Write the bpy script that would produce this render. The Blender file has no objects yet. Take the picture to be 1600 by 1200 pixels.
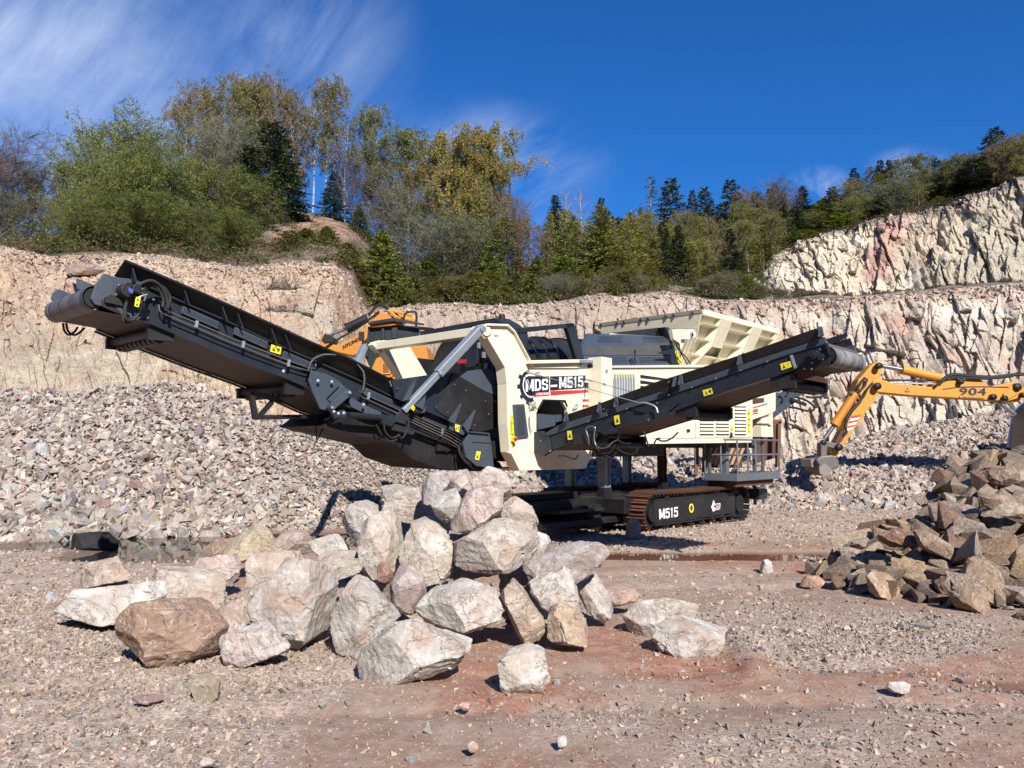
import bpy, bmesh, math, random
import numpy as np
from mathutils import Vector, Matrix
R = math.radians
random.seed(7); RNG = np.random.default_rng(7)
scene = bpy.context.scene
COL = scene.collection
# ---------------------------------------------------------------- camera
F, HOR, CH = 1200.0, 700.0, 1.5
PITCH = math.atan((HOR - 600.0) / F)
SP, CP = math.sin(PITCH), math.cos(PITCH)
cam_d = bpy.data.cameras.new('camera'); cam = bpy.data.objects.new('camera', cam_d); COL.objects.link(cam)
cam.location = (0, 0, CH); cam.rotation_euler = (R(90) + PITCH, 0, 0)
cam_d.sensor_width = 36; cam_d.lens = 36 * F / 1600; cam_d.clip_end = 2000; cam_d.clip_start = 0.05
scene.camera = cam
# ---------------------------------------------------------------- sun, sky, exposure
SUN = Vector((0.45, -1.28, 1.0)).normalized()
SUN_EL = math.asin(SUN.z); SUN_AZ = math.atan2(SUN.x, SUN.y)
sd = bpy.data.lights.new('sun', 'SUN'); sd.energy = 5.0; sd.angle = R(0.53); sd.color = (1.0, 0.965, 0.91)
so = bpy.data.objects.new('sun', sd); COL.objects.link(so)
so.rotation_euler = (-SUN).to_track_quat('-Z', 'Y').to_euler(); so.location = (6, -10, 30)
world = bpy.data.worlds.new('World'); scene.world = world; world.use_nodes = True
wn, wl = world.node_tree.nodes, world.node_tree.links
wn.clear()
w_out = wn.new('ShaderNodeOutputWorld'); w_bg = wn.new('ShaderNodeBackground'); w_bg.inputs[1].default_value = 0.062
sky = wn.new('ShaderNodeTexSky'); sky.sky_type = 'NISHITA'; sky.sun_disc = False
sky.sun_elevation = SUN_EL; sky.sun_rotation = SUN_AZ; sky.altitude = 600; sky.air_density = 1.0; sky.dust_density = 0.25; sky.ozone_density = 3.0
w_tc = wn.new('ShaderNodeTexCoord')
def wmath(op, a, b=None, c=None):
    n = wn.new('ShaderNodeMath'); n.operation = op
    for k, v in enumerate((a, b, c)):
        if v is None: continue
        if isinstance(v, (int, float)): n.inputs[k].default_value = v
        else: wl.new(v, n.inputs[k])
    return n.outputs[0]
w_sep = wn.new('ShaderNodeSeparateXYZ'); wl.new(w_tc.outputs['Generated'], w_sep.inputs[0])
wx = wmath('DIVIDE', w_sep.outputs[0], wmath('MAXIMUM', w_sep.outputs[1], 0.15))
wz = wmath('DIVIDE', w_sep.outputs[2], wmath('MAXIMUM', w_sep.outputs[1], 0.15))
def cloud_blob(cx, cz, sx, sz, ang):
    ca, sa = math.cos(ang), math.sin(ang)
    dx = wmath('SUBTRACT', wx, cx); dz = wmath('SUBTRACT', wz, cz)
    a = wmath('DIVIDE', wmath('ADD', wmath('MULTIPLY', dx, ca), wmath('MULTIPLY', dz, sa)), sx)
    b = wmath('DIVIDE', wmath('SUBTRACT', wmath('MULTIPLY', dz, ca), wmath('MULTIPLY', dx, sa)), sz)
    d = wmath('ADD', wmath('MULTIPLY', a, a), wmath('MULTIPLY', b, b))
    k = wmath('MAXIMUM', wmath('SUBTRACT', 1.0, d), 0.0); return wmath('MULTIPLY', k, k)
def cirrus(ang, sc, stretch, lo, hi, seed):
    cb = wn.new('ShaderNodeCombineXYZ'); ca, sa = math.cos(ang), math.sin(ang)
    wl.new(wmath('MULTIPLY', wmath('ADD', wmath('MULTIPLY', wx, ca), wmath('MULTIPLY', wz, sa)), stretch), cb.inputs[0])
    wl.new(wmath('SUBTRACT', wmath('MULTIPLY', wz, ca), wmath('MULTIPLY', wx, sa)), cb.inputs[1]); cb.inputs[2].default_value = seed
    n = wn.new('ShaderNodeTexNoise'); n.inputs['Scale'].default_value = sc; n.inputs['Detail'].default_value = 10; n.inputs['Roughness'].default_value = 0.64
    n.inputs['Distortion'].default_value = 0.35
    wl.new(cb.outputs[0], n.inputs['Vector'])
    mr = wn.new('ShaderNodeMapRange'); mr.inputs[1].default_value = lo; mr.inputs[2].default_value = hi
    wl.new(n.outputs[0], mr.inputs[0]); return mr.outputs[0]
def uz(px, py):
    v = (600 - py) / F; den = CP - v * SP
    return (px - 800) / F / den, (SP + v * CP) / den
def blob(px, py, rx, rz, a):
    x, z = uz(px, py); return cloud_blob(x, z, rx / F, rz / F, a)
c1 = wmath('MULTIPLY', wmath('MAXIMUM', blob(90, 60, 560, 260, R(-28)), wmath('MULTIPLY', blob(460, 60, 230, 260, R(25)), 0.9)), cirrus(R(58), 7.5, 0.22, 0.38, 0.78, 1.7))
c1b = wmath('MULTIPLY', blob(40, 190, 560, 420, 0.0), cirrus(R(-25), 5.0, 0.4, 0.30, 0.80, 5.2))
c2 = wmath('MULTIPLY', blob(770, 240, 230, 110, R(-10)), cirrus(R(28), 9.0, 0.25, 0.36, 0.68, 9.1))
c3 = wmath('MULTIPLY', blob(800, 300, 200, 150, R(35)), cirrus(R(42), 6.0, 0.25, 0.42, 0.75, 3.3))
c4 = wmath('MULTIPLY', wmath('MAXIMUM', blob(1440, 262, 100, 44, 0.0), blob(1280, 292, 70, 44, 0.0)), cirrus(0.0, 11.0, 1.0, 0.38, 0.6, 2.2))
cl = wmath('ADD', wmath('ADD', wmath('MULTIPLY', c1, 0.62), wmath('MULTIPLY', c1b, 0.42)), wmath('ADD', wmath('MULTIPLY', c2, 0.5), wmath('ADD', wmath('MULTIPLY', c3, 0.35), wmath('MULTIPLY', c4, 0.4))))
cl = wmath('MINIMUM', cl, 0.8)
w_tint = wn.new('ShaderNodeMix'); w_tint.data_type = 'RGBA'; w_tint.blend_type = 'MULTIPLY'; w_tint.inputs[0].default_value = 1.0
wl.new(sky.outputs[0], w_tint.inputs[6]); w_tint.inputs[7].default_value = (0.22, 0.82, 1.55, 1)
w_mix = wn.new('ShaderNodeMix'); w_mix.data_type = 'RGBA'
wl.new(cl, w_mix.inputs[0]); wl.new(w_tint.outputs[2], w_mix.inputs[6]); w_mix.inputs[7].default_value = (8.6, 9.8, 12.2, 1)
wl.new(w_mix.outputs[2], w_bg.inputs[0]); wl.new(w_bg.outputs[0], w_out.inputs[0])
scene.view_settings.view_transform = 'Standard'; scene.view_settings.look = 'None'
scene.view_settings.exposure = 0.58; scene.view_settings.gamma = 1.0; scene.view_settings.use_curve_mapping = False
scene.render.engine = 'CYCLES'; scene.cycles.max_bounces = 5; scene.cycles.diffuse_bounces = 2; scene.cycles.glossy_bounces = 3
scene.cycles.transparent_max_bounces = 6; scene.cycles.use_denoising = True
# ---------------------------------------------------------------- picture <-> world
def ray(px, py):
    v = (600 - py) / F
    return Vector(((px - 800) / F, CP - v * SP, SP + v * CP))
def P(px, py, Y):
    d = ray(px, py); k = Y / d.y
    return Vector((d.x * k, Y, CH + d.z * k))
def G(px, py, z=0.0):
    d = ray(px, py); k = (z - CH) / d.z
    return Vector((d.x * k, d.y * k, z))
def proj(X, Y, Z):
    yc = Y * CP + (Z - CH) * SP; zc = -Y * SP + (Z - CH) * CP
    return 800 + F * X / yc, 600 - F * zc / yc
# ---------------------------------------------------------------- object helpers
def tag(o, label=None, cat=None, group=None, kind=None):
    if label: o['label'] = label
    if cat: o['category'] = cat
    if group: o['group'] = group
    if kind: o['kind'] = kind
    return o
def link(name, me, mats=None, parent=None, smooth=False):
    if mats is not None:
        for m in (mats if isinstance(mats, (list, tuple)) else [mats]): me.materials.append(m)
    if smooth: me.polygons.foreach_set('use_smooth', [True] * len(me.polygons))
    o = bpy.data.objects.new(name, me); COL.objects.link(o)
    if parent is not None: o.parent = parent
    return o
def empty(name, loc=(0, 0, 0), rz=0.0, parent=None):
    o = bpy.data.objects.new(name, None); COL.objects.link(o); o.location = loc; o.rotation_euler = (0, 0, rz)
    o.empty_display_size = 0.2
    if parent is not None: o.parent = parent
    return o
def np_mesh(name, V, Fa, tint=None, mat_idx=None):
    """V (n,3), Fa (m,k) with k = 3 or 4"""
    V = np.asarray(V, np.float32); Fa = np.asarray(Fa, np.int32)
    me = bpy.data.meshes.new(name); n, k = Fa.shape
    me.vertices.add(len(V)); me.vertices.foreach_set('co', V.ravel())
    me.loops.add(n * k); me.loops.foreach_set('vertex_index', Fa.ravel())
    me.polygons.add(n); me.polygons.foreach_set('loop_start', np.arange(0, n * k, k, dtype=np.int32))
    if mat_idx is not None: me.polygons.foreach_set('material_index', np.asarray(mat_idx, np.int32))
    me.polygons.foreach_set('use_smooth', np.zeros(n, bool))
    if tint is not None:
        t = np.ones((len(V), 4), np.float32); t[:, :tint.shape[1]] = tint
        a = me.color_attributes.new('tint', 'FLOAT_COLOR', 'POINT'); a.data.foreach_set('color', t.ravel())
    me.update(calc_edges=True); me.validate(); return me
class MB:
    def __init__(s): s.v = []; s.f = []; s.m = []
    def add(s, vs, fs, m=0):
        b = len(s.v); s.v += [tuple(v) for v in vs]
        for f in fs: s.f.append([b + i for i in f]); s.m.append(m)
        return s
    def hexa(s, p, m=0):  # 8 points: bottom 4 ccw, top 4 ccw
        return s.add(p, [(3, 2, 1, 0), (4, 5, 6, 7), (0, 1, 5, 4), (1, 2, 6, 5), (2, 3, 7, 6), (3, 0, 4, 7)], m)
    def box(s, x0, x1, y0, y1, z0, z1, m=0):
        return s.hexa([(x0, y0, z0), (x1, y0, z0), (x1, y1, z0), (x0, y1, z0), (x0, y0, z1), (x1, y0, z1), (x1, y1, z1), (x0, y1, z1)], m)
    def prism(s, pts, off, m=0):
        pts = [Vector(p) for p in pts]; off = Vector(off); n = len(pts)
        q = [p + off for p in pts]
        fs = [tuple(range(n)), tuple(range(2 * n - 1, n - 1, -1))] + [(i, i + n, (i + 1) % n + n, (i + 1) % n) for i in range(n)]
        return s.add(pts + q, fs, m)
    def quad(s, p, m=0): return s.add(p, [tuple(range(len(p)))], m)
    def cyl(s, a, b, r, r2=None, n=14, m=0, cap=True):
        a, b = Vector(a), Vector(b); r2 = r if r2 is None else r2; d = (b - a).normalized()
        u = d.orthogonal().normalized(); w = d.cross(u); vs = []
        for i in range(n):
            t = 2 * math.pi * i / n; vs.append(a + (u * math.cos(t) + w * math.sin(t)) * r)
        for i in range(n):
            t = 2 * math.pi * i / n; vs.append(b + (u * math.cos(t) + w * math.sin(t)) * r2)
        fs = [(i, (i + 1) % n, (i + 1) % n + n, i + n) for i in range(n)]
        if cap: fs += [tuple(range(n - 1, -1, -1)), tuple(range(n, 2 * n))]
        return s.add(vs, fs, m)
    def tube(s, pts, r, n=8, m=0, smooth=2):
        pts = [Vector(p) for p in pts]
        for _ in range(smooth if len(pts) > 2 else 0):
            q = [pts[0]]
            for a, b in zip(pts, pts[1:]): q += [a * .75 + b * .25, a * .25 + b * .75]
            pts = q + [pts[-1]]
        base = len(s.v); prev = None
        for i, p in enumerate(pts):
            d = (pts[min(i + 1, len(pts) - 1)] - pts[max(i - 1, 0)]).normalized()
            if prev is None: u = d.orthogonal().normalized()
            else: u = (prev - d * prev.dot(d)).normalized()
            prev = u; w = d.cross(u)
            for k in range(n):
                t = 2 * math.pi * k / n; s.v.append(tuple(p + (u * math.cos(t) + w * math.sin(t)) * r))
        for i in range(len(pts) - 1):
            for k in range(n):
                a = base + i * n + k; b = base + i * n + (k + 1) % n
                s.f.append([a, b, b + n, a + n]); s.m.append(m)
        s.f.append([base + k for k in range(n - 1, -1, -1)]); s.m.append(m)
        e = base + (len(pts) - 1) * n; s.f.append([e + k for k in range(n)]); s.m.append(m)
        return s
    def bar(s, a, b, w, h, up=(0, 0, 1), m=0):
        a, b = Vector(a), Vector(b); d = (b - a).normalized(); up = Vector(up)
        x = d.cross(up).normalized() * w / 2; y = x.cross(d).normalized() * h / 2
        return s.hexa([a - x - y, a + x - y, b + x - y, b - x - y, a - x + y, a + x + y, b + x + y, b - x + y], m)
    def dome(s, c, n, r, m=0):
        c, n = Vector(c), Vector(n).normalized(); u = n.orthogonal().normalized(); w = n.cross(u); vs = []
        for rr, hh in ((1, 0), (.75, .5), (0, .7)):
            if rr == 0: vs.append(c + n * hh * r); continue
            for i in range(7):
                t = 2 * math.pi * i / 7; vs.append(c + (u * math.cos(t) + w * math.sin(t)) * r * rr + n * hh * r)
        fs = [(i, (i + 1) % 7, (i + 1) % 7 + 7, i + 7) for i in range(7)] + [(i + 7, (i + 1) % 7 + 7, 14) for i in range(7)]
        return s.add(vs, fs, m)
    def build(s, name, mats, parent=None, smooth=False, bevel=0.0):
        me = bpy.data.meshes.new(name); me.from_pydata(s.v, [], s.f); me.update()
        me.polygons.foreach_set('material_index', s.m)
        bm = bmesh.new(); bm.from_mesh(me); bmesh.ops.recalc_face_normals(bm, faces=bm.faces); bm.to_mesh(me); bm.free()
        o = link(name, me, mats, parent, smooth)
        if smooth:
            try:
                me.set_sharp_from_angle(angle=R(40))
            except Exception: pass
        if bevel:
            b = o.modifiers.new('bevel', 'BEVEL'); b.width = bevel; b.segments = 2; b.limit_method = 'ANGLE'; b.angle_limit = R(35)
        return o
# ---------------------------------------------------------------- numpy noise
def _hash(ix, iy, iz, seed):
    h = (ix.astype(np.uint32) * np.uint32(374761393) + iy.astype(np.uint32) * np.uint32(668265263) + iz.astype(np.uint32) * np.uint32(2147483647 - 1274126177) + np.uint32(seed * 97 + 13) * np.uint32(362437))
    h = (h ^ (h >> np.uint32(13))) * np.uint32(1274126177)
    h = (h ^ (h >> np.uint32(16))) * np.uint32(2246822519); h = h ^ (h >> np.uint32(15))
    return h.astype(np.float64) / 4294967295.0
def vnoise(p, seed=0):
    i = np.floor(p).astype(np.int64); f = p - i; u = f * f * (3 - 2 * f); r = 0
    for dx in (0, 1):
        for dy in (0, 1):
            for dz in (0, 1):
                w = (u[:, 0] if dx else 1 - u[:, 0]) * (u[:, 1] if dy else 1 - u[:, 1]) * (u[:, 2] if dz else 1 - u[:, 2])
                r = r + w * _hash(i[:, 0] + dx, i[:, 1] + dy, i[:, 2] + dz, seed)
    return r * 2 - 1
def fbm(p, sc=1.0, oc=4, seed=0, rough=0.5, ridged=False):
    p = np.asarray(p, np.float64) * sc; a = 1.0; t = 0; s = 0
    for o in range(oc):
        n = vnoise(p, seed + o)
        if ridged: n = 1 - 2 * np.abs(n)
        s = s + a * n; t += a; a *= rough; p = p * 2.03 + 7.1
    return s / t
def cells(s, t, cs, ct, seed, slope=0.9):
    """blocky relief: every jittered cell is a tilted plane; value about -1..1"""
    a, b = s / cs, t / ct; i, j = np.floor(a).astype(np.int64), np.floor(b).astype(np.int64)
    best = np.full(a.shape, 1e9); second = np.full(a.shape, 1e9); val = np.zeros(a.shape); z = np.zeros_like(i)
    for di in (-1, 0, 1):
        for dj in (-1, 0, 1):
            ii, jj = i + di, j + dj
            cx = ii + .5 + .9 * (_hash(ii, jj, z, seed) - .5); cy = jj + .5 + .9 * (_hash(ii, jj, z, seed + 1) - .5)
            d = np.maximum(np.abs(a - cx), np.abs(b - cy)) ** 2 * .75 + ((a - cx) ** 2 + (b - cy) ** 2) * .25
            v = (_hash(ii, jj, z, seed + 2) * 2 - 1) * .6 + (a - cx) * (_hash(ii, jj, z, seed + 3) * 2 - 1.75) * slope * 1.2 + (b - cy) * (_hash(ii, jj, z, seed + 4) * 2 - 1) * slope * .8
            m = d < best
            second = np.where(m, best, np.minimum(second, d)); val = np.where(m, v, val); best = np.where(m, d, best)
    return val, np.sqrt(second) - np.sqrt(best)
def facets(s, t, cs, ct, seed, slope=1.0):
    """broken faces: the outer envelope of randomly tilted planes, creased where they meet"""
    a, b = s / cs, t / ct; i, j = np.floor(a).astype(np.int64), np.floor(b).astype(np.int64); best = np.full(a.shape, -1e9); z = np.zeros_like(i)
    for di in (-1, 0, 1):
        for dj in (-1, 0, 1):
            ii, jj = i + di, j + dj; cx = ii + .5 + .8 * (_hash(ii, jj, z, seed) - .5); cy = jj + .5 + .8 * (_hash(ii, jj, z, seed + 1) - .5)
            g = _hash(ii, jj, z, seed + 3) * 2 - 1; k = _hash(ii, jj, z, seed + 4) * 2 - 1; d = np.sqrt((a - cx) ** 2 + (b - cy) ** 2)
            best = np.maximum(best, (_hash(ii, jj, z, seed + 2) - .5) * .8 + slope * (g * (a - cx) + .6 * k * (b - cy)) - .95 * d)
    return (best + .25) * 1.5
def smooth01(x, a, b):
    t = np.clip((x - a) / (b - a), 0, 1); return t * t * (3 - 2 * t)
# ---------------------------------------------------------------- materials
def newmat(name):
    m = bpy.data.materials.new(name); m.use_nodes = True; nt = m.node_tree
    return m, nt.nodes, nt.links, nt.nodes['Principled BSDF']
def nmix(n, l, fac, a, b, blend='MIX'):
    x = n.new('ShaderNodeMix'); x.data_type = 'RGBA'; x.blend_type = blend
    for k, v in ((0, fac), (6, a), (7, b)):
        if isinstance(v, (int, float)): x.inputs[k].default_value = v
        elif isinstance(v, tuple): x.inputs[k].default_value = (*v[:3], 1)
        else: l.new(v, x.inputs[k])
    return x.outputs[2]
def nnoise(n, l, vec, sc, det=5, ro=.55, dist=0.0):
    x = n.new('ShaderNodeTexNoise'); x.inputs['Scale'].default_value = sc; x.inputs['Detail'].default_value = det
    x.inputs['Roughness'].default_value = ro; x.inputs['Distortion'].default_value = dist
    if vec is not None: l.new(vec, x.inputs['Vector'])
    return x.outputs[0]
def nramp(n, l, v, lo, hi, a=0.0, b=1.0):
    x = n.new('ShaderNodeMapRange'); x.inputs[1].default_value = lo; x.inputs[2].default_value = hi
    x.inputs[3].default_value = a; x.inputs[4].default_value = b; l.new(v, x.inputs[0]); return x.outputs[0]
def nmath(n, l, op, a, b=0.0):
    x = n.new('ShaderNodeMath'); x.operation = op
    for k, v in enumerate((a, b)):
        if isinstance(v, (int, float)): x.inputs[k].default_value = v
        else: l.new(v, x.inputs[k])
    return x.outputs[0]
def nbump(n, l, h, st, dist, prev=None):
    b = n.new('ShaderNodeBump'); b.inputs['Strength'].default_value = st; b.inputs['Distance'].default_value = dist
    l.new(h, b.inputs['Height'])
    if prev is not None: l.new(prev, b.inputs['Normal'])
    return b.outputs[0]
def coords(n, l, kind='Object', jitter=True):
    tc = n.new('ShaderNodeTexCoord')
    if not jitter: return tc.outputs[kind]
    oi = n.new('ShaderNodeObjectInfo'); ad = n.new('ShaderNodeVectorMath'); ad.operation = 'ADD'
    sc = n.new('ShaderNodeVectorMath'); sc.operation = 'SCALE'; sc.inputs[0].default_value = (37, 19, 53)
    l.new(oi.outputs['Random'], sc.inputs['Scale']); l.new(tc.outputs[kind], ad.inputs[0]); l.new(sc.outputs[0], ad.inputs[1])
    return ad.outputs[0]
def paint(name, col, rough=.38, dust=(.30, .25, .20), dusty=.25, metal=0.0, spec=.5, wear=None):
    m, n, l, p = newmat(name); v = coords(n, l, 'Object')
    big = nnoise(n, l, v, 1.3, 6, .65); fine = nnoise(n, l, v, 22, 4, .6)
    c = nmix(n, l, nramp(n, l, fine, .3, .7, 0, .10), col, tuple(min(1, x * 1.25 + .01) for x in col))
    d = nmath(n, l, 'MULTIPLY', nramp(n, l, big, .42, .72), nramp(n, l, fine, .35, .65, .35, 1.0))
    c = nmix(n, l, nmath(n, l, 'MULTIPLY', d, dusty), c, dust)
    mp = n.new('ShaderNodeMapping'); mp.inputs['Scale'].default_value = (9, 9, .9); l.new(v, mp.inputs[0]); stk = nramp(n, l, nnoise(n, l, mp.outputs[0], 1.0, 6, .7), .55, .75)
    c = nmix(n, l, nmath(n, l, 'MULTIPLY', stk, dusty * .7), c, tuple(x * .6 for x in dust))
    if wear:
        w = nramp(n, l, nnoise(n, l, v, 6, 8, .7, .5), .56, .66)
        c = nmix(n, l, w, c, wear)
    l.new(c, p.inputs['Base Color']); p.inputs['Metallic'].default_value = metal
    l.new(nramp(n, l, d, 0, 1, rough, min(.9, rough + .3)), p.inputs['Roughness'])
    p.inputs['Specular IOR Level'].default_value = spec
    l.new(nbump(n, l, nnoise(n, l, v, 60, 3), .08, .004), p.inputs['Normal'])
    return m
def plain(name, col, rough=.5, metal=0.0, spec=.5):
    return paint(name, col, rough, dusty=.10, metal=metal, spec=spec)
M = {}
M['dark'] = paint('anthracite_paint', (.016, .021, .028), .36, dusty=.035)
M['darkblue'] = paint('slate_paint', (.048, .062, .080), .42, dusty=.05)
M['black'] = paint('black_paint', (.008, .008, .009), .5, dusty=.05)
M['cream'] = paint('cream_paint', (.76, .69, .50), .38, dust=(.50, .40, .28), dusty=.42)
M['galv'] = paint('galvanised_steel', (.34, .39, .43), .42, dust=(.5, .52, .53), dusty=.4, metal=.55)
M['rail'] = paint('dull_galvanised_rail', (.17, .195, .215), .45, dust=(.3, .3, .3), dusty=.3, metal=.5)
M['chrome'] = plain('bare_pipe_steel', (.42, .42, .40), .28, .9)
M['rubber'] = plain('black_rubber', (.010, .010, .010), .65)
M['belt'] = paint('dusty_conveyor_belt', (.080, .062, .050), .75, dust=(.16, .13, .105), dusty=.7)
M['belt_worn'] = paint('worn_belt', (.07, .066, .062), .7, dust=(.22, .21, .20), dusty=.9)
M['rust'] = paint('rusty_steel', (.125, .050, .028), .8, dust=(.22, .11, .06), dusty=.8)
M['rustdark'] = paint('dark_rust', (.075, .032, .020), .8, dust=(.14, .06, .035), dusty=.7)
M['yellow'] = plain('yellow_sticker', (.80, .66, .02), .5)
M['red'] = plain('red_paint', (.52, .02, .03), .5)
M['white'] = plain('white_paint', (.80, .80, .78), .5)
M['ink'] = plain('navy_ink', (.012, .013, .026), .5)
M['orange'] = paint('orange_yellow_paint', (.58, .25, .022), .5, dust=(.30, .18, .08), dusty=.5)
M['amber'] = paint('amber_paint', (.50, .19, .014), .5, dust=(.26, .13, .05), dusty=.5)
M['glass'] = plain('dark_cab_glass', (.03, .04, .04), .08, 0, .8)
M['bucket'] = paint('worn_bucket_steel', (.12, .11, .10), .55, dust=(.22, .17, .13), dusty=.8, metal=.3)
M['blue'] = plain('blue_label', (.05, .09, .45), .5)
def rockmat(name, c1, c2, c3, stain, scale=1.0, use_tint=False, use_objcol=False, bump=1.0, rough=.9, vein=True, kind='Object', jitter=True):
    m, n, l, p = newmat(name); v = coords(n, l, kind, jitter)
    a = nnoise(n, l, v, 1.6 * scale, 6, .6, .6); b = nnoise(n, l, v, 4.3 * scale, 7, .65, .3); f = nnoise(n, l, v, 26 * scale, 5, .7)
    c = nmix(n, l, nramp(n, l, a, .35, .65), c1, c2)
    c = nmix(n, l, nramp(n, l, b, .48, .66), c, c3)
    if use_objcol:
        oi = n.new('ShaderNodeObjectInfo'); c = nmix(n, l, 1.0, c, oi.outputs['Color'], 'MULTIPLY')
    if use_tint:
        at = n.new('ShaderNodeAttribute'); at.attribute_name = 'tint'; c = nmix(n, l, 1.0, c, at.outputs['Color'], 'MULTIPLY')
    st = nramp(n, l, nnoise(n, l, v, 1.9 * scale, 7, .65, 1.2), .52, .66)
    c = nmix(n, l, nmath(n, l, 'MULTIPLY', st, .75), c, stain)
    if vein:
        wv = n.new('ShaderNodeTexNoise'); wv.inputs['Scale'].default_value = 3.1 * scale; wv.inputs['Detail'].default_value = 4; wv.inputs['Distortion'].default_value = 1.5; l.new(v, wv.inputs['Vector'])
        vv = nmath(n, l, 'ABSOLUTE', nmath(n, l, 'SUBTRACT', wv.outputs[0], .5))
        c = nmix(n, l, nramp(n, l, vv, 0.0, .016, .55, 0), c, (.66, .60, .54))
    ck = n.new('ShaderNodeTexNoise'); ck.inputs['Scale'].default_value = 2.0 * scale; ck.inputs['Detail'].default_value = 7; ck.inputs['Roughness'].default_value = .62; ck.inputs['Distortion'].default_value = .5; l.new(v, ck.inputs['Vector'])
    cr = nramp(n, l, nmath(n, l, 'ABSOLUTE', nmath(n, l, 'SUBTRACT', ck.outputs[0], .47)), 0.0, .009, 1.0, 0)
    c = nmix(n, l, nmath(n, l, 'MULTIPLY', cr, .55), c, tuple(x * .35 for x in c2))
    c = nmix(n, l, nramp(n, l, f, .25, .75, .42, 0), c, tuple(x * .5 for x in c2))
    l.new(c, p.inputs['Base Color']); p.inputs['Roughness'].default_value = rough; p.inputs['Specular IOR Level'].default_value = .25
    nb = nbump(n, l, nnoise(n, l, v, 5 * scale, 8, .66, .4), .6 * bump, .05 / scale)
    vo = n.new('ShaderNodeTexVoronoi'); vo.inputs['Scale'].default_value = 5.5 * scale; vo.feature = 'F1'; l.new(v, vo.inputs['Vector'])
    nb = nbump(n, l, vo.outputs['Distance'], .35 * bump, .05 / scale, nb)
    nb = nbump(n, l, f, .75 * bump, .016 / scale, nb); nb = nbump(n, l, cr, .5 * bump, -.02 / scale, nb)
    l.new(nb, p.inputs['Normal']); return m
M['boulder'] = rockmat('pale_boulder_rock', (.52, .45, .39), (.35, .31, .28), (.63, .60, .56), (.40, .25, .175), 1.25, use_objcol=True, bump=1.0)
M['stone'] = rockmat('broken_stone', (.9, .9, .9), (.66, .64, .62), (1.0, .97, .93), (.50, .40, .34), 2.2, use_tint=True, vein=False, bump=.7, jitter=False)
M['brownrock'] = rockmat('brown_sandstone', (.27, .205, .155), (.18, .135, .10), (.36, .30, .24), (.29, .175, .105), 1.6, use_objcol=True, vein=True)
# ================================================================ GROUND
def interp(px, tab): return np.interp(px, [t[0] for t in tab], [t[1] for t in tab])
def px_blob(px, py, cx, cy, rx, ry, soft=.5):
    d = np.sqrt(((px - cx) / rx) ** 2 + ((py - cy) / ry) ** 2); return 1 - smooth01(d, 1 - soft, 1 + soft)
def water_level_mask(X, Y):
    """how far the floor dips for the puddles (0..1), in world metres"""
    w = .35 * fbm(np.stack([X, Y, 0 * X], 1), .9, 3, 61)
    left = np.exp(-(((X + 5.1) / 2.9) ** 4 + ((Y - 12.75 - .10 * (X + 5) + w) / .95) ** 4))
    left2 = np.exp(-(((X + 5.0) / 1.3) ** 4 + ((Y - 11.4 + w) / .9) ** 4))
    right = np.exp(-(((X - 3.2) / 2.7) ** 4 + ((Y - 11.0 + .06 * (X - 3) + .6 * w) / .42) ** 4))
    edge = np.exp(-(((X - 3.95) / .95) ** 4 + ((Y - 5.02 + .4 * w) / .17) ** 4))
    return np.maximum(np.maximum(left, left2), np.maximum(right * .95, edge * .7))
def gravel_mask(X, Y):
    px, py = proj(X, np.maximum(Y, 1.2), 0 * X)
    q = np.stack([X, Y, 0 * X], 1); w = 60 * fbm(q, .8, 3, 5); px = px + w; py = py + w * .4
    g = px_blob(px, py, 90, 1010, 330, 150, .4)
    for a in ((600, 950, 330, 40, .6), (140, 1150, 300, 90, .5), (330, 1060, 260, 70, .5), (-120, 1000, 300, 300, .4)): g = np.maximum(g, px_blob(px, py, *a))
    for a, s in (((1330, 1000, 260, 42, .6), 1.0), ((1060, 900, 220, 26, .6), .45), ((1150, 950, 160, 30, .7), .5), ((1240, 1180, 240, 60, .8), .6), ((1480, 1100, 180, 60, .9), .5), ((1050, 825, 260, 34, .5), .85), ((1300, 815, 260, 24, .6), .9), ((950, 1130, 180, 60, .9), .5), ((60, 880, 200, 22, .8), .4), ((700, 1150, 260, 60, .8), .25)):
        g = np.maximum(g, s * px_blob(px, py, *a))
    g = np.maximum(g, .16 + .22 * fbm(q, 1.6, 3, 15))
    return np.clip(g, 0, 1)
def ground_h(X, Y):
    q = np.stack([X, Y, 0 * X], 1)
    h = .045 * fbm(q, .35, 3, 3) + sum(-.028 * np.exp(-((Y - c_ - .35 * np.sin(X * .35 + k_)) / .13) ** 2) * (1 + .35 * np.sin(X * 22)) for k_, c_ in ((0, 8.3), (0, 9.2), (1.1, 4.3), (1.1, 5.0))) + .022 * fbm(q, 1.7, 3, 9) * smooth01(60 - Y, 0, 20)
    h = h + .10 * np.exp(-(((X - 1.72 - .12 * (Y - 5.8)) / .16) ** 2)) * smooth01(Y, 4.9, 5.4) * (1 - smooth01(Y, 6.0, 6.5))
    band = np.exp(-(((X - 3.2) / 3.6) ** 4 + ((Y - 10.9) / 1.5) ** 4)); h = h * (1 - .8 * band)
    return h - .13 * water_level_mask(X, Y) - .02 * smooth01(Y, 14, 20)
def axis(lo, hi, step, far, grow=1.16):
    a = list(np.arange(lo, hi, step)); s = step; x = hi
    while x < far: a.append(x); s *= grow; x += s
    s = step; x = lo - step; pre = []
    while x > -far: pre.append(x); s *= grow; x -= s
    return np.array(pre[::-1] + a)
gx = axis(-11, 12, .05, 400); gy = axis(2.6, 17, .05, 400)
GX, GY = np.meshgrid(gx, gy); gxf, gyf = GX.ravel(), GY.ravel()
gz = ground_h(gxf, gyf); qq = np.stack([gxf, gyf, 0 * gxf], 1)
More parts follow.
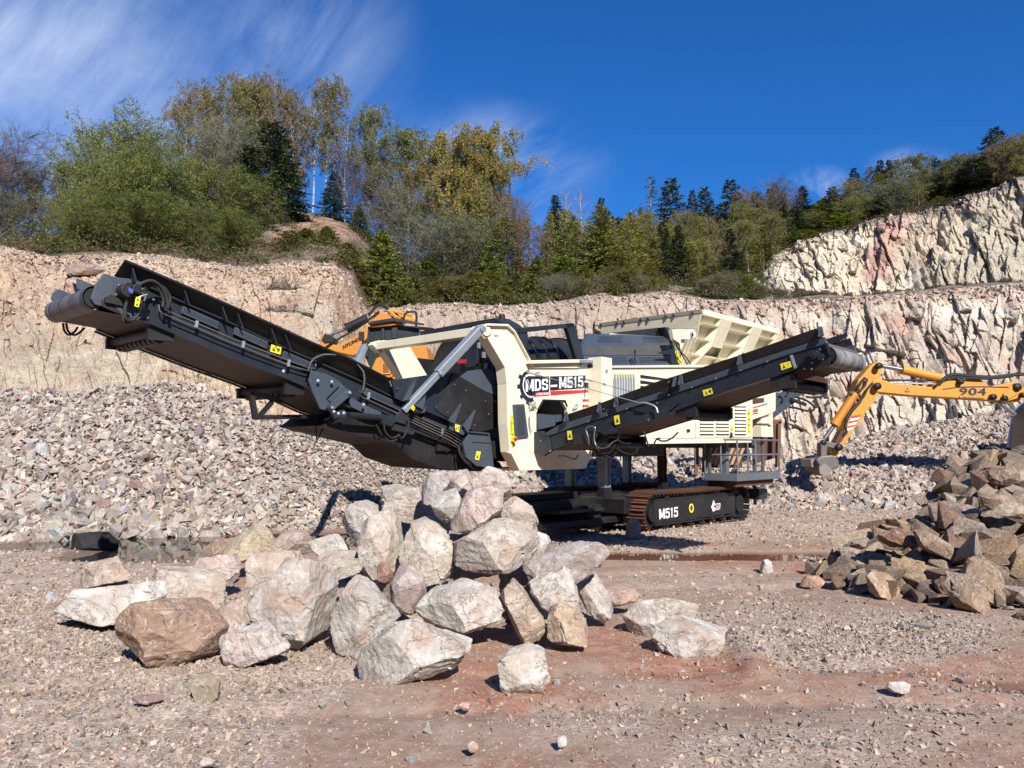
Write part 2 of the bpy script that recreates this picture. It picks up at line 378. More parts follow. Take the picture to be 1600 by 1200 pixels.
gz = gz + .006 * fbm(qq, 9, 3, 21) * (1 - smooth01(gyf, 14, 18))
nx, ny = len(gx), len(gy); idx = np.arange(nx * ny).reshape(ny, nx)
gf = np.stack([idx[:-1, :-1].ravel(), idx[:-1, 1:].ravel(), idx[1:, 1:].ravel(), idx[1:, :-1].ravel()], 1)
g_t = np.stack([gravel_mask(gxf, gyf), np.clip(water_level_mask(gxf, gyf) * 1.6, 0, 1), smooth01(fbm(qq, .7, 5, 77, .6), -.12, .42), np.ones_like(gxf)], 1)
m, n, l, p = newmat('muddy_quarry_floor'); v = coords(n, l, 'Object', False)
at = n.new('ShaderNodeAttribute'); at.attribute_name = 'tint'; sp = n.new('ShaderNodeSeparateColor'); l.new(at.outputs['Color'], sp.inputs[0])
mud = nmix(n, l, nramp(n, l, nnoise(n, l, v, 1.1, 6, .6), .35, .65), (.255, .155, .105), (.31, .225, .165))
mud = nmix(n, l, nmath(n, l, 'MULTIPLY', sp.outputs[2], .75), mud, (.30, .115, .06))
mud = nmix(n, l, nramp(n, l, nnoise(n, l, v, 7, 6, .7), .45, .7, 0, .55), mud, (.44, .35, .28))
vo = n.new('ShaderNodeTexVoronoi'); vo.inputs['Scale'].default_value = 42; vo.inputs['Randomness'].default_value = 1; l.new(v, vo.inputs['Vector'])
vo2 = n.new('ShaderNodeTexVoronoi'); vo2.inputs['Scale'].default_value = 19; l.new(v, vo2.inputs['Vector'])
pb = n.new('ShaderNodeSeparateColor'); l.new(vo.outputs['Color'], pb.inputs[0]); pb2 = n.new('ShaderNodeSeparateColor'); l.new(vo2.outputs['Color'], pb2.inputs[0])
peb = nmix(n, l, pb.outputs[0], (.22, .165, .125), (.47, .39, .32)); peb = nmix(n, l, nmath(n, l, 'MULTIPLY', pb2.outputs[1], .4), peb, (.46, .31, .24))
fleck = nmath(n, l, 'MULTIPLY', nramp(n, l, pb.outputs[1], .66, .68), nramp(n, l, vo.outputs['Distance'], .35, .45, 1, 0))
nz = nnoise(n, l, v, 3.1, 5, .65); gm = nramp(n, l, nmath(n, l, 'ADD', sp.outputs[0], nmath(n, l, 'MULTIPLY', nmath(n, l, 'SUBTRACT', nz, .5), .9)), .30, .60)
c = nmix(n, l, nmath(n, l, 'MULTIPLY', fleck, .65), mud, peb); c = nmix(n, l, gm, c, peb)
wet = nramp(n, l, sp.outputs[1], .05, .5)
c = nmix(n, l, nmath(n, l, 'MULTIPLY', wet, .65), c, (.095, .043, .025))
l.new(c, p.inputs['Base Color']); l.new(nramp(n, l, wet, 0, 1, .93, .35), p.inputs['Roughness']); p.inputs['Specular IOR Level'].default_value = .3
nb = nbump(n, l, nnoise(n, l, v, 14, 7, .75), .7, .018)
nb = nbump(n, l, nmath(n, l, 'MULTIPLY', vo.outputs['Distance'], nmath(n, l, 'ADD', nmath(n, l, 'MULTIPLY', gm, .6), .2)), .6, -.011, nb)
l.new(nb, p.inputs['Normal']); M['ground'] = m
ground = link('ground', np_mesh('ground', np.stack([gxf, gyf, gz], 1), gf, g_t[:, :3]), M['ground'], smooth=True); tag(ground, kind='structure')
# puddles
def water_mat(name, col, rough=.03):
    m, n, l, p = newmat(name); v = coords(n, l, 'Object', False)
    l.new(nmix(n, l, nnoise(n, l, v, 1.2, 3), col, tuple(x * 1.6 for x in col)), p.inputs['Base Color']); p.inputs['Roughness'].default_value = rough; p.inputs['IOR'].default_value = 1.33
    p.inputs['Specular IOR Level'].default_value = .6
    l.new(nbump(n, l, nnoise(n, l, v, 9, 2), .05, .01), p.inputs['Normal']); return m
M['water'] = water_mat('dark_still_water', (.020, .015, .011)); M['mudwater'] = water_mat('muddy_water', (.12, .05, .028), .05)
def water(name, x0, x1, y0, y1, z, mat):
    tag(link(name, np_mesh(name, [(x0, y0, z), (x1, y0, z), (x1, y1, z), (x0, y1, z)], [(0, 1, 2, 3)]), mat), kind='structure')
water('puddle', -8.6, -1.2, 10.3, 14.6, -.05, M['water']); water('puddle', .3, 6.3, 10.2, 11.9, -.034, M['mudwater']); water('puddle', 2.9, 5.4, 4.7, 5.4, -.055, M['mudwater'])
# ================================================================ ROCK WALLS
T_Yc1 = [(-700, 26), (0, 27), (300, 28), (520, 29), (575, 33), (800, 33), (1100, 34), (1250, 33.5), (1450, 33), (1600, 32), (2200, 26)]
T_yc1 = [(-700, 400), (-300, 375), (0, 386), (77, 399), (132, 395), (252, 399), (337, 413), (388, 418), (446, 408), (481, 407), (520, 414), (548, 430), (560, 462), (575, 486), (640, 478), (720, 474), (780, 479), (840, 476), (896, 469), (937, 460), (971, 465), (1046, 456), (1065, 461), (1112, 469), (1225, 470), (1337, 465), (1450, 456), (1525, 448), (1600, 443), (2200, 400)]
T_toe = [(-700, 17), (0, 18), (300, 19), (520, 20.5), (575, 27.5), (800, 28.5), (1100, 29.5), (1250, 29), (1450, 28.5), (1600, 27.5), (2200, 21)]
T_Y2 = [(-700, 40), (560, 41), (640, 46), (1100, 50), (1180, 44), (1450, 44), (1600, 43), (2200, 36)]       # foot of the upper wall / rise
T_y2 = [(-700, 392), (0, 392), (300, 392), (380, 385), (520, 372), (570, 400), (640, 440), (750, 446), (900, 446), (1040, 446), (1180, 452), (1337, 461), (1450, 452), (1525, 444), (1600, 439), (2200, 395)]
T_Y3 = [(-700, 46), (560, 47), (640, 54), (1100, 58), (1180, 51), (1450, 49), (1600, 48), (2200, 40)]       # crest of the upper wall / mound
T_y3 = [(-700, 380), (0, 384), (150, 384), (260, 360), (350, 335), (430, 326), (500, 333), (540, 345), (580, 372), (640, 404), (720, 425), (900, 432), (1050, 428), (1130, 436), (1184, 440), (1210, 403), (1262, 387), (1300, 373), (1360, 359), (1394, 347), (1440, 340), (1487, 331), (1544, 309), (1600, 290), (2200, 120)]
T_Y4 = [(-700, 58), (640, 66), (1100, 78), (1180, 63), (1450, 60), (1600, 57), (2200, 50)]
T_y4 = [(-700, 372), (0, 378), (350, 345), (540, 355), (640, 400), (720, 415), (900, 418), (1050, 405), (1184, 395), (1300, 345), (1400, 318), (1487, 304), (1544, 290), (1600, 268), (2200, 90)]
def zat(px, py, Y):  # world z of picture row py at depth Y
    v = (600 - py) / F; return CH + Y * (SP + v * CP) / (CP - v * SP)
def xat(px, py, Y):
    v = (600 - py) / F; return (px - 800) / F / (CP - v * SP) * Y
def keyrows(px):
    px = np.asarray(px, float); out = []
    out.append((interp(px, T_toe), np.full_like(px, -.6)))
    for a, b in ((T_Yc1, T_yc1), (T_Y2, T_y2), (T_Y3, T_y3), (T_Y4, T_y4)):
        Y = interp(px, a); out.append((Y, zat(px, interp(px, b), Y)))
    out.append((out[-1][0] + 60, out[-1][1] + 3.0)); out.append((out[-1][0] + 300, out[-1][1] * 0 + 2)); return out
def hill_z(px, Y):
    k = keyrows(np.array([px])); ys = [float(a[0][0]) for a in k[1:]]; zs = [float(a[1][0]) for a in k[1:]]
    return float(np.interp(Y, ys, zs))
def wall_mesh(name, px, Ya, za, Yb, zb, rows, prof, amp_block, amp_smooth, tint_fn, seed, shear=.10, mat=None, cap=0.0):
    """a rock wall from foot (Ya,za) to crest (Yb,zb) over columns px, with broken blocks standing out of it"""
    t = np.linspace(0, 1, rows); PX, T = np.meshgrid(px, t)
    Y = Ya[None] + (Yb - Ya)[None] * prof(T); Z = za[None] + (zb - za)[None] * T
    X = (PX - 800) / F * Y / (CP - ((600 - 480) / F) * SP)
    s = np.cumsum(np.concatenate([[0], np.hypot(np.diff(X[-1]), np.diff(Y[-1]))]))[None] + 0 * T; x, y, z = X.ravel(), Y.ravel(), Z.ravel(); s = s.ravel(); q = np.stack([x, y, z], 1)
    w1 = fbm(q, .45, 3, seed); w2 = fbm(q, 1.1, 3, seed + 5)
    ss = s + z * shear + .22 * w1 + .10 * w2; tt = z + .15 * w2 + .22 * s + .3 * w1
    a1 = facets(ss, tt, 2.6, 4.2, seed + 11, 1.2); a2 = facets(ss + .22 * tt, tt - .1 * ss, .95, 2.3, seed + 21, 1.5); a3 = facets(ss - .25 * tt, tt + .15 * ss, .42, .95, seed + 31, 1.7); a4 = facets(ss + .2 * tt, tt, .20, .38, seed + 41, 1.6)
    c2, e2 = cells(ss - .15 * tt, tt, .9, 2.4, seed + 51, .5)
    ab, sm = amp_block(PX.ravel(), T.ravel()), amp_smooth(PX.ravel(), T.ravel())
    edge = smooth01(T.ravel(), 0, .03) * (1 - .75 * smooth01(T.ravel(), .95, 1.0))
    d = ab * (a1 * .52 + a2 * .46 + a3 * .30 + a4 * .16 + c2 * .22) + sm * (.8 * fbm(q, .25, 4, seed + 3) + .05 * a2 + .045 * a3 + .03 * a4 + .01 * c2 + .14 * fbm(q, 2.2, 5, seed + 9, .6))
    d = d * edge
    ang = np.arctan2(-x, y); Xo = x + d * np.sin(ang) * .9; Yo = y - d * np.cos(ang); Zo = z + .22 * d
    V = np.stack([Xo, Yo, Zo], 1); r, c_ = rows, len(px); idx = np.arange(r * c_).reshape(r, c_)
    f = np.stack([idx[:-1, :-1].ravel(), idx[:-1, 1:].ravel(), idx[1:, 1:].ravel(), idx[1:, :-1].ravel()], 1)
    tint = tint_fn(PX.ravel(), T.ravel(), q, a1, a2, d)
    o = link(name, np_mesh(name, V, f, tint), mat); tag(o, kind='structure'); return V.reshape(r, c_, 3)
def mixc(a, b, t): return a * (1 - t[:, None]) + np.asarray(b)[None] * t[:, None]
m, n, l, p = newmat('quarry_wall_rock'); v = coords(n, l, 'Object', False)
at = n.new('ShaderNodeAttribute'); at.attribute_name = 'tint'; c = at.outputs['Color']
a = nnoise(n, l, v, .5, 7, .65, .8); b = nnoise(n, l, v, 2.2, 7, .7, .5); f = nnoise(n, l, v, 11, 6, .75)
c = nmix(n, l, nramp(n, l, a, .38, .68, 0, .55), c, nmix(n, l, 1.0, c, (.82, .66, .58), 'MULTIPLY'))
c = nmix(n, l, nramp(n, l, b, .50, .70, 0, .6), c, nmix(n, l, 1.0, c, (.62, .58, .52), 'MULTIPLY'))
c = nmix(n, l, nramp(n, l, f, .40, .7, .0, .55), c, nmix(n, l, 1.0, c, (1.28, 1.26, 1.22), 'MULTIPLY'))
vv = nmath(n, l, 'ABSOLUTE', nmath(n, l, 'SUBTRACT', nnoise(n, l, v, 1.3, 5, .6, 1.6), .5))
c = nmix(n, l, nramp(n, l, vv, 0, .010, .8, 0), c, (.10, .07, .055))
l.new(c, p.inputs['Base Color']); p.inputs['Roughness'].default_value = .95; p.inputs['Specular IOR Level'].default_value = .15
nb = nbump(n, l, nnoise(n, l, v, 1.6, 9, .68, .5), .9, .25)
vo = n.new('ShaderNodeTexVoronoi'); vo.inputs['Scale'].default_value = 3.2; vo.distance = 'CHEBYCHEV'; mp = n.new('ShaderNodeMapping'); mp.inputs['Rotation'].default_value = (.3, .4, .5); mp.inputs['Scale'].default_value = (1.3, 1, .6)
l.new(v, mp.inputs[0]); l.new(mp.outputs[0], vo.inputs['Vector'])
nb = nbump(n, l, vo.outputs['Distance'], .35, .10, nb); nb = nbump(n, l, f, .7, .05, nb)
l.new(nb, p.inputs['Normal']); M['wall'] = m
px1 = np.concatenate([np.arange(-650, -30, 4.0), np.arange(-30, 1640, 1.3), np.arange(1640, 2150, 4.0)])
K1 = keyrows(px1)
def ab1(px, t):
    r = smooth01(px, 560, 800) * .55 + smooth01(px, 1000, 1250) * .45
    return .06 + r * (.52 - .35 * smooth01(t, .8, 1.0))
def sm1(px, t): return 1.3 * (1 - smooth01(px, 560, 700)) + .25
def tint1(px, t, q, a1, a2, d):
    nA = smooth01(fbm(q, .22, 4, 301), -.15, .25); nB = smooth01(fbm(q, .5, 4, 311), 0, .3); nC = smooth01(fbm(q, .9, 4, 321), .1, .35)
    left = mixc(mixc(np.tile((.56, .42, .30), (len(px), 1)), (.48, .42, .32), nA), (.52, .34, .24), nB * .6); left = mixc(left, (.56, .44, .32), smooth01(t, .78, .95))
    left = mixc(left, (.30, .20, .15), nC * .35)
    right = mixc(mixc(np.tile((.57, .505, .42), (len(px), 1)), (.63, .59, .50), nA), (.42, .35, .28), nB * .5); right = mixc(right, (.46, .26, .20), smooth01(fbm(q, .8, 3, 341), .2, .4) * .45)
    right = mixc(right, (.47, .34, .25), smooth01(t, .88, .96) * .65)
    mid = mixc(mixc(np.tile((.42, .34, .27), (len(px), 1)), (.52, .46, .39), nA), (.30, .23, .18), nB * .7)
    c = left * (1 - smooth01(px, 540, 600))[:, None] + mid * (smooth01(px, 540, 600) - smooth01(px, 1000, 1250))[:, None] + right * smooth01(px, 1000, 1250)[:, None]
    c = mixc(c, (.56, .56, .49), px_blob(px, 0 * px, 1440, 0, 60, 1, .9) * (1 - smooth01(t, .15, .4)) * .7)
    crev = smooth01(-d, .25, .7); c = mixc(c, (.20, .145, .105), smooth01(-a2, .5, 1.2) * .32 * smooth01(px, 560, 800) + crev * .15)  # darker hollows: crevice shade put into the wall colour
    return c
def prof1(T): return T ** 1.15
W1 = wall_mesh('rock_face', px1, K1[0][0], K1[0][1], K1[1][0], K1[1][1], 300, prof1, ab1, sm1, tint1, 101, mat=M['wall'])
px3 = np.concatenate([np.arange(1176, 1640, 1.25), np.arange(1640, 2150, 5.0)]); K3 = keyrows(px3)
def tint3(px, t, q, a1, a2, d):
    nA = smooth01(fbm(q, .2, 4, 401), -.15, .25); nB = smooth01(fbm(q, .6, 4, 411), .0, .3); nC = smooth01(fbm(q, .35, 4, 421), .1, .3)
    c = mixc(mixc(np.tile((.62, .55, .42), (len(px), 1)), (.50, .47, .38), nA), (.36, .31, .235), nB * .6)
    w = 18 * fbm(q, .5, 3, 431); red = px_blob(px + w - (t - .45) * 55, 0 * px, 1378, 0, 22, 1, .6) * smooth01(t, .12, .2) * (1 - smooth01(t, .85, .95)); c = mixc(c, (.47, .31, .26), red)
    c = mixc(c, (.38, .32, .23), smooth01(px + w, 1400, 1470) * .45); c = mixc(c, (.44, .33, .22), nC * .35)
    c = mixc(c, (.17, .14, .10), smooth01(-a2, .5, 1.2) * .5); top = smooth01(t + .06 * fbm(q, 1.5, 3, 441), .86, .95); c = mixc(c, (.13, .105, .075), top * .8)  # recessed facets darkened, their shade painted into the tint
    return c
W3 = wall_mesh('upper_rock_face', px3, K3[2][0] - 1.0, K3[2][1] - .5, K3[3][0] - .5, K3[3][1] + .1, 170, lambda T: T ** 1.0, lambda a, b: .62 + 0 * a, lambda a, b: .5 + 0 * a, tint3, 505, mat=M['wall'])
# ---------------------------------------------------------------- hillside behind
m, n, l, p = newmat('hillside_soil'); v = coords(n, l, 'Object', False)
at = n.new('ShaderNodeAttribute'); at.attribute_name = 'tint'
b = nnoise(n, l, v, 1.3, 7, .7); f = nnoise(n, l, v, 7, 6, .7)
c = nmix(n, l, nramp(n, l, b, .42, .6, 0, .8), at.outputs['Color'], (.062, .058, .028))
c = nmix(n, l, nramp(n, l, f, .5, .7, 0, .5), c, (.19, .145, .10)); l.new(c, p.inputs['Base Color']); p.inputs['Roughness'].default_value = 1
l.new(nbump(n, l, b, .9, .4, nbump(n, l, f, .8, .1)), p.inputs['Normal']); M['hill'] = m
pxh = np.concatenate([np.arange(-700, 0, 20.0), np.arange(0, 1620, 5.0), np.arange(1620, 2200, 20.0)]); KH = keyrows(pxh)
rows = []; segs = [14, 22, 12, 10, 6]
for k, nseg in zip(range(1, 6), segs):
    for i in range(nseg if k < 5 else nseg + 1):
        t = i / nseg; Y = KH[k][0] * (1 - t) + KH[k + 1][0] * t; Z = KH[k][1] * (1 - t) + KH[k + 1][1] * t
        rows.append((Y, Z, k, t))
HX, HY, HZ, HT = [], [], [], []
for i, (Y, Z, k, t) in enumerate(rows):
    X = (pxh - 800) / F * Y / (CP - (120 / F) * SP); q = np.stack([X, Y, Z], 1); a = 0 if i == 0 else min(1, i / 5)
    Zr = Z + a * (.5 * fbm(q, .25, 4, 601) - (.9 if k >= 2 else .1) * smooth01(pxh, 1150, 1190)) - (.25 if i == 0 else 0)
    soil = smooth01(fbm(q, .35, 4, 611), -.1, .2); c = mixc(np.tile((.30, .21, .15), (len(X), 1)), (.42, .24, .17), soil)
    if k == 1: c = mixc(c, (.40, .31, .24), smooth01(pxh, 1100, 1200))
    veg = 1 - px_blob(pxh + 20 * fbm(q, .6, 3, 3), 0 * pxh, 475, 0, 85, 1, .4); veg = np.maximum(veg, 1.0 if k >= 3 else 0)
    c = mixc(c, (.075, .068, .034), veg * (.85 if k > 1 else .35)); 
    if k == 1: c = mixc(c, (.50, .45, .38), px_blob(pxh, 0 * pxh, 1062, 0, 45, 1, .3) * smooth01(np.full_like(pxh, t), .5, .7))
    HX.append(X); HY.append(Y); HZ.append(Zr); HT.append(c)
V = np.stack([np.array(HX).ravel(), np.array(HY).ravel(), np.array(HZ).ravel()], 1); r, c_ = len(rows), len(pxh); idx = np.arange(r * c_).reshape(r, c_)
hf = np.stack([idx[:-1, :-1].ravel(), idx[:-1, 1:].ravel(), idx[1:, 1:].ravel(), idx[1:, :-1].ravel()], 1)
tag(link('hillside', np_mesh('hillside', V, hf, np.concatenate(HT)), M['hill'], smooth=True), kind='structure')
# ================================================================ STONES (merged masses)
def ico(sub):
    bm = bmesh.new(); bmesh.ops.create_icosphere(bm, subdivisions=sub, radius=1)
    V = np.array([v.co[:] for v in bm.verts]); Fa = np.array([[v.index for v in f.verts] for f in bm.faces]); bm.free(); return V, Fa
ICO = {k: ico(k) for k in (1, 2, 3, 5, 6)}
def rockshape(sub, rng, planes=11, sharp=14, rough=.05, flat=None):
    V, Fa = ICO[sub]; N = rng.normal(size=(planes, 3)); N /= np.linalg.norm(N, axis=1)[:, None]; d = rng.uniform(.5 if flat else .62, 1.0, planes)
    q = np.maximum(V @ N.T, 0) / d[None]; q = np.concatenate([q, np.full((len(V), 1), .62 if flat else .8)], 1)
    r = (q ** sharp).sum(1) ** (-1 / sharp); W = V * r[:, None]
    if rough: W = W * (1 + rough * fbm(V * 1.7 + rng.uniform(0, 50, 3), 1, 3, int(rng.integers(999))))[:, None]
    return W, Fa
def hullrock(rng, k=9, ax=(1, .8, .6)):
    """angular broken stone: convex hull of a few points near a box"""
    pts = rng.uniform(-1, 1, (k, 3)); pts /= np.maximum(np.abs(pts).max(1), .2)[:, None] ** .9; pts *= np.array(ax)
    bm = bmesh.new(); [bm.verts.new(q) for q in pts]
    r = bmesh.ops.convex_hull(bm, input=bm.verts); bmesh.ops.delete(bm, geom=[v for v in bm.verts if not v.link_faces], context='VERTS')
    bmesh.ops.triangulate(bm, faces=bm.faces); bm.verts.index_update()
    V = np.array([v.co[:] for v in bm.verts]); Fa = np.array([[v.index for v in f.verts] for f in bm.faces]); bm.free(); return V - V.mean(0), Fa
def rotmats(rng, k, tilt=math.pi):
    a = rng.normal(size=(k, 4)); a /= np.linalg.norm(a, axis=1)[:, None]; w, x, y, z = a.T
    return np.stack([1 - 2 * (y * y + z * z), 2 * (x * y - z * w), 2 * (x * z + y * w), 2 * (x * y + z * w), 1 - 2 * (x * x + z * z), 2 * (y * z - x * w), 2 * (x * z - y * w), 2 * (y * z + x * w), 1 - 2 * (x * x + y * y)], 1).reshape(k, 3, 3)
PAL = np.array([(.58, .48, .37), (.64, .55, .44), (.50, .37, .28), (.55, .40, .31), (.41, .36, .31), (.31, .255, .21), (.45, .33, .20), (.34, .25, .245), (.66, .62, .55), (.32, .17, .125), (.42, .34, .30), (.55, .47, .38)])
PW = np.array([16, 12, 12, 10, 12, 8, 3, 6, 8, 4, 9, 6.0]); PW /= PW.sum()
def stone_mass(name, pos, size, sub, rng, tpl=26, mat=None, tint=None, squash=(.6, 1.0), mul=1.0, parent_label=None):
    k = len(pos); size = size * 1.08; which = rng.integers(0, tpl, k); Rm = rotmats(rng, k); sc = size[:, None] * np.stack([np.ones(k), rng.uniform(.65, 1, k), rng.uniform(*squash, k)], 1)
    if tint is None: tint = PAL[rng.choice(len(PAL), k, p=PW)] * rng.uniform(.6, 1.12, (k, 1)) * mul
    VV, FF, TT, base = [], [], [], 0
    for t in range(tpl):
        V0, F0 = hullrock(rng, int(rng.integers(6, 10)) if sub else int(rng.integers(5, 8)), (1, rng.uniform(.65, .95), rng.uniform(.5, .85))); ids = np.nonzero(which == t)[0]
        if not len(ids): continue
        V = np.einsum('kij,kvj->kvi', Rm[ids], V0[None] * sc[ids][:, None, :]) + pos[ids][:, None, :]
        nv = len(V0); FF.append((F0[None] + (base + np.arange(len(ids)) * nv)[:, None, None]).reshape(-1, 3)); VV.append(V.reshape(-1, 3)); TT.append(np.repeat(tint[ids], nv, axis=0)); base += nv * len(ids)
    return link(name, np_mesh(name, np.concatenate(VV), np.concatenate(FF), np.concatenate(TT)), mat or M['stone'])
# ---- heap surfaces: foot and crest lines traced, straight slope between
HL_foot = [(-500, 12.3), (0, 12.6), (180, 13.3), (330, 13.7), (500, 14.4), (600, 15.2), (700, 17.6), (850, 19), (1000, 20), (1180, 19.0), (1450, 18.9), (1700, 17), (2000, 15)]
HL_yc = [(-500, 600), (0, 604), (60, 608), (130, 612), (180, 601), (250, 600), (300, 606), (350, 616), (380, 636), (460, 664), (560, 701), (650, 727), (700, 741), (800, 740), (900, 722), (960, 712), (1000, 704), (1060, 706), (1110, 722), (1180, 735), (1240, 726), (1270, 714), (1325, 686), (1375, 680), (1400, 671), (1450, 667), (1500, 660), (1530, 648), (1575, 644), (1700, 620), (2000, 580)]
def heap_cols(px):
    Yf = interp(px, HL_foot); yc = interp(px, HL_yc); k = interp(px, [(-500, 1.35), (600, 1.4), (760, 2.2), (1100, 2.6), (1200, 3.0), (1700, 3.0)])
    Yc = (Yf + k * 1.5) / (1 - k * (700 - yc) / F); return Yf, Yc, np.maximum(zat(px, yc, Yc), .25)
def heap_pt(px, t):
    Yf, Yc, zc = heap_cols(px); tt = np.clip(t, 0, 1); Y = Yf + (Yc - Yf) * t
    z = -.05 + (zc + .05) * (tt * 1.06 - .06 * tt * tt) ; back = np.clip(t - 1, 0, None); z = z - back * (Yc - Yf) * .30 * (1 - smooth01(px, 1150, 1250)) * 1.0
    z = np.maximum(z, interp(px, [(-500, -.3), (300, .3), (400, .9), (560, 1.1), (700, .6), (900, .2), (2000, .2)]) * smooth01(t, 1, 1.3) - .05 * (1 - smooth01(t, 1, 1.3)))
    X = (px - 800) / F * Y / (CP - (-.08) * SP); q = np.stack([X, Y, 0 * X], 1)
    return X, Y, z + .14 * fbm(q, .8, 3, 701) * smooth01(t, 0, .15)
pxp = np.arange(-480, 1980, 8.0); tp = np.concatenate([np.linspace(-.04, 1, 46), np.linspace(1.04, 2.2, 16)])
PX, T = np.meshgrid(pxp, tp); X, Y, Z = heap_pt(PX.ravel(), T.ravel()); idx = np.arange(PX.size).reshape(PX.shape)
hf = np.stack([idx[:-1, :-1].ravel(), idx[:-1, 1:].ravel(), idx[1:, 1:].ravel(), idx[1:, :-1].ravel()], 1)
m, n, l, p = newmat('heap_core_rubble'); v = coords(n, l, 'Object', False); l.new(nmix(n, l, nnoise(n, l, v, 3, 6, .7), (.16, .12, .095), (.36, .29, .24)), p.inputs['Base Color'])
vo = n.new('ShaderNodeTexVoronoi'); vo.inputs['Scale'].default_value = 8; l.new(v, vo.inputs['Vector']); l.new(nbump(n, l, vo.outputs['Distance'], 1, .1), p.inputs['Normal']); p.inputs['Roughness'].default_value = 1; M['rubble'] = m
tag(link('rubble_mound', np_mesh('rubble_mound', np.stack([X, Y, Z - .06], 1), hf), M['rubble'], smooth=True), kind='structure')
rng = np.random.default_rng(21)
def heap_scatter(px0, px1, count, smin, smax, tmax=1.18, lift=.25, bigfoot=0.0, mul=1.0, name='gravel'):
    px = rng.uniform(px0, px1, count); t = rng.uniform(0, tmax, count) ; X, Y, Z = heap_pt(px, t)
    s = smin + (smax - smin) * rng.power(.55, count); s = s * (1 + bigfoot * (1 - np.clip(t * 2.2, 0, 1)) * rng.uniform(0, 1, count))
    return px, t, np.stack([X, Y, Z + lift * s * rng.uniform(-.8, 1.2, count)], 1), s
a1 = heap_scatter(-300, 720, 15000, .04, .11, lift=.3, bigfoot=.9)
fine = 1 - .45 * smooth01(a1[0], 330, 560); tag(stone_mass('gravel', a1[2], a1[3] * fine, 1, rng), kind='stuff', label='large heap of broken pink and grey stone left of the machine')
a2 = heap_scatter(700, 1180, 3800, .06, .17, lift=.3); tag(stone_mass('gravel', a2[2], a2[3], 1, rng), kind='stuff', label='heap of stone in the shade behind the crawler tracks')
a3 = heap_scatter(1150, 1800, 14000, .055, .13, tmax=1.25, lift=.3); warm = PAL[rng.choice(len(PAL), 14000, p=PW)] * rng.uniform(.65, 1.12, (14000, 1)) * np.array((1.02, .97, .92))
tag(stone_mass('gravel', a3[2], a3[3], 1, rng, tint=warm), kind='stuff', label='pale scree of broken stone below the right rock face')
# ---- loose gravel and chips on the floor
def floor_scatter(n_try, xr, yr, pw, smin, smax, thresh):
    X = rng.uniform(*xr, n_try); Y = yr[0] + (yr[1] - yr[0]) * rng.power(1.0, n_try); g = gravel_mask(X, Y) ** pw; keep = (rng.uniform(0, 1, n_try) < g * thresh) & (water_level_mask(X, Y) < .35) & (np.abs(X) < .72 * Y + .6)
    X, Y = X[keep], Y[keep]; s = smin + (smax - smin) * rng.power(.5, len(X)) ** 1.5; return np.stack([X, Y, ground_h(X, Y) + s * .18], 1), s
p1_, s1 = floor_scatter(95000, (-5.5, 4.5), (2.9, 8.2), 1.9, .008, .027, .95)
p2_, s2 = floor_scatter(36000, (-9, 9), (7.5, 14), 1.7, .012, .04, .8)
p4_, s4 = floor_scatter(52000, (-5, 5.5), (3, 8.5), .3, .0035, .014, .75)
p3_, s3 = floor_scatter(30000, (-3, 14), (11.5, 19.5), .5, .012, .045, .6); pp = np.concatenate([p1_, p2_, p3_, p4_]); ss = np.concatenate([s1, s2, s3, s4])
# loose debris on the banks and benches
def debris(W, r0, c0, c1, k, smin, smax, pw=1.0):
    rr = (W.shape[0] - 1 - (W.shape[0] - 1 - r0) * rng.power(pw, k) * rng.uniform(0, 1, k)).astype(int); cc = rng.integers(c0, c1, k); s = smin + (smax - smin) * rng.power(.4, k) ** 1.6; return W[rr, cc] + np.array((0, -.03, .0)), s
c560 = int(np.searchsorted(px1, 560)); c0_ = int(np.searchsorted(px1, -30)); cEnd = len(px1) - 30
d1 = debris(W1, 150, c0_, c560, 4200, .02, .10, .6); d2 = debris(W1, 268, c560, cEnd, 2600, .03, .15); d3 = debris(W3, 130, 0, len(px3) - 5, 900, .05, .18)
tag(stone_mass('gravel', np.concatenate([d1[0], d2[0], d3[0]]), np.concatenate([d1[1], d2[1], d3[1]]), 1, rng, mul=np.array((.95, .86, .78))), kind='stuff', label='loose stones lying on the banks and benches')
tag(stone_mass('gravel', pp, ss * 1.05, 0, rng, squash=(.5, .95), mul=np.array((.93, .83, .73))), kind='stuff', label='scattered gravel and stone chips on the reddish floor')

# unseen wooded rise, added behind the viewer to cut ambient sky light
def ring(name, a0, a1, r0, r1, h, seed):
    a = np.linspace(a0, a1, 90); t = np.linspace(0, 1, 14); A, T = np.meshgrid(a, t); Rr = r0 + (r1 - r0) * T; X, Y = Rr * np.sin(A), 8 + Rr * np.cos(A); q = np.stack([X.ravel(), Y.ravel(), 0 * X.ravel()], 1)
    Z = (-.5 + h * T ** .8).ravel() + fbm(q, .08, 4, seed) * 4 * smooth01(T.ravel(), 0, .3); idx = np.arange(A.size).reshape(A.shape); f = np.stack([idx[:-1, :-1].ravel(), idx[:-1, 1:].ravel(), idx[1:, 1:].ravel(), idx[1:, :-1].ravel()], 1)
    tag(link(name, np_mesh(name, np.stack([X.ravel(), Y.ravel(), Z], 1), f, np.tile((.06, .058, .03), (A.size, 1))), M['hill'], smooth=True), kind='structure')
ring('hillside', R(75), R(285), 46, 74, 24, 901)
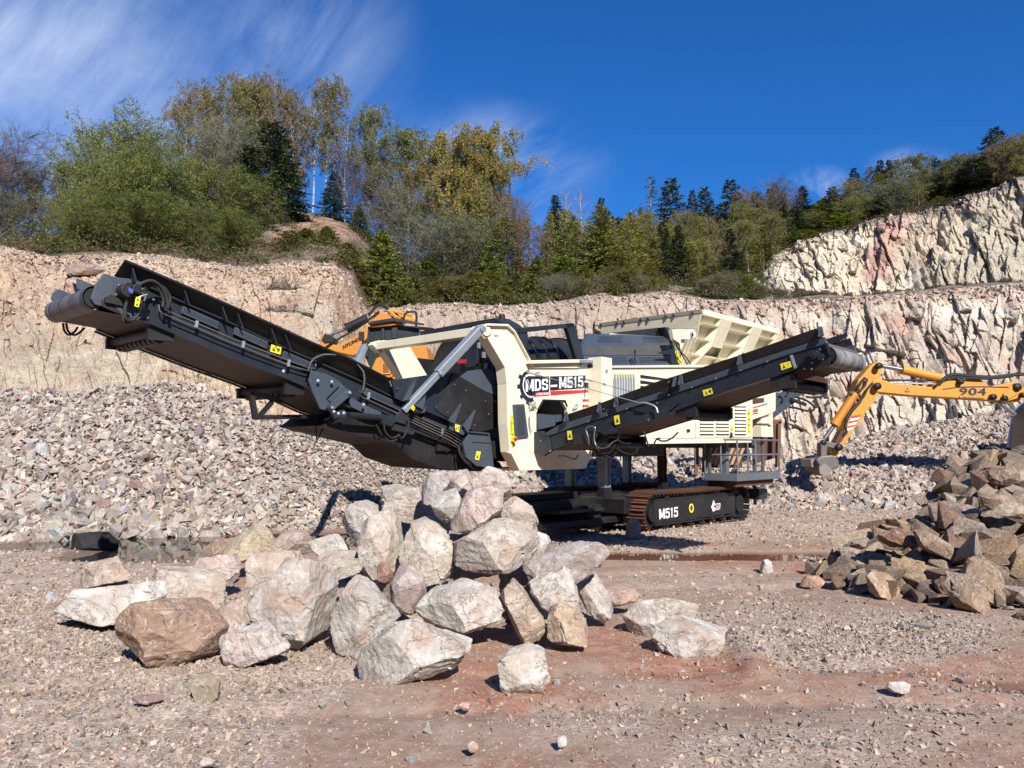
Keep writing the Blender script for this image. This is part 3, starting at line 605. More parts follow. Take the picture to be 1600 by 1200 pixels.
# ================================================================ SCREENING MACHINE
MA = R(47.0); MO = Vector((0, 11, 0))
MW = Matrix.Translation(MO) @ Matrix.Rotation(MA, 4, 'Z'); MI = MW.inverted(); CL = MI @ Vector((0, 0, CH)); MR = MI.to_3x3()
def Ly(p, y=0.0):
    d = MR @ ray(*p); k = (y - CL.y) / d.y; return CL + d * k
def Lx(p, x=0.0):
    d = MR @ ray(*p); k = (x - CL.x) / d.x; return CL + d * k
def crop(ox, oy, s): return lambda *q: [(ox + x / s, oy + y / s) for x, y in q]
cA, cB, cC, cD, cE, cF, cG, cH_ = crop(60, 400, 20 / 3), crop(440, 540, 6.154), crop(600, 490, 20 / 3), crop(640, 590, 20 / 3), crop(820, 560, 20 / 3), crop(1020, 540, 20 / 3), crop(1180, 500, 8), crop(900, 470, 20 / 3)
cZ1 = crop(60, 380, 3.2); cT = crop(940, 740, 20 / 3); cPl = crop(1040, 640, 8); cZ3 = crop(740, 460, 4)
def ply(mb, pts, y0, y1, m=0): return mb.prism([Ly(p, y0) for p in pts], (0, y1 - y0, 0), m)
def plx(mb, pts, x0, x1, m=0): return mb.prism([Lx(p, x0) for p in pts], (x1 - x0, 0, 0), m)
def text_quad(txt, q, mat, parent, name='lettering', bold=.0, out=(0, 0, 0), thick=.004, spacing=1.0):
    """lettering fitted to the quad q = TL, TR, BR, BL (parent space)"""
    cu = bpy.data.curves.new(name, 'FONT'); cu.body = txt; cu.offset = bold; cu.fill_mode = 'BOTH'; cu.space_character = spacing
    cu.offset = min(bold, 0); t = bpy.data.objects.new('lettering_source', cu); COL.objects.link(t); dg = bpy.context.evaluated_depsgraph_get()
    me = bpy.data.meshes.new_from_object(t.evaluated_get(dg)); bpy.data.objects.remove(t); bpy.data.curves.remove(cu)
    co = np.array([v.co[:] for v in me.vertices]); lo, hi = co.min(0), co.max(0); TL, TR, BR, BL = [Vector(x) for x in q]
    for v in me.vertices:
        a = (v.co.x - lo[0]) / (hi[0] - lo[0]); b = (v.co.y - lo[1]) / max(1e-6, hi[1] - lo[1])
        v.co = (BL * (1 - a) + BR * a) * (1 - b) + (TL * (1 - a) + TR * a) * b + Vector(out)
    if bold:
        nrm = (Vector(q[1]) - Vector(q[0])).cross(Vector(q[3]) - Vector(q[0])).normalized(); d0 = (TR - TL); u = d0 * bold * .55 / max(1, len(txt) * .62); w = (TL - BL) * bold * .35; c0 = np.array([v.co[:] for v in me.vertices]); ps = [tuple(p_.vertices) for p_ in me.polygons]; VV, FF = [], []
        for k, (a, b) in enumerate(((0, 0), (1, 0), (-1, 0), (0, 1), (0, -1))): VV += [Vector(c) + u * a + w * b - nrm * .0004 * k for c in c0]; FF += [[i + len(c0) * k for i in f] for f in ps]
        me = bpy.data.meshes.new(name); me.from_pydata(VV, [], FF); me.update()
    me.name = name; return link(name, me, mat, parent)
GL = {'M': [((0, 0), (.25, 0), (.25, 1), (0, 1)), ((.75, 0), (1, 0), (1, 1), (.75, 1)), ((0, 1), (.27, 1), (.58, .12), (.42, .12)), ((.73, 1), (1, 1), (.58, .12), (.42, .12))],
 'D': [((0, 0), (.28, 0), (.28, 1), (0, 1)), ((.2, .82), (.66, .82), (.66, 1), (.2, 1)), ((.2, 0), (.66, 0), (.66, .18), (.2, .18)), ((.66, 1), (.9, .9), (1, .72), (1, .28), (.9, .1), (.66, 0), (.66, .18), (.71, .3), (.71, .7), (.66, .82))],
 'S': [((.12, .82), (.9, .82), (.98, .9), (.85, 1), (.15, 1), (.04, .93)), ((0, .58), (.28, .52), (.28, .85), (.06, .94), (0, .85)), ((.04, .5), (.9, .38), (.98, .5), (.3, .64), (.06, .62)), ((.72, .12), (.95, .08), (1, .2), (1, .42), (.92, .52), (.72, .46)), ((.1, 0), (.88, 0), (.97, .1), (.85, .18), (.12, .18), (.02, .08)), ((.72, .68), (.99, .68), (.97, .92), (.72, .86)), ((.01, .32), (.28, .32), (.28, .14), (.03, .08))],
 '5': [((.06, .83), (.95, .83), (.95, 1), (.06, 1)), ((.06, .46), (.32, .46), (.32, .86), (.06, .86)), ((.2, .5), (.85, .52), (.94, .6), (.7, .67), (.25, .64)), ((.72, .1), (.92, .06), (1, .2), (1, .45), (.93, .6), (.72, .55)), ((.1, 0), (.85, 0), (.95, .1), (.85, .18), (.1, .18), (0, .1)), ((0, .3), (.28, .3), (.28, .15), (.01, .08))],
 '1': [((.38, 0), (.72, 0), (.72, 1), (.38, 1)), ((.12, .66), (.4, .78), (.4, .98), (.12, .86))]}
def block_letters(txt, q, mat, parent, gap=.12):
    """heavy condensed letters cut from plate, fitted to the quad q"""
    TL, TR, BR, BL = [Vector(x) for x in q]; nrm = (TR - TL).cross(BL - TL).normalized(); mb = MB(); ws = [1.15 if c == 'M' else (.6 if c == '1' else .9) for c in txt]; tot = sum(ws) + gap * (len(txt) - 1); x = 0; k = 0
    for c, w in zip(txt, ws):
        for g in GL[c]:
            k += 1; mb.quad([(BL * (1 - a) + BR * a) * (1 - b) + (TL * (1 - a) + TR * a) * b - nrm * .0003 * k for a, b in [((x + gx_ * w) / tot, gy_) for gx_, gy_ in g]])
        x += w + gap
    return mb.build('lettering', mat, parent)
def sticker(parent, fn, pts, off, mat=None, name='warning_label', marks=True):
    """a small sign lying on a traced plane with a triangle and a pictogram"""
    q = [fn(p) + Vector(off) for p in pts]; mb = MB(); mb.quad(q, 0)
    if marks:
        o = Vector(off).normalized() * .003
        def at(a, b): return (q[0] * (1 - a) + q[1] * a) * (1 - b) + (q[3] * (1 - a) + q[2] * a) * b + o
        w = (q[1] - q[0]).length; h = (q[3] - q[0]).length
        if w >= h: mb.quad([at(.1, .85), at(.48, .85), at(.29, .15)], 1); mb.quad([at(.19, .78), at(.39, .78), at(.29, .36)][::1], 1); mb.quad([at(.56, .3), at(.9, .2), at(.84, .8), at(.6, .7)], 1)
        else:
            k = max(1, int(round(h / w / 1.1)))
            for i in range(k):
                b0, b1 = (i + .2) / k, (i + .8) / k; mb.quad([at(.2, b1), at(.8, b1), at(.5 + .1 * (i % 2), b0)], 1)
    return mb.build(name, [mat or M['yellow'], M['ink']], parent)
def bolts(parent, pts, fn, n, r=.016, mat=None, name='bolt_head', off=(0, 0, 0)):
    mb = MB()
    for p in pts: mb.dome(fn(p) + Vector(off), n, r)
    o = mb.build(name, mat or M['chrome'], parent, True); return o
def slots(mb, A, B, C, nx, nz, fw=.6, fh=.4, skew=0.0, out=Vector((0, -.003, 0)), m=0):
    """rows of punched slots on the parallelogram A (corner), B along, C across"""
    A, B, C = Vector(A), Vector(B), Vector(C); u, w = (B - A) / nx, (C - A) / nz
    for j in range(nz):
        for i in range(nx):
            o = A + u * (i + .5 * (j % 2) + (1 - fw) / 2) + w * (j + (1 - fh) / 2) + out
            if i + .5 * (j % 2) + 1 > nx: continue
            mb.quad([o, o + u * fw, o + u * (fw + skew) + w * fh, o + u * skew + w * fh], m)
mach = empty('screening_machine', MO, MA)
tag(mach, 'cream and anthracite tracked trommel screening machine with two raised conveyors', 'screening machine')
YN, YF = .55, 1.75
NY = (0, -1, 0); NX = (-1, 0, 0)
# ---------------------------------------------------------------- oversize conveyor (towards camera left)
top = [(216, 440), (285, 472), (344, 497), (443, 543), (497, 566), (567, 597), (632, 630), (700, 657), (738, 676)]
bot = [(738, 708), (700, 693), (641, 671), (547, 637), (500, 614), (441, 588), (372, 562), (297, 531), (216, 497)]
mb = MB(); ply(mb, top[0:5] + [(497, 614)] + bot[5:], YN, YN + .07); ply(mb, top[4:] + bot[0:4] + [(497, 614)], YN, YN + .07)
for s_ in (1,):
    ply(mb, top[0:5] + [(497, 614)] + bot[5:], YF, YF - .07); 
    # far side frame follows the same profile: mirror the near outline in y
mb.v = mb.v[:]; conv = None
def near3(pts, y=YN): return [Ly(p, y) for p in pts]
mb = MB()
A3, B3 = near3(top), near3(bot)
prof = A3 + B3
for y0 in (YN, YF - .07):
    n0 = len(top)
    for i in range(n0 - 1):
        a, b = A3[i], A3[i + 1]; c, d = B3[n0 - 2 - i], B3[n0 - 1 - i]
        q = [Vector((v.x, y0, v.z)) for v in (a, b, c, d)]; mb.prism(q, (0, .07, 0))
# bottom and top flanges of the channel, standing out
for y0, y1 in ((YN - .045, YN), (YF, YF + .045)):
    for L_ in (A3, B3):
        for a, b in zip(L_, L_[1:]):
            mb.prism([(a.x, y0, a.z), (b.x, y0, b.z), (b.x, y0, b.z - .022), (a.x, y0, a.z - .022)], (0, y1 - y0, 0))
conv = mb.build('oversize_conveyor', M['dark'], mach, bevel=.004)
# skirt with gussets
sk_top = [(195, 407), (304, 453), (404, 497), (511, 546), (562, 567), (606, 591)]
sk_bot = [(179, 431), (285, 474), (344, 500), (443, 545), (497, 568), (567, 598), (620, 624)]
mb = MB()
def strip(mb, P_, Q_, th, m=0):
    """plate between two polylines of equal length, with thickness th along y"""
    for i in range(len(P_) - 1): mb.prism([P_[i], P_[i + 1], Q_[i + 1], Q_[i]], (0, th, 0), m)
def resample(pts, k):
    pts = np.array(pts, float); d = np.concatenate([[0], np.cumsum(np.hypot(*np.diff(pts, axis=0).T))]); t = np.linspace(0, d[-1], k); return [(float(np.interp(a, d, pts[:, 0])), float(np.interp(a, d, pts[:, 1]))) for a in t]
st, sb = resample(sk_top, 8), resample(sk_bot, 8)
St = [Ly(p, YN - .16) for p in st]; Sb = [Ly(p, YN + .02) for p in sb]; strip(mb, St, Sb, .02)
for v0, v1 in zip(St, St[1:]): mb.tube([v0, v1], .014, 6, smooth=0)
Stm = [Vector((v.x, YN + YF - v.y, v.z)) for v in St]; Sbm = [Vector((v.x, YN + YF - v.y, v.z)) for v in Sb]
skirt = mb.build('skirt_board', M['black'], conv); mb = MB(); strip(mb, Stm, Sbm, -.02); mb.build('skirt_board', M['black'], conv)
mb = MB()
for (bx, by), w_ in (((285, 474), 7), ((344, 500), 6), ((368, 510), 6), ((421, 535), 7), ((443, 545), 6), ((203, 440), 6)):
    b = Ly((bx, by), YN + .01); t = Ly((bx + 1, by - (26 if bx > 250 else 30)), YN - .13)
    mb.prism([b + Vector((-.05, 0, 0)), b + Vector((.05, 0, 0)), t], (.012, -.0, 0)); mb.prism([b + Vector((0, -.16, -.03)), b, t], (.014, 0, 0))
mb.build('gusset', M['dark'], conv)
# punched guards along the frame
for a, b in (((286, 478), (343, 503)), ((368, 511), (419, 534)), ((444, 548), (486, 566)), ((572, 606), (630, 632))):
    mb = MB(); h = 11; q = [Ly(a, YN - .05), Ly(b, YN - .05), Ly((b[0] - 2, b[1] + h), YN - .06), Ly((a[0] - 2, a[1] + h), YN - .06)]
    mb.prism(q, (0, .03, 0), 0); slots(mb, q[0] + Vector((0, 0, -.012)), q[1] + Vector((0, 0, -.012)), q[3] + Vector((0, 0, .012)), 26, 3, .45, .7, .5, Vector((0, -.005, 0)), 1); mb.build('punched_guard', [M['darkblue'], M['black']], conv)
mb = MB(); a, b = (664, 643), (702, 659); q = [Ly(a, YN - .05), Ly(b, YN - .05), Ly((b[0] - 1, b[1] + 15), YN - .06), Ly((a[0] - 4, a[1] + 12), YN - .06)]
mb.prism(q, (0, .03, 0), 0); slots(mb, q[0], q[1], q[3], 20, 4, .45, .7, .5, Vector((0, -.005, 0)), 1)
mb.build('punched_guard', [M['darkblue'], M['black']], conv)
# belt and head drum
HX = Ly((150, 465), YN).x; HZ = Ly((150, 465), YN).z; DR = .115
und = [Ly(p, YN) for p in bot]; und = [v for v in und]
mb = MB(); n0 = 20
slope = (A3[0] - A3[3]).normalized(); 
ring = [Vector((HX + DR * math.cos(t), 0, HZ + DR * math.sin(t))) for t in np.linspace(R(75), R(285), n0)]
under = [Vector((v.x, 0, v.z + .012)) for v in und[::-1]]; upper = [Vector((v.x, 0, v.z - .02)) for v in A3]
ff = ring + under
for a, b in zip(ff, ff[1:]):
    mb.add([(a.x, YN + .075, a.z), (b.x, YN + .075, b.z), (b.x, YF - .075, b.z), (a.x, YF - .075, a.z)], [(0, 1, 2, 3)])
for a, b in zip([ring[0]] + upper, upper):
    mb.add([(a.x, YN + .075, a.z), (b.x, YN + .075, b.z), (b.x, YF - .075, b.z), (a.x, YF - .075, a.z)], [(0, 3, 2, 1)])
belt = mb.build('belt', M['belt'], conv, True)
mb = MB(); 
for k in range(len(ring) - 1):
    a, b = ring[k], ring[k + 1]; c0 = Vector((HX, 0, HZ)); a2, b2 = c0 + (a - c0) * 1.02, c0 + (b - c0) * 1.02
    mb.add([(a2.x, YN + .02, a2.z), (b2.x, YN + .02, b2.z), (b2.x, YF - .02, b2.z), (a2.x, YF - .02, a2.z)], [(0, 1, 2, 3)])
mm, n, l, p = newmat('worn_head_belt'); tc = n.new('ShaderNodeTexCoord'); mp = n.new('ShaderNodeMapping'); mp.inputs['Scale'].default_value = (.6, 13, .6); l.new(tc.outputs['Object'], mp.inputs[0])
s_ = nnoise(n, l, mp.outputs[0], 1.2, 5, .65); l.new(nmix(n, l, nramp(n, l, s_, .35, .65), (.018, .017, .018), (.17, .16, .155)), p.inputs['Base Color']); p.inputs['Roughness'].default_value = .55; M['drumbelt'] = mm
mb.build('head_wrap', mm, conv, True)
mb = MB(); mb.cyl((HX, YN + .04, HZ), (HX, YF + .0, HZ), DR * .86, n=24); mb.build('drum', M['black'], conv, True)
# cheek plates, head fins
mb = MB()
ch = cA((600, 290), (685, 180), (790, 215), (900, 262), (1010, 300), (1010, 560), (880, 520), (655, 520), (590, 505), (548, 440))
ply(mb, ch, YN - .01, YN + .03)
ply(mb, cA((780, 215), (1040, 250), (1090, 300), (1150, 640), (1040, 670), (880, 625), (800, 520)), YN - .03, YN + .0)
for q in (cA((405, 230), (590, 305), (590, 330), (400, 380)), cA((132, 440), (150, 385), (185, 352), (245, 352), (360, 405), (250, 430), (165, 480)), cA((78, 605), (112, 530), (172, 500), (172, 650), (240, 690), (160, 665))):
    ply(mb, q, YF + .05, YF + .08)
mb.build('head_cheek', M['darkblue'], conv, bevel=.004)
mb = MB(); ply(mb, cA((700, 430), (760, 400), (930, 500), (930, 530), (700, 480)), YN - .06, YN - .015); ply(mb, cA((655, 450), (900, 540), (900, 620), (660, 520)), YN - .02, YN + .01); mb.build('belt_adjuster', M['black'], conv)
mb = MB(); c0 = Ly(cA((880, 375))[0], YN - .03); mb.cyl(c0, c0 + Vector((0, -.16, 0)), .075, n=20); mb.cyl(c0 + Vector((.05, -.16, .01)), c0 + Vector((.05, -.24, .01)), .045, n=14)
mb.box(c0.x + .02, c0.x + .17, c0.y - .15, c0.y - .02, c0.z - .06, c0.z + .06); mot = mb.build('drive_motor', M['black'], conv, False, .006)
sticker(mot, lambda p: Ly(p, YN - .27), cA((940, 325), (990, 350), (985, 385), (940, 370)), (0, 0, 0), M['blue'], 'rating_plate', False)
bolts(mot, cA((845, 305), (912, 290), (812, 403), (918, 455), (1045, 340), (1200, 455), (1138, 645)), lambda p: Ly(p, YN - .05), NY, .017)
def hose(parent, pts, y, r=.014, mat=None, name='hydraulic_hose', fn=None, smooth=2):
    mb = MB(); f = fn or Ly; ys = y if isinstance(y, (list, tuple)) else [y] * len(pts)
    mb.tube([f(p, yy) for p, yy in zip(pts, ys)], r, 8, smooth=smooth); return mb.build(name, mat or M['rubber'], parent, True)
hose(conv, cA((960, 400), (1040, 300), (1180, 240), (1300, 330), (1350, 480), (1350, 540)), YN - .2, .017)
hose(conv, cA((1000, 420), (1060, 320), (1180, 270), (1260, 340), (1310, 460), (1290, 530)), YN - .17, .017)
hose(conv, cA((1080, 400), (1150, 300), (1290, 300), (1380, 420), (1360, 520)), YN - .14, .016)
hose(conv, cA((1130, 400), (1070, 560), (960, 690), (880, 690), (890, 600), (920, 480)), YN - .16, .017)
hose(conv, cA((1080, 440), (1050, 600), (980, 680), (900, 660), (910, 560)), YN - .2, .015)
hose(conv, cA((255, 700), (270, 790), (320, 830), (380, 790), (410, 740)), YF + .0, .012); hose(conv, cA((290, 700), (300, 780), (370, 835), (440, 790), (480, 750)), YF + .04, .012)
mb = MB()
for q in (((1040, 380), (1120, 400), (1100, 470)), ((1010, 460), (1060, 420), (1135, 400)), ((1040, 370), (1090, 340))): mb.tube([Ly(p, YN - .24) for p in cA(*q)], .008, 6)
mb.build('hydraulic_fitting', M['chrome'], conv, True)
sticker(conv, lambda p: Ly(p, YN - .27), cA((1018, 425), (1068, 432), (1045, 535), (998, 520)), (0, 0, 0))
# rigid pipes
pipe = [(248, 478), (249, 487), (262, 493), (300, 509), (372, 540), (485, 583), (487, 575)]
for k in range(2):
    mb = MB(); mb.tube([Ly((x + k * 6.5, y - k * 4.4 + (0 if 0 < i < 6 else -2)), YN - .085) for i, (x, y) in enumerate(pipe)], .0085, 6, smooth=1); mb.build('hydraulic_pipe', M['chrome'], conv, True)
pipe2 = [(561, 611), (563, 619), (576, 625), (622, 646)]
for k in range(2):
    mb = MB(); mb.tube([Ly((x + k * 5, y - k * 4), YN - .085) for x, y in pipe2], .0085, 6, smooth=1); mb.build('hydraulic_pipe', M['chrome'], conv, True)
for k in range(4):
    mb = MB(); mb.tube([Ly((642 + k * 2.0, 659 - k * 3.2), YN - .1), Ly((716 + k * 3, 694 - k * 3.4), YN - .1), Ly((718 + k * 4.2, 704 - k * 1.5), YN - .12)], .0085, 6, smooth=1); mb.build('hydraulic_pipe', M['chrome'], conv, True)
    hose(conv, [(716 + k * 4.2, 697 - k * 1.5), (718 + k * 4.2, 709), (728 + k * 2, 724 + k * 1.5), (742, 731 + k), (782, 733 + k)], [YN - .12, YN - .16, YN - .2, YN - .1, YN + .2], .013)
mb = MB()
for c0 in ((306, 509), (379, 541), (450, 570), (575, 621), (690, 677)): mb.bar(Ly((c0[0], c0[1] + 2.5), YN - .09), Ly((c0[0] + 2, c0[1] - 8), YN - .09), .02, .03)
mb.build('pipe_clamp', M['galv'], conv)
sticker(conv, lambda p: Ly(p, YN - .09), [(424, 538), (440, 543), (438, 554), (422, 549)], (0, 0, 0))
h = hose(conv, cB((255, 250), (270, 190), (300, 130), (400, 85), (550, 85), (700, 140), (790, 250), (800, 330), (785, 420), (760, 460)), YN - .13, .019, name='armoured_hose')
mb = MB(); q = [Ly(p, YN - .153) for p in resample(cB((262, 230), (275, 180), (305, 128), (400, 85), (550, 87), (700, 142), (788, 250), (796, 330), (783, 420)), 46)]
for a in q: mb.dome(a, NY, .008)
mb.build('hose_ribs', M['galv'], h)
# hinge plates, link arm, folding ram
mb = MB()
ply(mb, cB((285, 235), (430, 270), (540, 330), (560, 380), (500, 440), (430, 510), (470, 560), (450, 625), (375, 610), (335, 520), (300, 450), (265, 340)), YN - .09, YN - .05)
mb.build('hinge_plate', M['darkblue'], conv, bevel=.005)
mb = MB(); ply(mb, cB((430, 300), (540, 330), (655, 440), (655, 480), (560, 520), (470, 545), (430, 500)), YN - .055, YN - .03); ply(mb, cB((640, 480), (740, 540), (960, 640), (950, 690), (820, 660), (670, 590)), YN - .07, YN - .03); mb.build('hinge_plate', M['darkblue'], conv, bevel=.005)
def linkbar(a, b, w, y, th, name, mat, par):
    A_, B_ = Ly(a, y), Ly(b, y); d = (B_ - A_).normalized(); s = Vector((-d.z, 0, d.x)) * w / 2; mb = MB(); mb.prism([A_ - s, B_ - s, B_ + s, A_ + s], (0, -th, 0))
    mb.cyl(A_, A_ + Vector((0, -th - .004, 0)), w * .5, n=16); mb.cyl(B_, B_ + Vector((0, -th - .004, 0)), w * .5, n=16); mb.cyl(A_, A_ + Vector((0, -th - .03, 0)), w * .22, n=12, m=1); mb.cyl(B_, B_ + Vector((0, -th - .03, 0)), w * .22, n=12, m=1)
    return mb.build(name, [mat, M['galv']], par, bevel=.003)
a, b = cB((632, 455), (465, 598)); linkbar(a, b, .085, YN - .1, .03, 'link_arm', M['darkblue'], conv)
mb = MB(); ply(mb, cB((465, 560), (490, 640), (600, 615), (640, 650), (620, 695), (555, 685), (515, 710), (480, 650), (440, 600)), YN - .14, YN - .1); mb.build('link_plate', M['dark'], conv, bevel=.004)
bolts(conv, cB((352, 340), (485, 350), (505, 637), (548, 655), (600, 650), (790, 570), (20, 248)), lambda p: Ly(p, YN - .14), NY, .024, M['galv'], 'pivot_pin')
mb = MB(); a, b = cB((640, 665), (960, 695)); mb.cyl(Ly(a, YN - .12), Ly(b, YN - .12), .038, n=16); mb.build('folding_ram', M['black'], conv, True)
mb = MB(); ply(mb, cB((945, 675), (1020, 665), (1100, 690), (1190, 590), (1225, 600), (1225, 700), (1190, 760), (1100, 730), (1060, 780), (960, 740)), YN - .14, YN - .08); ply(mb, cB((1050, 770), (1110, 740), (1290, 820), (1270, 860), (1060, 810)), YN - .1, YN - .05); mb.build('ram_bracket', M['dark'], conv, bevel=.004)
for k, (y0, pts) in enumerate(((YN - .2, ((980, 720), (990, 830), (1060, 900), (1130, 860))), (YN - .1, ((910, 760), (960, 860), (1040, 930), (1120, 900))), (YN - .18, ((1230, 700), (1210, 820), (1150, 910), (1130, 850))))): hose(conv, cB(*pts), y0, .012)
mb = MB(); a = Ly(cB((1290, 615))[0], YN - .16); mb.cyl(a + Vector((-.05, 0, 0)), a + Vector((.05, .0, -.01)), .05, n=14); mb.build('work_light', M['dark'], conv, True)
sticker(conv, lambda p: Ly(p, YN - .225), cB((1240, 600), (1265, 570), (1285, 600), (1270, 630)), (0, 0, 0))
# cross idlers below the belt, transport bracing
mb = MB()
for q in (cA((760, 880), (760, 850), (1230, 740), (1380, 760), (1370, 800), (1300, 860), (1100, 930), (860, 945)),):
    pass
def idler(px_, py_, w_, par=conv, y0=YN, y1=YF, r=.05):
    a = Ly((px_, py_), y0); mb = MB(); mb.cyl((a.x, y0 + .02, a.z - .05), (a.x, y1 - .02, a.z - .05), r, n=12); mb.cyl((a.x + w_, y0 + .02, a.z - .10), (a.x + w_, y1 - .02, a.z - .10), r, n=12); mb.box(a.x - .07, a.x + w_ + .06, y0 + .01, y0 + .07, a.z - .13, a.z); mb.box(a.x - .07, a.x + w_ + .06, y1 - .07, y1 - .01, a.z - .13, a.z)
    for k in range(9): yy = y0 + .12 + k * (y1 - y0 - .24) / 8; mb.cyl((a.x + w_ * .5, yy - .04, a.z - .10), (a.x + w_ * .5, yy + .04, a.z - .10), r * 1.15, n=12)
    return mb.build('return_idler', M['black'], par, True)
idler(243, 511, .14); idler(455, 599, .12); idler(690, 690, .12)
mb = MB(); ym = .9
def tri(q, y): return [Ly(p, y) for p in q]
mb.bar(Ly((392, 612), ym), Ly((399, 655), ym), .07, .05); mb.bar(Ly((397, 652), ym), Ly((530, 650), ym), .06, .05); mb.bar(Ly((425, 628), ym), Ly((404, 652), ym), .05, .05); mb.bar(Ly((392, 612), ym), Ly((440, 628), ym), .05, .05)
mb.tube([Ly((492, 655), ym), Ly((495, 689), ym), Ly((507, 664), ym)], .012, 6, smooth=0); ply(mb, [(530, 645), (640, 668), (720, 703), (780, 722), (790, 738), (743, 735), (684, 731), (642, 716), (619, 694), (561, 680), (505, 665)], .62, 1.65)  # black plate: dark underside plus shadow on the heap, built as one shape
mb.bar(Ly((530, 650), 1.4), Ly((398, 653), 1.4), .05, .05); mb.build('lower_brace_and_shade', M['black'], conv)
# feed boot
boot = [(612, 594), (660, 586), (712, 581), (730, 587), (773, 617), (777, 668), (745, 676), (706, 659), (640, 632), (618, 622)]
mb = MB(); ply(mb, [(612, 594), (708, 582), (757, 611), (776, 622), (777, 668), (745, 676), (706, 659), (640, 632), (618, 622)], .40, .43); fb = mb.build('feed_boot', M['dark'], conv)
mb = MB(); mb.prism([Ly(p, y) for p, y in (((709, 582.5), .39), ((761, 575.5), .40), ((773, 584), .40), ((775, 618), .36), ((757, 610.5), .385))], (0, .02, 0)); mb.build('deflector_plate', M['darkblue'], conv)
mb = MB(); mb.prism([Ly(p, .395) for p in ((708, 582.5), (757, 611), (776, 622), (777, 668), (745, 676), (712, 661), (680, 640))], (0, -.012, 0)); mb.build('wear_plate', M['black'], conv)
mb = MB(); ply(mb, [(612, 594), (760, 573), (775, 618), (777, 690), (700, 660)], 1.95, 1.98); mb.build('feed_boot', M['dark'], conv)
bolts(conv, cC((140, 780), (735, 740), (852, 802), (545, 972), (665, 1030), (1060, 912), (1158, 908), (1090, 1050), (942, 1162)), lambda p: Ly(p, .375), NY, .014)
mb = MB()
for q in (cC((205, 905), (330, 695), (270, 900)), cC((330, 960), (440, 850), (410, 1000)), cD((410, 450), (543, 268), (470, 480)), cD((560, 500), (690, 335), (610, 580)), cD((130, 370), (175, 300), (160, 360))):
    ply(mb, q, .30, .33)
mb.build('gusset', M['darkblue'], conv)
mb = MB(); ply(mb, cD((430, 450), (560, 500), (600, 560), (560, 600), (420, 540)), .36, .39); ply(mb, cD((640, 572), (835, 590), (852, 680), (880, 945), (700, 920), (590, 830), (560, 690), (600, 620)), .32, .36); ply(mb, cD((640, 572), (640, 560), (835, 578), (835, 590)), .28, .36); mb.build('tail_box', M['darkblue'], conv, bevel=.004)
mb = MB(); ply(mb, cD((652, 668), (848, 680), (848, 686), (652, 674)), .312, .319); mb.build('seam', M['black'], conv)
bolts(conv, cD((800, 712), (773, 828), (585, 740), (590, 775), (605, 655)), lambda p: Ly(p, .315), NY, .014)
sticker(conv, lambda p: Ly(p, .30), cD((474, 486), (524, 497), (515, 568), (478, 555)), (0, 0, 0)); sticker(conv, lambda p: Ly(p, .31), cD((697, 765), (742, 772), (722, 862), (680, 850)), (0, 0, 0))
# ---------------------------------------------------------------- portal frame
PW_ = .19
arch = [(745, 513), (749, 508.5), (757, 507), (768, 507), (768, 525), (766, 535), (757, 533), (745, 524)]
leg1 = [(757, 507.2), (790, 508), (800, 518), (828, 571), (828, 600), (792, 600), (789, 574), (766, 535), (757, 520)]
mb = MB()
def both(q, w=PW_, m=0, yfar=2.5):
    p3 = [Ly(p, 0) for p in q]; mb.prism(p3, (0, w, 0), m); mb.prism([Vector((v.x, yfar - w, v.z)) for v in p3], (0, w, 0), m)
both(leg1); both([(792, 600), (828, 600), (828, 707), (797, 707), (793, 662)])
a = Ly((758, 516), 0); mb.cyl((a.x, -.03, a.z), (a.x, .12, a.z), .085, n=20); mb.cyl((a.x, 2.38, a.z), (a.x, 2.5, a.z), .085, n=20)
hb = [Ly(p, 0) for p in ((745, 514), (750, 508.5), (768, 507.5), (768, 526), (757, 529))]; mb.prism(hb, (0, .14, 0)); mb.prism([v + Vector((0, 2.36, 0)) for v in hb], (0, .14, 0))
a1_, a2_ = Ly((748, 509.5), 0), Ly((748, 525), 0)
mb.box(a1_.x + .02, a1_.x + .20, .14, 2.36, a2_.z + .02, a1_.z)
# outer flange along the top edge
for p_, q_ in (((757, 506), (790, 507)), ((790, 507), (801, 517)), ((801, 517), (829, 570))):
    A_, B_ = Ly(p_, 0), Ly(q_, 0); mb.prism([A_, B_, B_ + Vector((-.0, 0, -.03)), A_ + Vector((0, 0, -.03))], (0, -.055, 0))
portal = mb.build('portal_frame', M['cream'], mach, bevel=.006)
bolts(portal, [(757, 513.5)], lambda p: Ly(p, -.035), NY, .035, M['galv'], 'pivot_pin'); sticker(portal, lambda p: Ly(p, -.004), cC((1145, 222), (1192, 222), (1192, 238), (1145, 238)), (0, 0, 0), M['galv'], 'lifting_plate', False)
def strut(y0, y1, top_, elbow, bot_):
    A_, E_, B_ = Ly(top_, y0), Ly(elbow, (y0 + y1) / 2 - .0), Ly(bot_, y1); r = (B_ - A_); E_ = A_ + r * ((E_ - A_).dot(r) / r.dot(r)); mb = MB()
    mb.bar(A_, E_, .115, .115, (0, 1, 0)); mb.bar(E_, B_, .085, .085, (0, 1, 0)); mb.cyl(A_ + Vector((0, -.07, 0)), A_ + Vector((0, .07, 0)), .05, n=14); mb.cyl(E_ + Vector((0, -.075, 0)), E_ + Vector((0, .075, 0)), .03, n=12)
    return A_, B_, mb.build('support_strut', M['galv'], mach, bevel=.012)
SA, SB, _ = strut(-.07, YN - .14, (750, 514), (684, 582), (630, 642))
mb = MB(); mb.bar(Vector((SA.x, 2.57, SA.z)), Vector((SB.x, 2.0, SB.z)), .10, .10, (0, 1, 0)); mb.build('support_strut', M['galv'], mach, bevel=.012)
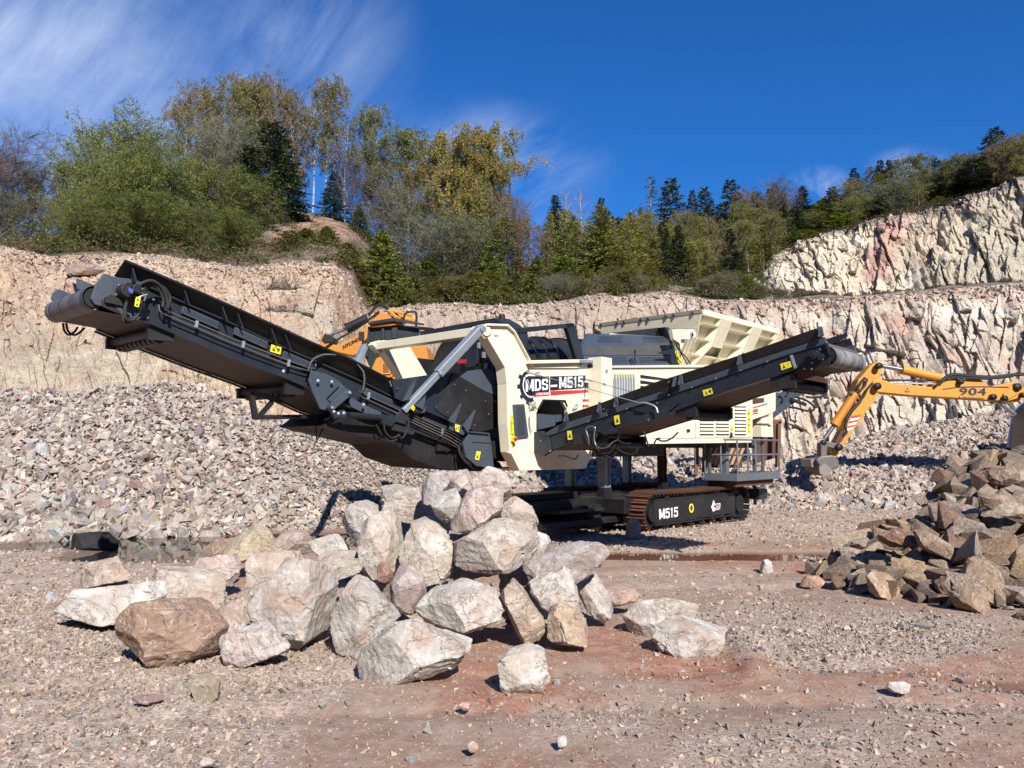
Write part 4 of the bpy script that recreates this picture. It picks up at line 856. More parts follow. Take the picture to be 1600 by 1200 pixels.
# ---------------------------------------------------------------- side panel, gutter, column
mb = MB()
def pn(q, y0=0.0, y1=.05, m=0): ply(mb, q, y0, y1, m)
pn([(828, 571), (925, 571), (925, 626), (838, 626), (828, 640)]); pn([(828, 640), (838, 645), (838, 707), (828, 707)]); pn([(838, 626), (848, 626), (838, 645)])
pn([(878, 626), (925, 626), (925, 700), (886, 700), (886, 640)]); pn([(792, 707), (925, 700), (925, 710), (915, 732), (812, 735), (799, 709)])
mb.prism([Ly((784, 707), .19), Ly((799, 708), 0), Ly((812, 735), 0), Ly((799, 735), .19)], (0, .02, 0)); mb.box(Ly((812, 735), 0).x, Ly((915, 733), 0).x, .03, .9, Ly((860, 734), 0).z, Ly((860, 734), 0).z + .03)
panel = mb.build('side_panel', M['cream'], mach, bevel=.003)
mb = MB(); ply(mb, [(829, 563), (931, 561), (931, 566), (829, 568)], -.10, .0); ply(mb, [(829, 568), (906, 567), (906, 575), (829, 575)], -.03, 0.0); mb.build('gutter', M['cream'], panel, bevel=.003)
mb = MB(); ply(mb, [(906, 562), (930, 561.5), (930, 566), (906, 566.5)], -.112, -.103); mb.build('gutter_cover', M['galv'], panel)
x0 = Ly((940, 600), -.27).x; x1 = Ly((951, 600), -.27).x; zt = Ly((945, 558), -.27).z
mb = MB(); mb.box(x0, x1 + .1, -.27, -.002, 1.6, zt); colm = mb.build('corner_post', M['cream'], mach, bevel=.006)
mb = MB(); a = Ly(cE((850, 130))[0], -.275); mb.cyl(a, a + Vector((0, -.012, 0)), .028, n=14); mb.build('door_lock', M['galv'], colm)
mb = MB(); a = Ly(cE((705, 80))[0], -.06); mb.box(a.x - .05, a.x + .05, -.1, 0, a.z - .03, a.z + .025); mb.build('beacon_bracket', M['black'], panel)
# inside of the opening, dark machinery, drum and cover
mb = MB(); ply(mb, [(836, 622), (888, 622), (888, 708), (836, 708)], .9, .95); x_ = Ly((838, 660), 0).x; mb.box(x_ - .04, x_, .05, .9, 1.4, 2.3); mb.box(-.05, 4.6, .35, 2.15, 1.35, 1.6)
mb.box(.05, 3.6, 2.35, 2.4, 1.5, 3.0); mb.box(.25, .3, .2, 2.3, 1.3, 2.2); mb.build('chassis', M['black'], mach)
mb = MB(); ply(mb, cE((125, 575), (320, 590), (320, 700), (130, 745)), .12, .14); ply(mb, cE((325, 585), (430, 585), (430, 640), (325, 665)), .14, .16); mb.build('inner_chute', M['darkblue'], mach)
zc = Ly((720, 587), 1.25).z; RD = .66
mb = MB(); mb.cyl((.16, 1.25, zc), (4.9, 1.25, zc + .32), RD, n=44, cap=False); mb.cyl((4.9, 1.25, zc + .32), (.16, 1.25, zc), RD - .03, n=44, cap=False)
for k in range(9): x_ = .16 + k * .58; mb.cyl((x_, 1.25, zc + k * .038), (x_ + .05, 1.25, zc + .003 + k * .038), RD + .03, n=44)
drum = mb.build('trommel_drum', M['black'], mach, True)
mb = MB()
for k in range(7): t = R(120 + k * 17); mb.box(.10, .15, 1.25 + (RD - .05) * math.cos(t) - .02, 1.25 + (RD - .05) * math.cos(t) + .02, zc + RD * .96 * math.sin(t) - .045, zc + RD * .96 * math.sin(t) + .045)
mb.build('drum_clip', M['galv'], drum)
mb = MB(); mb.box(.02, .06, .75, 1.0, zc + .10, zc + .38); mb.box(.03, .055, .95, 1.6, zc - .02, zc + .02); mb.build('spray_box', M['dark'], mach)
sticker(mach, lambda p: Lx(p, .015), cC((760, 480), (868, 476), (856, 520), (765, 515)), (0, 0, 0), M['red'], 'red_plate', False)
mb = MB(); q = [Lx(p, .32) for p in ((655, 518), (703, 509), (771, 497), (787, 506), (800, 518), (800, 560), (770, 560), (745, 540), (700, 530), (660, 530))]
mb.prism(q, (.35, 0, 0.03)); mb.build('drum_hood', M['dark'], mach)
mb = MB(); a = Lx(cC((1228, 60))[0], .5); mb.cyl(a + Vector((0, 0, -.04)), a + Vector((0, 0, .06)), .05, n=12); mb.dome(a + Vector((0, 0, .06)), (0, 0, 1), .05); mb.build('beacon', M['black'], mach, True)
mb = MB(); bar0 = [(802, 513), (895, 504.5), (897, 511), (803, 521)]; ply(mb, bar0, .28, .34); ply(mb, [(884, 506), (897, 505), (913, 560), (901, 561)], .28, .36); ply(mb, [(800, 520), (806, 516), (834, 564), (824, 564)], .26, .32)
mb.build('cover_frame', M['dark'], mach, bevel=.004)
mb = MB()
for k in range(4):
    x_ = 823 + k * 17; mb.tube([Ly((x_, 561), .5), Ly((x_ - 4, 545), .42), Ly((x_ - 14, 531), .55), Ly((x_ - 26, 526), .9)], .012, 6)
mb.build('canopy_hoop', M['dark'], mach, True)
mb = MB(); mb.prism([Ly(p, .9) for p in ((822, 545), (897, 542), (912, 562), (832, 564))], (0, .05, 0)); mb.box(1.2, 4.2, .5, .54, zc - .6, zc + .02); mb.build('mesh_screen', M['black'], mach)
# drum side cover: three facets
C0 = [Ly((919, 521), .62), Ly((1046, 526), .62), Ly((1053, 538.5), .40), Ly((910, 538), .40)]
C1 = [C0[3], C0[2], Ly((1058, 557), .36), Ly((910, 556), .36)]
C2 = [C1[3], C1[2], Ly((1062, 570), .14), Ly((912, 573), .14)]
mb = MB()
for q in (C0, C1, C2): mb.prism(q, (0, .05, 0), 0)
cov = mb.build('drum_cover', M['darkblue'], mach)
mb = MB()
mb.prism([C1[0] + Vector((.05, -.006, -.02)), C1[1] + Vector((-.05, -.006, -.02)), C1[2] + Vector((-.05, -.006, .02)), C1[3] + Vector((.05, -.006, .02))], (0, .004, 0)); mb.build('smooth_panel', paint('grey_panel_paint', (.055, .058, .058), .5, dusty=.2), cov)
mb = MB(); o = Vector((0, -.008, .004))
slots(mb, C0[0].lerp(C0[3], .12).lerp(C0[1].lerp(C0[2], .12), .62), C0[1].lerp(C0[2], .12), C0[0].lerp(C0[3], .85).lerp(C0[1].lerp(C0[2], .85), .62), 26, 5, .5, .5, .4, o); slots(mb, C0[0].lerp(C0[3], .2).lerp(C0[1].lerp(C0[2], .2), .12), C0[0].lerp(C0[3], .2).lerp(C0[1].lerp(C0[2], .2), .4), C0[0].lerp(C0[3], .85).lerp(C0[1].lerp(C0[2], .85), .12), 16, 4, .5, .5, .4, o)
slots(mb, C2[0].lerp(C2[3], .1).lerp(C2[1].lerp(C2[2], .1), .18), C2[0].lerp(C2[3], .1).lerp(C2[1].lerp(C2[2], .1), .42), C2[0].lerp(C2[3], .8).lerp(C2[1].lerp(C2[2], .8), .18), 18, 5, .5, .5, .4, o); slots(mb, C2[0].lerp(C2[3], .1).lerp(C2[1].lerp(C2[2], .1), .54), C2[0].lerp(C2[3], .1).lerp(C2[1].lerp(C2[2], .1), .97), C2[0].lerp(C2[3], .8).lerp(C2[1].lerp(C2[2], .8), .54), 30, 5, .5, .5, .4, o)
mb.build('punched_slots', M['black'], cov)
def fr(A_, B_, C_, D_, a, b): return (A_.lerp(B_, a)).lerp(D_.lerp(C_, a), b)
text_quad('M515', [fr(*C2, .445, .25) + o, fr(*C2, .52, .25) + o, fr(*C2, .52, .75) + o, fr(*C2, .445, .75) + o], M['ink'], cov, bold=.1)
mb = MB(); ply(mb, cH_((1000, 370), (1010, 455), (1090, 655), (1000, 665), (985, 560), (860, 545), (1005, 500), (985, 400)), .10, .14); mb.build('end_plate', M['dark'], cov)
sticker(cov, lambda p: Ly(p, .095), cH_((1030, 525), (1055, 520), (1100, 645), (1070, 650)), (0, 0, 0))
mb = MB(); ply(mb, cH_((350, 335), (950, 270), (1010, 375), (940, 370)), .75, .8); ply(mb, cH_((930, 275), (965, 275), (1050, 450), (1005, 430)), .5, .7); mb.build('rear_plate', M['dark'], mach)
# ---------------------------------------------------------------- engine bay
mb = MB(); Eb = [(951, 574), (1176, 571), (1176, 686), (1172, 691), (985, 693.5), (951, 694)]; ply(mb, Eb, 0, 1.1); eng = mb.build('engine_cover', M['cream'], mach, bevel=.008)
mb = MB(); ply(mb, [(951, 571.5), (1100, 570), (1176, 571), (1176, 573.5), (951, 574.5)], -.04, .12); ply(mb, [(985, 690), (1174, 687), (1174, 691.5), (985, 694)], -.03, 0); ply(mb, cF((380, 800), (440, 800), (440, 965), (380, 965)), -.012, 0); ply(mb, cF((792, 640), (845, 640), (845, 940), (792, 940)), -.012, 0)
mb.build('cover_trim', M['cream'], eng, bevel=.003)
mb = MB(); ply(mb, cE((935, 165), (1140, 165), (1140, 410), (935, 410)), -.006, -.002, 0)
for k in range(8):
    x_ = 940 + k * 27; ply(mb, cE((x_, 205), (x_ + 15, 205), (x_ + 15, 410), (x_, 410)), -.05, -.008, 1); ply(mb, cE((x_ + 19, 162), (x_ + 23, 162), (x_ + 23, 410), (x_ + 19, 410)), -.04, -.008, 2)
mb.build('radiator_grille', [M['black'], M['galv'], M['cream']], eng)
mb = MB()
for (a, b) in (((1205, 170), (1440, 205)), ((1205, 228), (1345, 250)), ((1205, 283), (1300, 300))):
    ply(mb, cE((a[0], a[1]), (b[0] + 60, b[1] + 8), (b[0] + 60, b[1] + 30), (a[0], a[1] + 34)), -.006, -.002)
mb.build('vent_slot', M['ink'], eng)
cols = ((490, 632, 700), (660, 790, 660), (855, 970, 630))
mb = MB(); mb2 = MB()
for x0_, x1_, yt in cols:
    k = 0; y_ = 925
    while y_ > yt:
        ply(mb2, cF((x0_, y_ - 6), (x1_, y_ - 5), (x1_, y_ + 9), (x0_, y_ + 8)), -.006, -.002)
        A_, B_, C_, D_ = [Ly(p, -.003) for p in cF((x0_ + 4, y_ - 28), (x1_, y_ - 27), (x1_, y_ - 4), (x0_ + 4, y_ - 5))]; o = Vector((0, -.035, 0)); mb.add([A_, B_, C_ + o, D_ + o, C_, D_], [(0, 1, 2, 3), (3, 2, 4, 5), (0, 3, 5), (1, 4, 2)]); y_ -= 36
mb.build('louvre', M['cream'], eng); mb2.build('louvre_gap', M['black'], eng)
mb = MB()
for q in (cF((440, 800), (444, 800), (444, 962), (440, 962)), cF((440, 960), (1030, 957), (1030, 962), (440, 965)), cF((0, 962), (380, 962), (380, 966), (0, 966)), cF((380, 820), (384, 820), (384, 962), (380, 962)), cF((840, 600), (844, 600), (844, 955), (840, 955))): ply(mb, q, -.004, -.001)
ply(mb, cF((812, 905), (832, 905), (832, 955), (812, 955)), -.03, -.004); ply(mb, cF((360, 870), (390, 870), (390, 900), (360, 900)), -.02, -.004); mb.build('door_seam', M['ink'], eng)
sticker(eng, lambda p: Ly(p, -.006), cF((985, 668), (1014, 668), (1016, 915), (987, 915)), (0, 0, 0)); sticker(eng, lambda p: Ly(p, -.016), cF((810, 835), (832, 835), (832, 895), (812, 895)), (0, 0, 0))
mb = MB(); a = Ly(cH_((605, 715))[0], .05); b = Ly(cH_((615, 545))[0], .05); mb.cyl(a, b, .012, n=8); mb.cyl(b, b + Vector((0, 0, .05)), .022, n=10); mb.cyl(a, a + Vector((0, 0, .02)), .05, n=10); mb.build('aerial', M['black'], eng)
# tail wing
mb = MB(); ply(mb, [(1175, 600), (1209, 596), (1212, 604), (1212, 641), (1207, 645), (1175, 656)], .02, .10); ply(mb, cF((1215, 700), (1250, 690), (1250, 825), (1220, 825)), .04, .12); ply(mb, cF((1150, 800), (1250, 800), (1250, 812), (1150, 812)), .04, .5); ply(mb, [(1175, 600), (1209, 596), (1209, 601), (1175, 605)], .1, 2.2); wing = mb.build('tail_wing', M['cream'], mach, bevel=.005)
mb = MB(); ply(mb, cF((1040, 640), (1195, 597), (1195, 612), (1040, 655)), .012, .018); ply(mb, cF((1035, 712), (1098, 695), (1098, 703), (1035, 720)), .012, .018, 1); mb.build('stripe', [M['galv'], M['ink']], wing)
text_quad('1000', [Ly(p, .012) for p in cF((1035, 668), (1095, 655), (1095, 688), (1035, 700))], M['red'], wing, bold=.1)
mb = MB(); ply(mb, cF((1040, 550), (1160, 545), (1160, 590), (1040, 610)), .012, .018); mb.build('cut_out', M['rustdark'], wing)
# ---------------------------------------------------------------- hopper
T0 = Ly((1098, 483.5), -.12); T1 = Ly((1215, 517), -.12); zt = T0.z; x0, x1 = T0.x, T1.x
B0 = Vector((x0 + .12, .62, 3.02)); B1 = Vector((x1 - .25, .62, 3.02)); T0 = Vector((x0, -.12, zt)); T1 = Vector((x1, -.12, zt))
mb = MB(); mb.prism([T0, T1, B1, B0], (0, .02, 0)); yb = 2.35
mb.prism([(x0, yb, zt), (x1, yb, zt), (B1.x, 1.7, 3.02), (B0.x, 1.7, 3.02)], (0, -.02, 0)); mb.box(x0, x1, -.15, -.06, zt - .11, zt); mb.box(x0, x1, yb - .03, yb + .06, zt - .11, zt)
ew = [Lx(p, x0 - .02) for p in ((948, 507), (1097, 490), (1084, 513), (1065, 551), (1020, 556), (948, 520))]
mb.prism([(x0 - .02, -.10, zt - .07), (x0 - .02, yb, zt - .07), (x0 + .02, yb, ew[5].z), (x0 + .02, .0, ew[2].z), (x0 + .10, .12, zt - .62)][::-1], (.03, 0, 0)); mb.prism([(x0 + .02, .05, ew[2].z - .02), (x0 + .02, yb, ew[5].z - .02), (x0 + .3, 1.9, 3.0), (x0 + .2, .55, 3.0)], (.03, 0, 0))
hop = mb.build('hopper', M['cream'], mach, bevel=.006)
mb = MB(); mb.prism([(x0 - .02, -.12, zt), (x0 - .02, yb, zt), (x0 - .0, yb, zt - .07), (x0 - .0, -.12, zt - .07)], (-.03, 0, 0)); mb.build('lip_plate', paint('cream_painted_shade', (.36, .33, .24), .6), hop)  # cream paint darkened: the shade on the lip is put into its colour
mb = MB()
for k in range(8): y_ = .05 + k * .3 + (.12 if k % 2 else 0); mb.prism([(x0 - .03, y_, zt - .08), (x0 - .03, y_ + .015, zt - .08), (x0 - .03, y_ + .05, zt - .02), (x0 - .03, y_ + .035, zt - .02)], (-.03, 0, 0))
mb.build('hook', M['black'], hop)
W = x1 - x0; outn = Vector((0, -(zt - 3.02), -.74)).normalized()
def hw(a, b): return T0.lerp(T1, a).lerp(B0.lerp(B1, a), b)
mb = MB()
for b in (.24, .48, .72, .95):  # horizontal ribs
    A_, B_ = hw(.03, b), hw(.985, b); d = Vector((0, -.13, 0)); up = (hw(0, b - .035) - hw(0, b)); mb.prism([A_, A_ + d + up * .3, A_ + d + up, A_ + up], B_ - A_)
mb.build('rib', M['cream'], hop, bevel=.004)
for a, w_ in ((.20, .13), (.62, .13), (.97, .03)):
    mb = MB(); 
    for s_ in (0, 1):
        aa = a + s_ * w_; d0, d1 = Vector((0, -.10, 0)), Vector((0, -.20, 0)); P0, P1, P2 = hw(aa, .08), hw(aa - .0, .55), hw(aa - (.10 if s_ == 0 else -.12) * (w_ > .05), 1.0)
        mb.prism([P0, P0 + d0, P1 + d1, P2 + d0, P2], (.02, 0, 0))
    if w_ > .05: mb.prism([hw(a, .08) + Vector((0, -.10, 0)), hw(a + w_, .08) + Vector((0, -.10, 0)), hw(a + w_, .55) + Vector((0, -.2, 0)), hw(a, .55) + Vector((0, -.2, 0))], (0, .015, 0))
    mb.build('rib', M['cream'], hop, bevel=.004)
bolts(hop, [(1060 + i * 16, 0) for i in range(0)] or [(1110, 500)], lambda p: Ly(p, -.2), NY, .001)
mb = MB(); ply(mb, cH_((1120, 300), (1220, 295), (1252, 330), (1252, 370), (1220, 395), (1125, 400)), -.06, .02); ply(mb, cH_((1000, 300), (1120, 295), (1140, 400), (1100, 510), (1020, 400)), .02, .10, 0); a = Ly(cH_((1198, 355))[0], -.06); mb.cyl(a, a + Vector((0, -.03, 0)), .055, n=18, m=1); mb.cyl(a + Vector((0, -.03, 0)), a + Vector((0, -.036, 0)), .028, n=14, m=2)
mb.build('pivot_bracket', [M['cream'], M['galv'], M['black']], hop, bevel=.003)
mb = MB(); mb.box(x0 + .1, x1 - .2, .5, 1.9, 2.4, 3.02); mb.box(x1 - .5, x1 + .1, .1, 2.2, 1.75, 2.45); mb.build('feeder', M['cream'], mach)
hose(hop, cH_((1020, 420), (1080, 440), (1075, 520), (1120, 590), (1160, 660)), .0, .012); hose(hop, cH_((1030, 410), (1060, 500), (1150, 590), (1195, 660)), -.03, .012)
# ---------------------------------------------------------------- lettering and small fittings on the side panel
dec = MB(); ply(dec, cZ3((480, 512), (735, 505), (735, 582), (480, 600)), -.008, -.002, 0); ply(dec, cZ3((330, 510), (472, 512), (472, 612), (330, 645), (300, 600), (295, 550)), -.008, -.002, 0)
ply(dec, cZ3((482, 604), (735, 595), (735, 610), (482, 630)), -.008, -.002, 1); ply(dec, cZ3((390, 614), (474, 608), (474, 630), (378, 637)), -.0105, -.0085, 1); ply(dec, cZ3((482, 566), (522, 564), (522, 577), (482, 579)), -.0105, -.0085, 2); ply(dec, cZ3((695, 540), (735, 538), (735, 548), (695, 550)), -.0105, -.0085, 2)
ply(dec, cZ3((700, 508), (722, 508), (722, 530), (700, 530)), -.0105, -.0085, 3)
cg = Ly(cZ3((352, 572))[0], -.005); 
for k in range(14):
    t = R(95 + k * 15); u = Vector((math.cos(t), 0, math.sin(t) * 1.05)); v = Vector((math.cos(t + R(15)), 0, math.sin(t + R(15)) * 1.05)); r0, r1 = .175, .225
    if k < 13: dec.prism([cg + u * r0, cg + v * r0, cg + v * r1, cg + u * r1], (0, -.003, 0), 0); dec.prism([cg + u * (r0 - .03), cg + v * (r0 - .03), cg + v * (r0 - .012), cg + u * (r0 - .012)], (0, -.0075, 0), 2)
for t in (150, 185, 222, 258):
    u = Vector((math.cos(R(t)), 0, math.sin(R(t)))); w_ = Vector((-u.z, 0, u.x)) * .03; dec.prism([cg + u * .2 - w_, cg + u * .2 + w_, cg + u * .275 + w_, cg + u * .275 - w_], (0, -.0035, 0), 0)
logo = dec.build('logo_panel', [M['ink'], M['red'], M['white'], M['cream']], panel)
block_letters('MDS', [Ly(p, -.013) for p in cZ3((326, 532), (464, 528), (464, 596), (326, 608))], M['white'], panel)
block_letters('M515', [Ly(p, -.013) for p in cZ3((535, 516), (684, 513), (684, 578), (535, 588))], M['white'], panel)
text_quad('A TEREX BRAND', [Ly(p, -.013) for p in cZ3((394, 617), (471, 612), (471, 625), (392, 631))], M['white'], panel, bold=.08)
mb = MB(); ply(mb, cZ3((682, 655), (732, 655), (732, 668), (682, 670)), -.006, -.002); ply(mb, cZ3((682, 690), (732, 688), (732, 702), (682, 704)), -.006, -.002); mb.build('red_label', M['red'], panel)
mb = MB(); ply(mb, cD((1085, 280), (1195, 275), (1240, 620), (1105, 635)), -.03, -.002, 0); g = [Ly(p, -.032) for p in cD((1110, 300), (1200, 295), (1215, 600), (1120, 605))]; slots(mb, g[0], g[1], g[3], 5, 18, .6, .45, 0, Vector((0, -.002, 0)), 1); mb.build('vent_mesh', [M['darkblue'], M['black']], panel)
for q in (cD((977, 385), (1010, 378), (1030, 740), (1000, 740)),): sticker(portal, lambda p: Ly(p, -.004), [(797.5, 648), (802.5, 647), (804, 700), (799.5, 700)], (0, 0, 0))
sticker(panel, lambda p: Ly(p, -.004), cD((1045, 450), (1065, 450), (1066, 600), (1048, 600)), (0, 0, 0))
mb = MB(); a = Ly(cD((1080, 640))[0], -.03); mb.box(a.x - .03, a.x + .03, -.06, -.002, a.z - .035, a.z + .035, 0); mb.cyl((a.x, -.06, a.z), (a.x, -.10, a.z), .025, n=12, m=1); mb.build('emergency_stop', [M['yellow'], M['red']], panel)
mb = MB()
for q in (cZ3((345, 675), (372, 680), (372, 715), (350, 720), (352, 690), (345, 675)), cZ3((350, 760), (350, 830), (362, 860)), cZ3((620, 715), (650, 675), (655, 705), (625, 718))): mb.tube([Ly(p, -.03) for p in q], .008, 6)
mb.build('latch', M['galv'], panel, True)
# edges of the opening
mb = MB(); op = cZ3((400, 718), (432, 660), (566, 664), (580, 700)); 
for a, b in zip(op, op[1:]): mb.bar(Ly(a, -.0), Ly(b, -.0), .02, .05, (0, 1, 0))
mb.build('opening_rim', M['black'], panel)
# ---------------------------------------------------------------- side conveyor (towards camera right)
XN = .50; XW = 1.0; XF = XN + XW
def LX(p, dx=0.0): return Lx(p, XN + dx)
stop = [(848, 678), (884, 657), (935, 642), (979, 628), (1056, 601), (1155, 568), (1234, 541), (1287, 526)]
smid = [(856, 681), (890, 669), (947, 650), (979, 639), (1044, 618), (1155, 580), (1234, 553), (1290, 537)]
sbot = [(859, 705), (898, 692), (950, 676), (1012, 656), (1045, 647), (1132, 613), (1215, 588), (1242, 578)]
mb = MB()
S1, S2, S3 = [LX(p) for p in stop], [LX(p) for p in smid], [LX(p) for p in sbot]
def xstrip(P_, Q_, x, th, m=0):
    for i in range(len(P_) - 1): mb.prism([Vector((x, v.y, v.z)) for v in (P_[i], P_[i + 1], Q_[i + 1], Q_[i])], (th, 0, 0), m)
for x_, th in ((XN, .05), (XF, -.05)): xstrip(S2, S3, x_, th); xstrip(S1, S2, x_ + (.02 if th > 0 else -.02), th * .8, 1)
for a, b in zip(S2, S2[1:]): mb.prism([(XN - .02, a.y, a.z), (XN - .02, b.y, b.z), (XN - .02, b.y, b.z - .012), (XN - .02, a.y, a.z - .012)], (.03, 0, 0))
for a, b in zip(S3, S3[1:]): mb.prism([(XN - .025, a.y, a.z + .012), (XN - .025, b.y, b.z + .012), (XN - .025, b.y, b.z), (XN - .025, a.y, a.z)], (.03, 0, 0))
sc_ = mb.build('side_conveyor', [M['dark'], M['darkblue']], mach, bevel=.004)
mb = MB(); plx(mb, cE((95, 765), (180, 755), (190, 790), (240, 800), (272, 965), (190, 1018), (95, 985)), XN - .03, XN + .03); mb.build('tail_plate', M['dark'], sc_, bevel=.005)
mb = MB(); plx(mb, [(1018, 643), (1060, 630), (1046, 642), (1039, 651), (1012, 660), (985, 664), (990, 655)], XN - .03, XN + .0); plx(mb, cE((740, 750), (820, 710), (890, 700), (960, 745), (930, 780), (830, 800)), XN - .06, XN - .03); plx(mb, cE((500, 800), (600, 790), (720, 720), (760, 800), (700, 900), (500, 890)), XN - .045, XN - .03)
mb.build('frame_stiffener', M['dark'], sc_, bevel=.003)
ktop = [(884, 648), (935, 631), (1027, 596), (1056, 587), (1152, 556), (1275, 513)]; kbot = [(884, 659), (935, 643), (1027, 612), (1056, 602), (1155, 569), (1284, 527)]
mb = MB(); K1_, K2_ = [LX(p, -.03) for p in ktop], [LX(p, .01) for p in kbot]
mb2 = MB()
for i in range(len(K1_) - 1):
    mb.prism([K1_[i], K1_[i + 1], K2_[i + 1], K2_[i]], (.02, 0, 0)); f = lambda v: Vector((XN + XF - v.x, v.y, v.z)); mb2.prism([f(K1_[i]), f(K1_[i + 1]), f(K2_[i + 1]), f(K2_[i])], (-.02, 0, 0))
mb.build('skirt_board', M['black'], sc_); mb2.build('skirt_board', M['black'], sc_)
mb = MB()
for (x_, y_) in ((884, 655), (936, 640), (962, 632), (1054, 600), (1063, 597), (1155, 566), (1282, 522)):
    b, t = LX((x_, y_ + 3), -.05), LX((x_, y_ - 12), -.05); d = Vector((0, .03, 0)); mb.prism([b - d, b + d, t + d * .3, t - d * .3], (.03, 0, 0)); mb.prism([b + Vector((-.05, 0, -.01)), b + Vector((.02, 0, -.01)), t], (0, .012, 0))
mb.build('gusset', M['darkblue'], sc_)
mb = MB(); plx(mb, cF((95, 440), (230, 410), (230, 440), (170, 470), (120, 525), (90, 500)), XN - .04, XN - .02); mb.build('frame_joint', M['black'], sc_)
# belt and head drum
h0 = LX((1290, 556)); SDR = .105
ring = [Vector((0, h0.y + -SDR * math.cos(t), h0.z + SDR * math.sin(t))) for t in np.linspace(R(75), R(-105), 18)]
under = [Vector((0, v.y, v.z + .01)) for v in S3[::-1]]; upper = [Vector((0, v.y, v.z + .01)) for v in S2]
mb = MB(); ff = ring + [under[0].lerp(ring[-1], .5)] + under
for a, b in zip(ff, ff[1:]): mb.add([(XN + .055, a.y, a.z), (XN + .055, b.y, b.z), (XF - .055, b.y, b.z), (XF - .055, a.y, a.z)], [(0, 1, 2, 3)])
for a, b in zip(upper + [ring[0]], (upper + [ring[0]])[1:]): mb.add([(XN + .055, a.y, a.z), (XN + .055, b.y, b.z), (XF - .055, b.y, b.z), (XF - .055, a.y, a.z)], [(0, 1, 2, 3)])
mb.build('belt', M['belt'], sc_, True)
mm, n, l, p = newmat('scuffed_head_belt'); tc = n.new('ShaderNodeTexCoord'); mp = n.new('ShaderNodeMapping'); mp.inputs['Scale'].default_value = (5, 1.2, 1.2); l.new(tc.outputs['Object'], mp.inputs[0])
s_ = nnoise(n, l, mp.outputs[0], 1.4, 6, .65, .5); l.new(nmix(n, l, nramp(n, l, s_, .42, .58), (.03, .026, .024), (.23, .23, .23)), p.inputs['Base Color']); p.inputs['Roughness'].default_value = .6
mb = MB()
for a, b in zip(ring, ring[1:]):
    c0 = Vector((0, h0.y, h0.z)); a2, b2 = c0 + (a - c0) * 1.03, c0 + (b - c0) * 1.03; mb.add([(XN + .02, a2.y, a2.z), (XN + .02, b2.y, b2.z), (XF - .02, b2.y, b2.z), (XF - .02, a2.y, a2.z)], [(0, 1, 2, 3)])
mb.build('head_wrap', mm, sc_, True)
mb = MB(); mb.cyl((XN - .0, h0.y, h0.z), (XF + .02, h0.y, h0.z), SDR * .88, n=22); mb.build('drum', M['black'], sc_, True)
mb = MB(); plx(mb, cG((440, 430), (880, 300), (900, 330), (930, 400), (930, 550), (740, 612), (500, 620)), XN - .005, XN + .03); plx(mb, cG((860, 285), (895, 285), (920, 350), (930, 440), (905, 420), (880, 340)), XN - .04, XN - .0); mb.build('head_cheek', M['black'], sc_, bevel=.003)
mb = MB(); a = LX(cG((760, 440))[0], -.01); mb.cyl(a, a + Vector((-.10, 0, 0)), .052, n=18); mb.cyl(a + Vector((-.1, 0, 0)), a + Vector((-.13, 0, 0)), .03, n=14); a = LX(cG((830, 460))[0], -.01); mb.cyl(a, a + Vector((-.05, 0, 0)), .04, n=14); mb.build('drive_motor', M['dark'], sc_, True)
bolts(sc_, cG((680, 408), (712, 535), (845, 490), (808, 370), (510, 590), (615, 610), (705, 615), (150, 520)) + cF((165, 515), (405, 435), (655, 345), (920, 258), (1190, 166), (165, 380)) + cE((655, 660), (852, 595), (1062, 525), (165, 862), (265, 965), (515, 882), (930, 752), (1283, 640), (1375, 465), (820, 528)), lambda p: LX(p, -.035), NX, .013)
mb = MB(); mb.bar(LX(cG((450, 440))[0], -.01), LX(cG((505, 605))[0], -.01), .02, .03); mb.build('edge_strip', M['galv'], sc_)
mb = MB(); b0 = Lx(cG((740, 612))[0], XN); b1 = Lx(cG((930, 552))[0], XN); 
plx(mb, cG((390, 680), (560, 640), (720, 610), (730, 680), (880, 740), (880, 790), (720, 760), (400, 700)), XN + .06, XN + .10); plx(mb, cG((390, 680), (560, 640), (720, 610), (730, 650)), XF - .1, XF - .06); mb.build('scraper_frame', M['rustdark'], sc_)
mb = MB(); plx(mb, cG((880, 225), (895, 205), (1140, 150), (1150, 235), (920, 330), (880, 300)), XF - .03, XF - .01) ; 
mb = MB(); q = [Lx(p, XF - .02) for p in cG((880, 240), (1140, 160), (1155, 200), (930, 320))]; mb.prism(q, (.02, 0, 0)); q = [Lx(p, XF - .03) for p in cG((1250, 440), (1330, 430), (1340, 590), (1240, 620))]; mb.prism(q, (.05, 0, 0)); mb.build('far_cheek', M['dark'], sc_)
mb = MB(); q = [Lx(p, XF + .01) for p in cG((1080, 335), (1200, 300), (1345, 390), (1290, 410), (1110, 410))]; mb.prism(q, (.02, 0, 0)); mb.build('rubber_flap', M['rustdark'], sc_)
def idx_(p, w_):
    a = LX(p); mb = MB()
    for dy, dz in ((0, -.06), (-w_, -.10)): mb.cyl((XN + .02, a.y + dy, a.z + dz), (XF - .02, a.y + dy, a.z + dz), .05, n=12)
    for x_ in (XN + .01, XF - .07): mb.box(x_, x_ + .06, a.y - w_ - .06, a.y + .07, a.z - .13, a.z + .02)
    for k in range(7): xx = XN + .12 + k * (XW - .24) / 6; mb.cyl((xx - .04, a.y - w_ * .5, a.z - .10), (xx + .04, a.y - w_ * .5, a.z - .10), .062, n=12)
    return mb.build('return_idler', M['black'], sc_, True)
idx_((1062, 636), .16); idx_((1212, 590), .16); idx_((930, 683), .12)
for q in (cE((440, 756), (486, 752), (496, 842), (448, 850)), cE((928, 600), (982, 588), (994, 680), (940, 692))): sticker(sc_, lambda p: LX(p, -.05), q, (0, 0, 0))
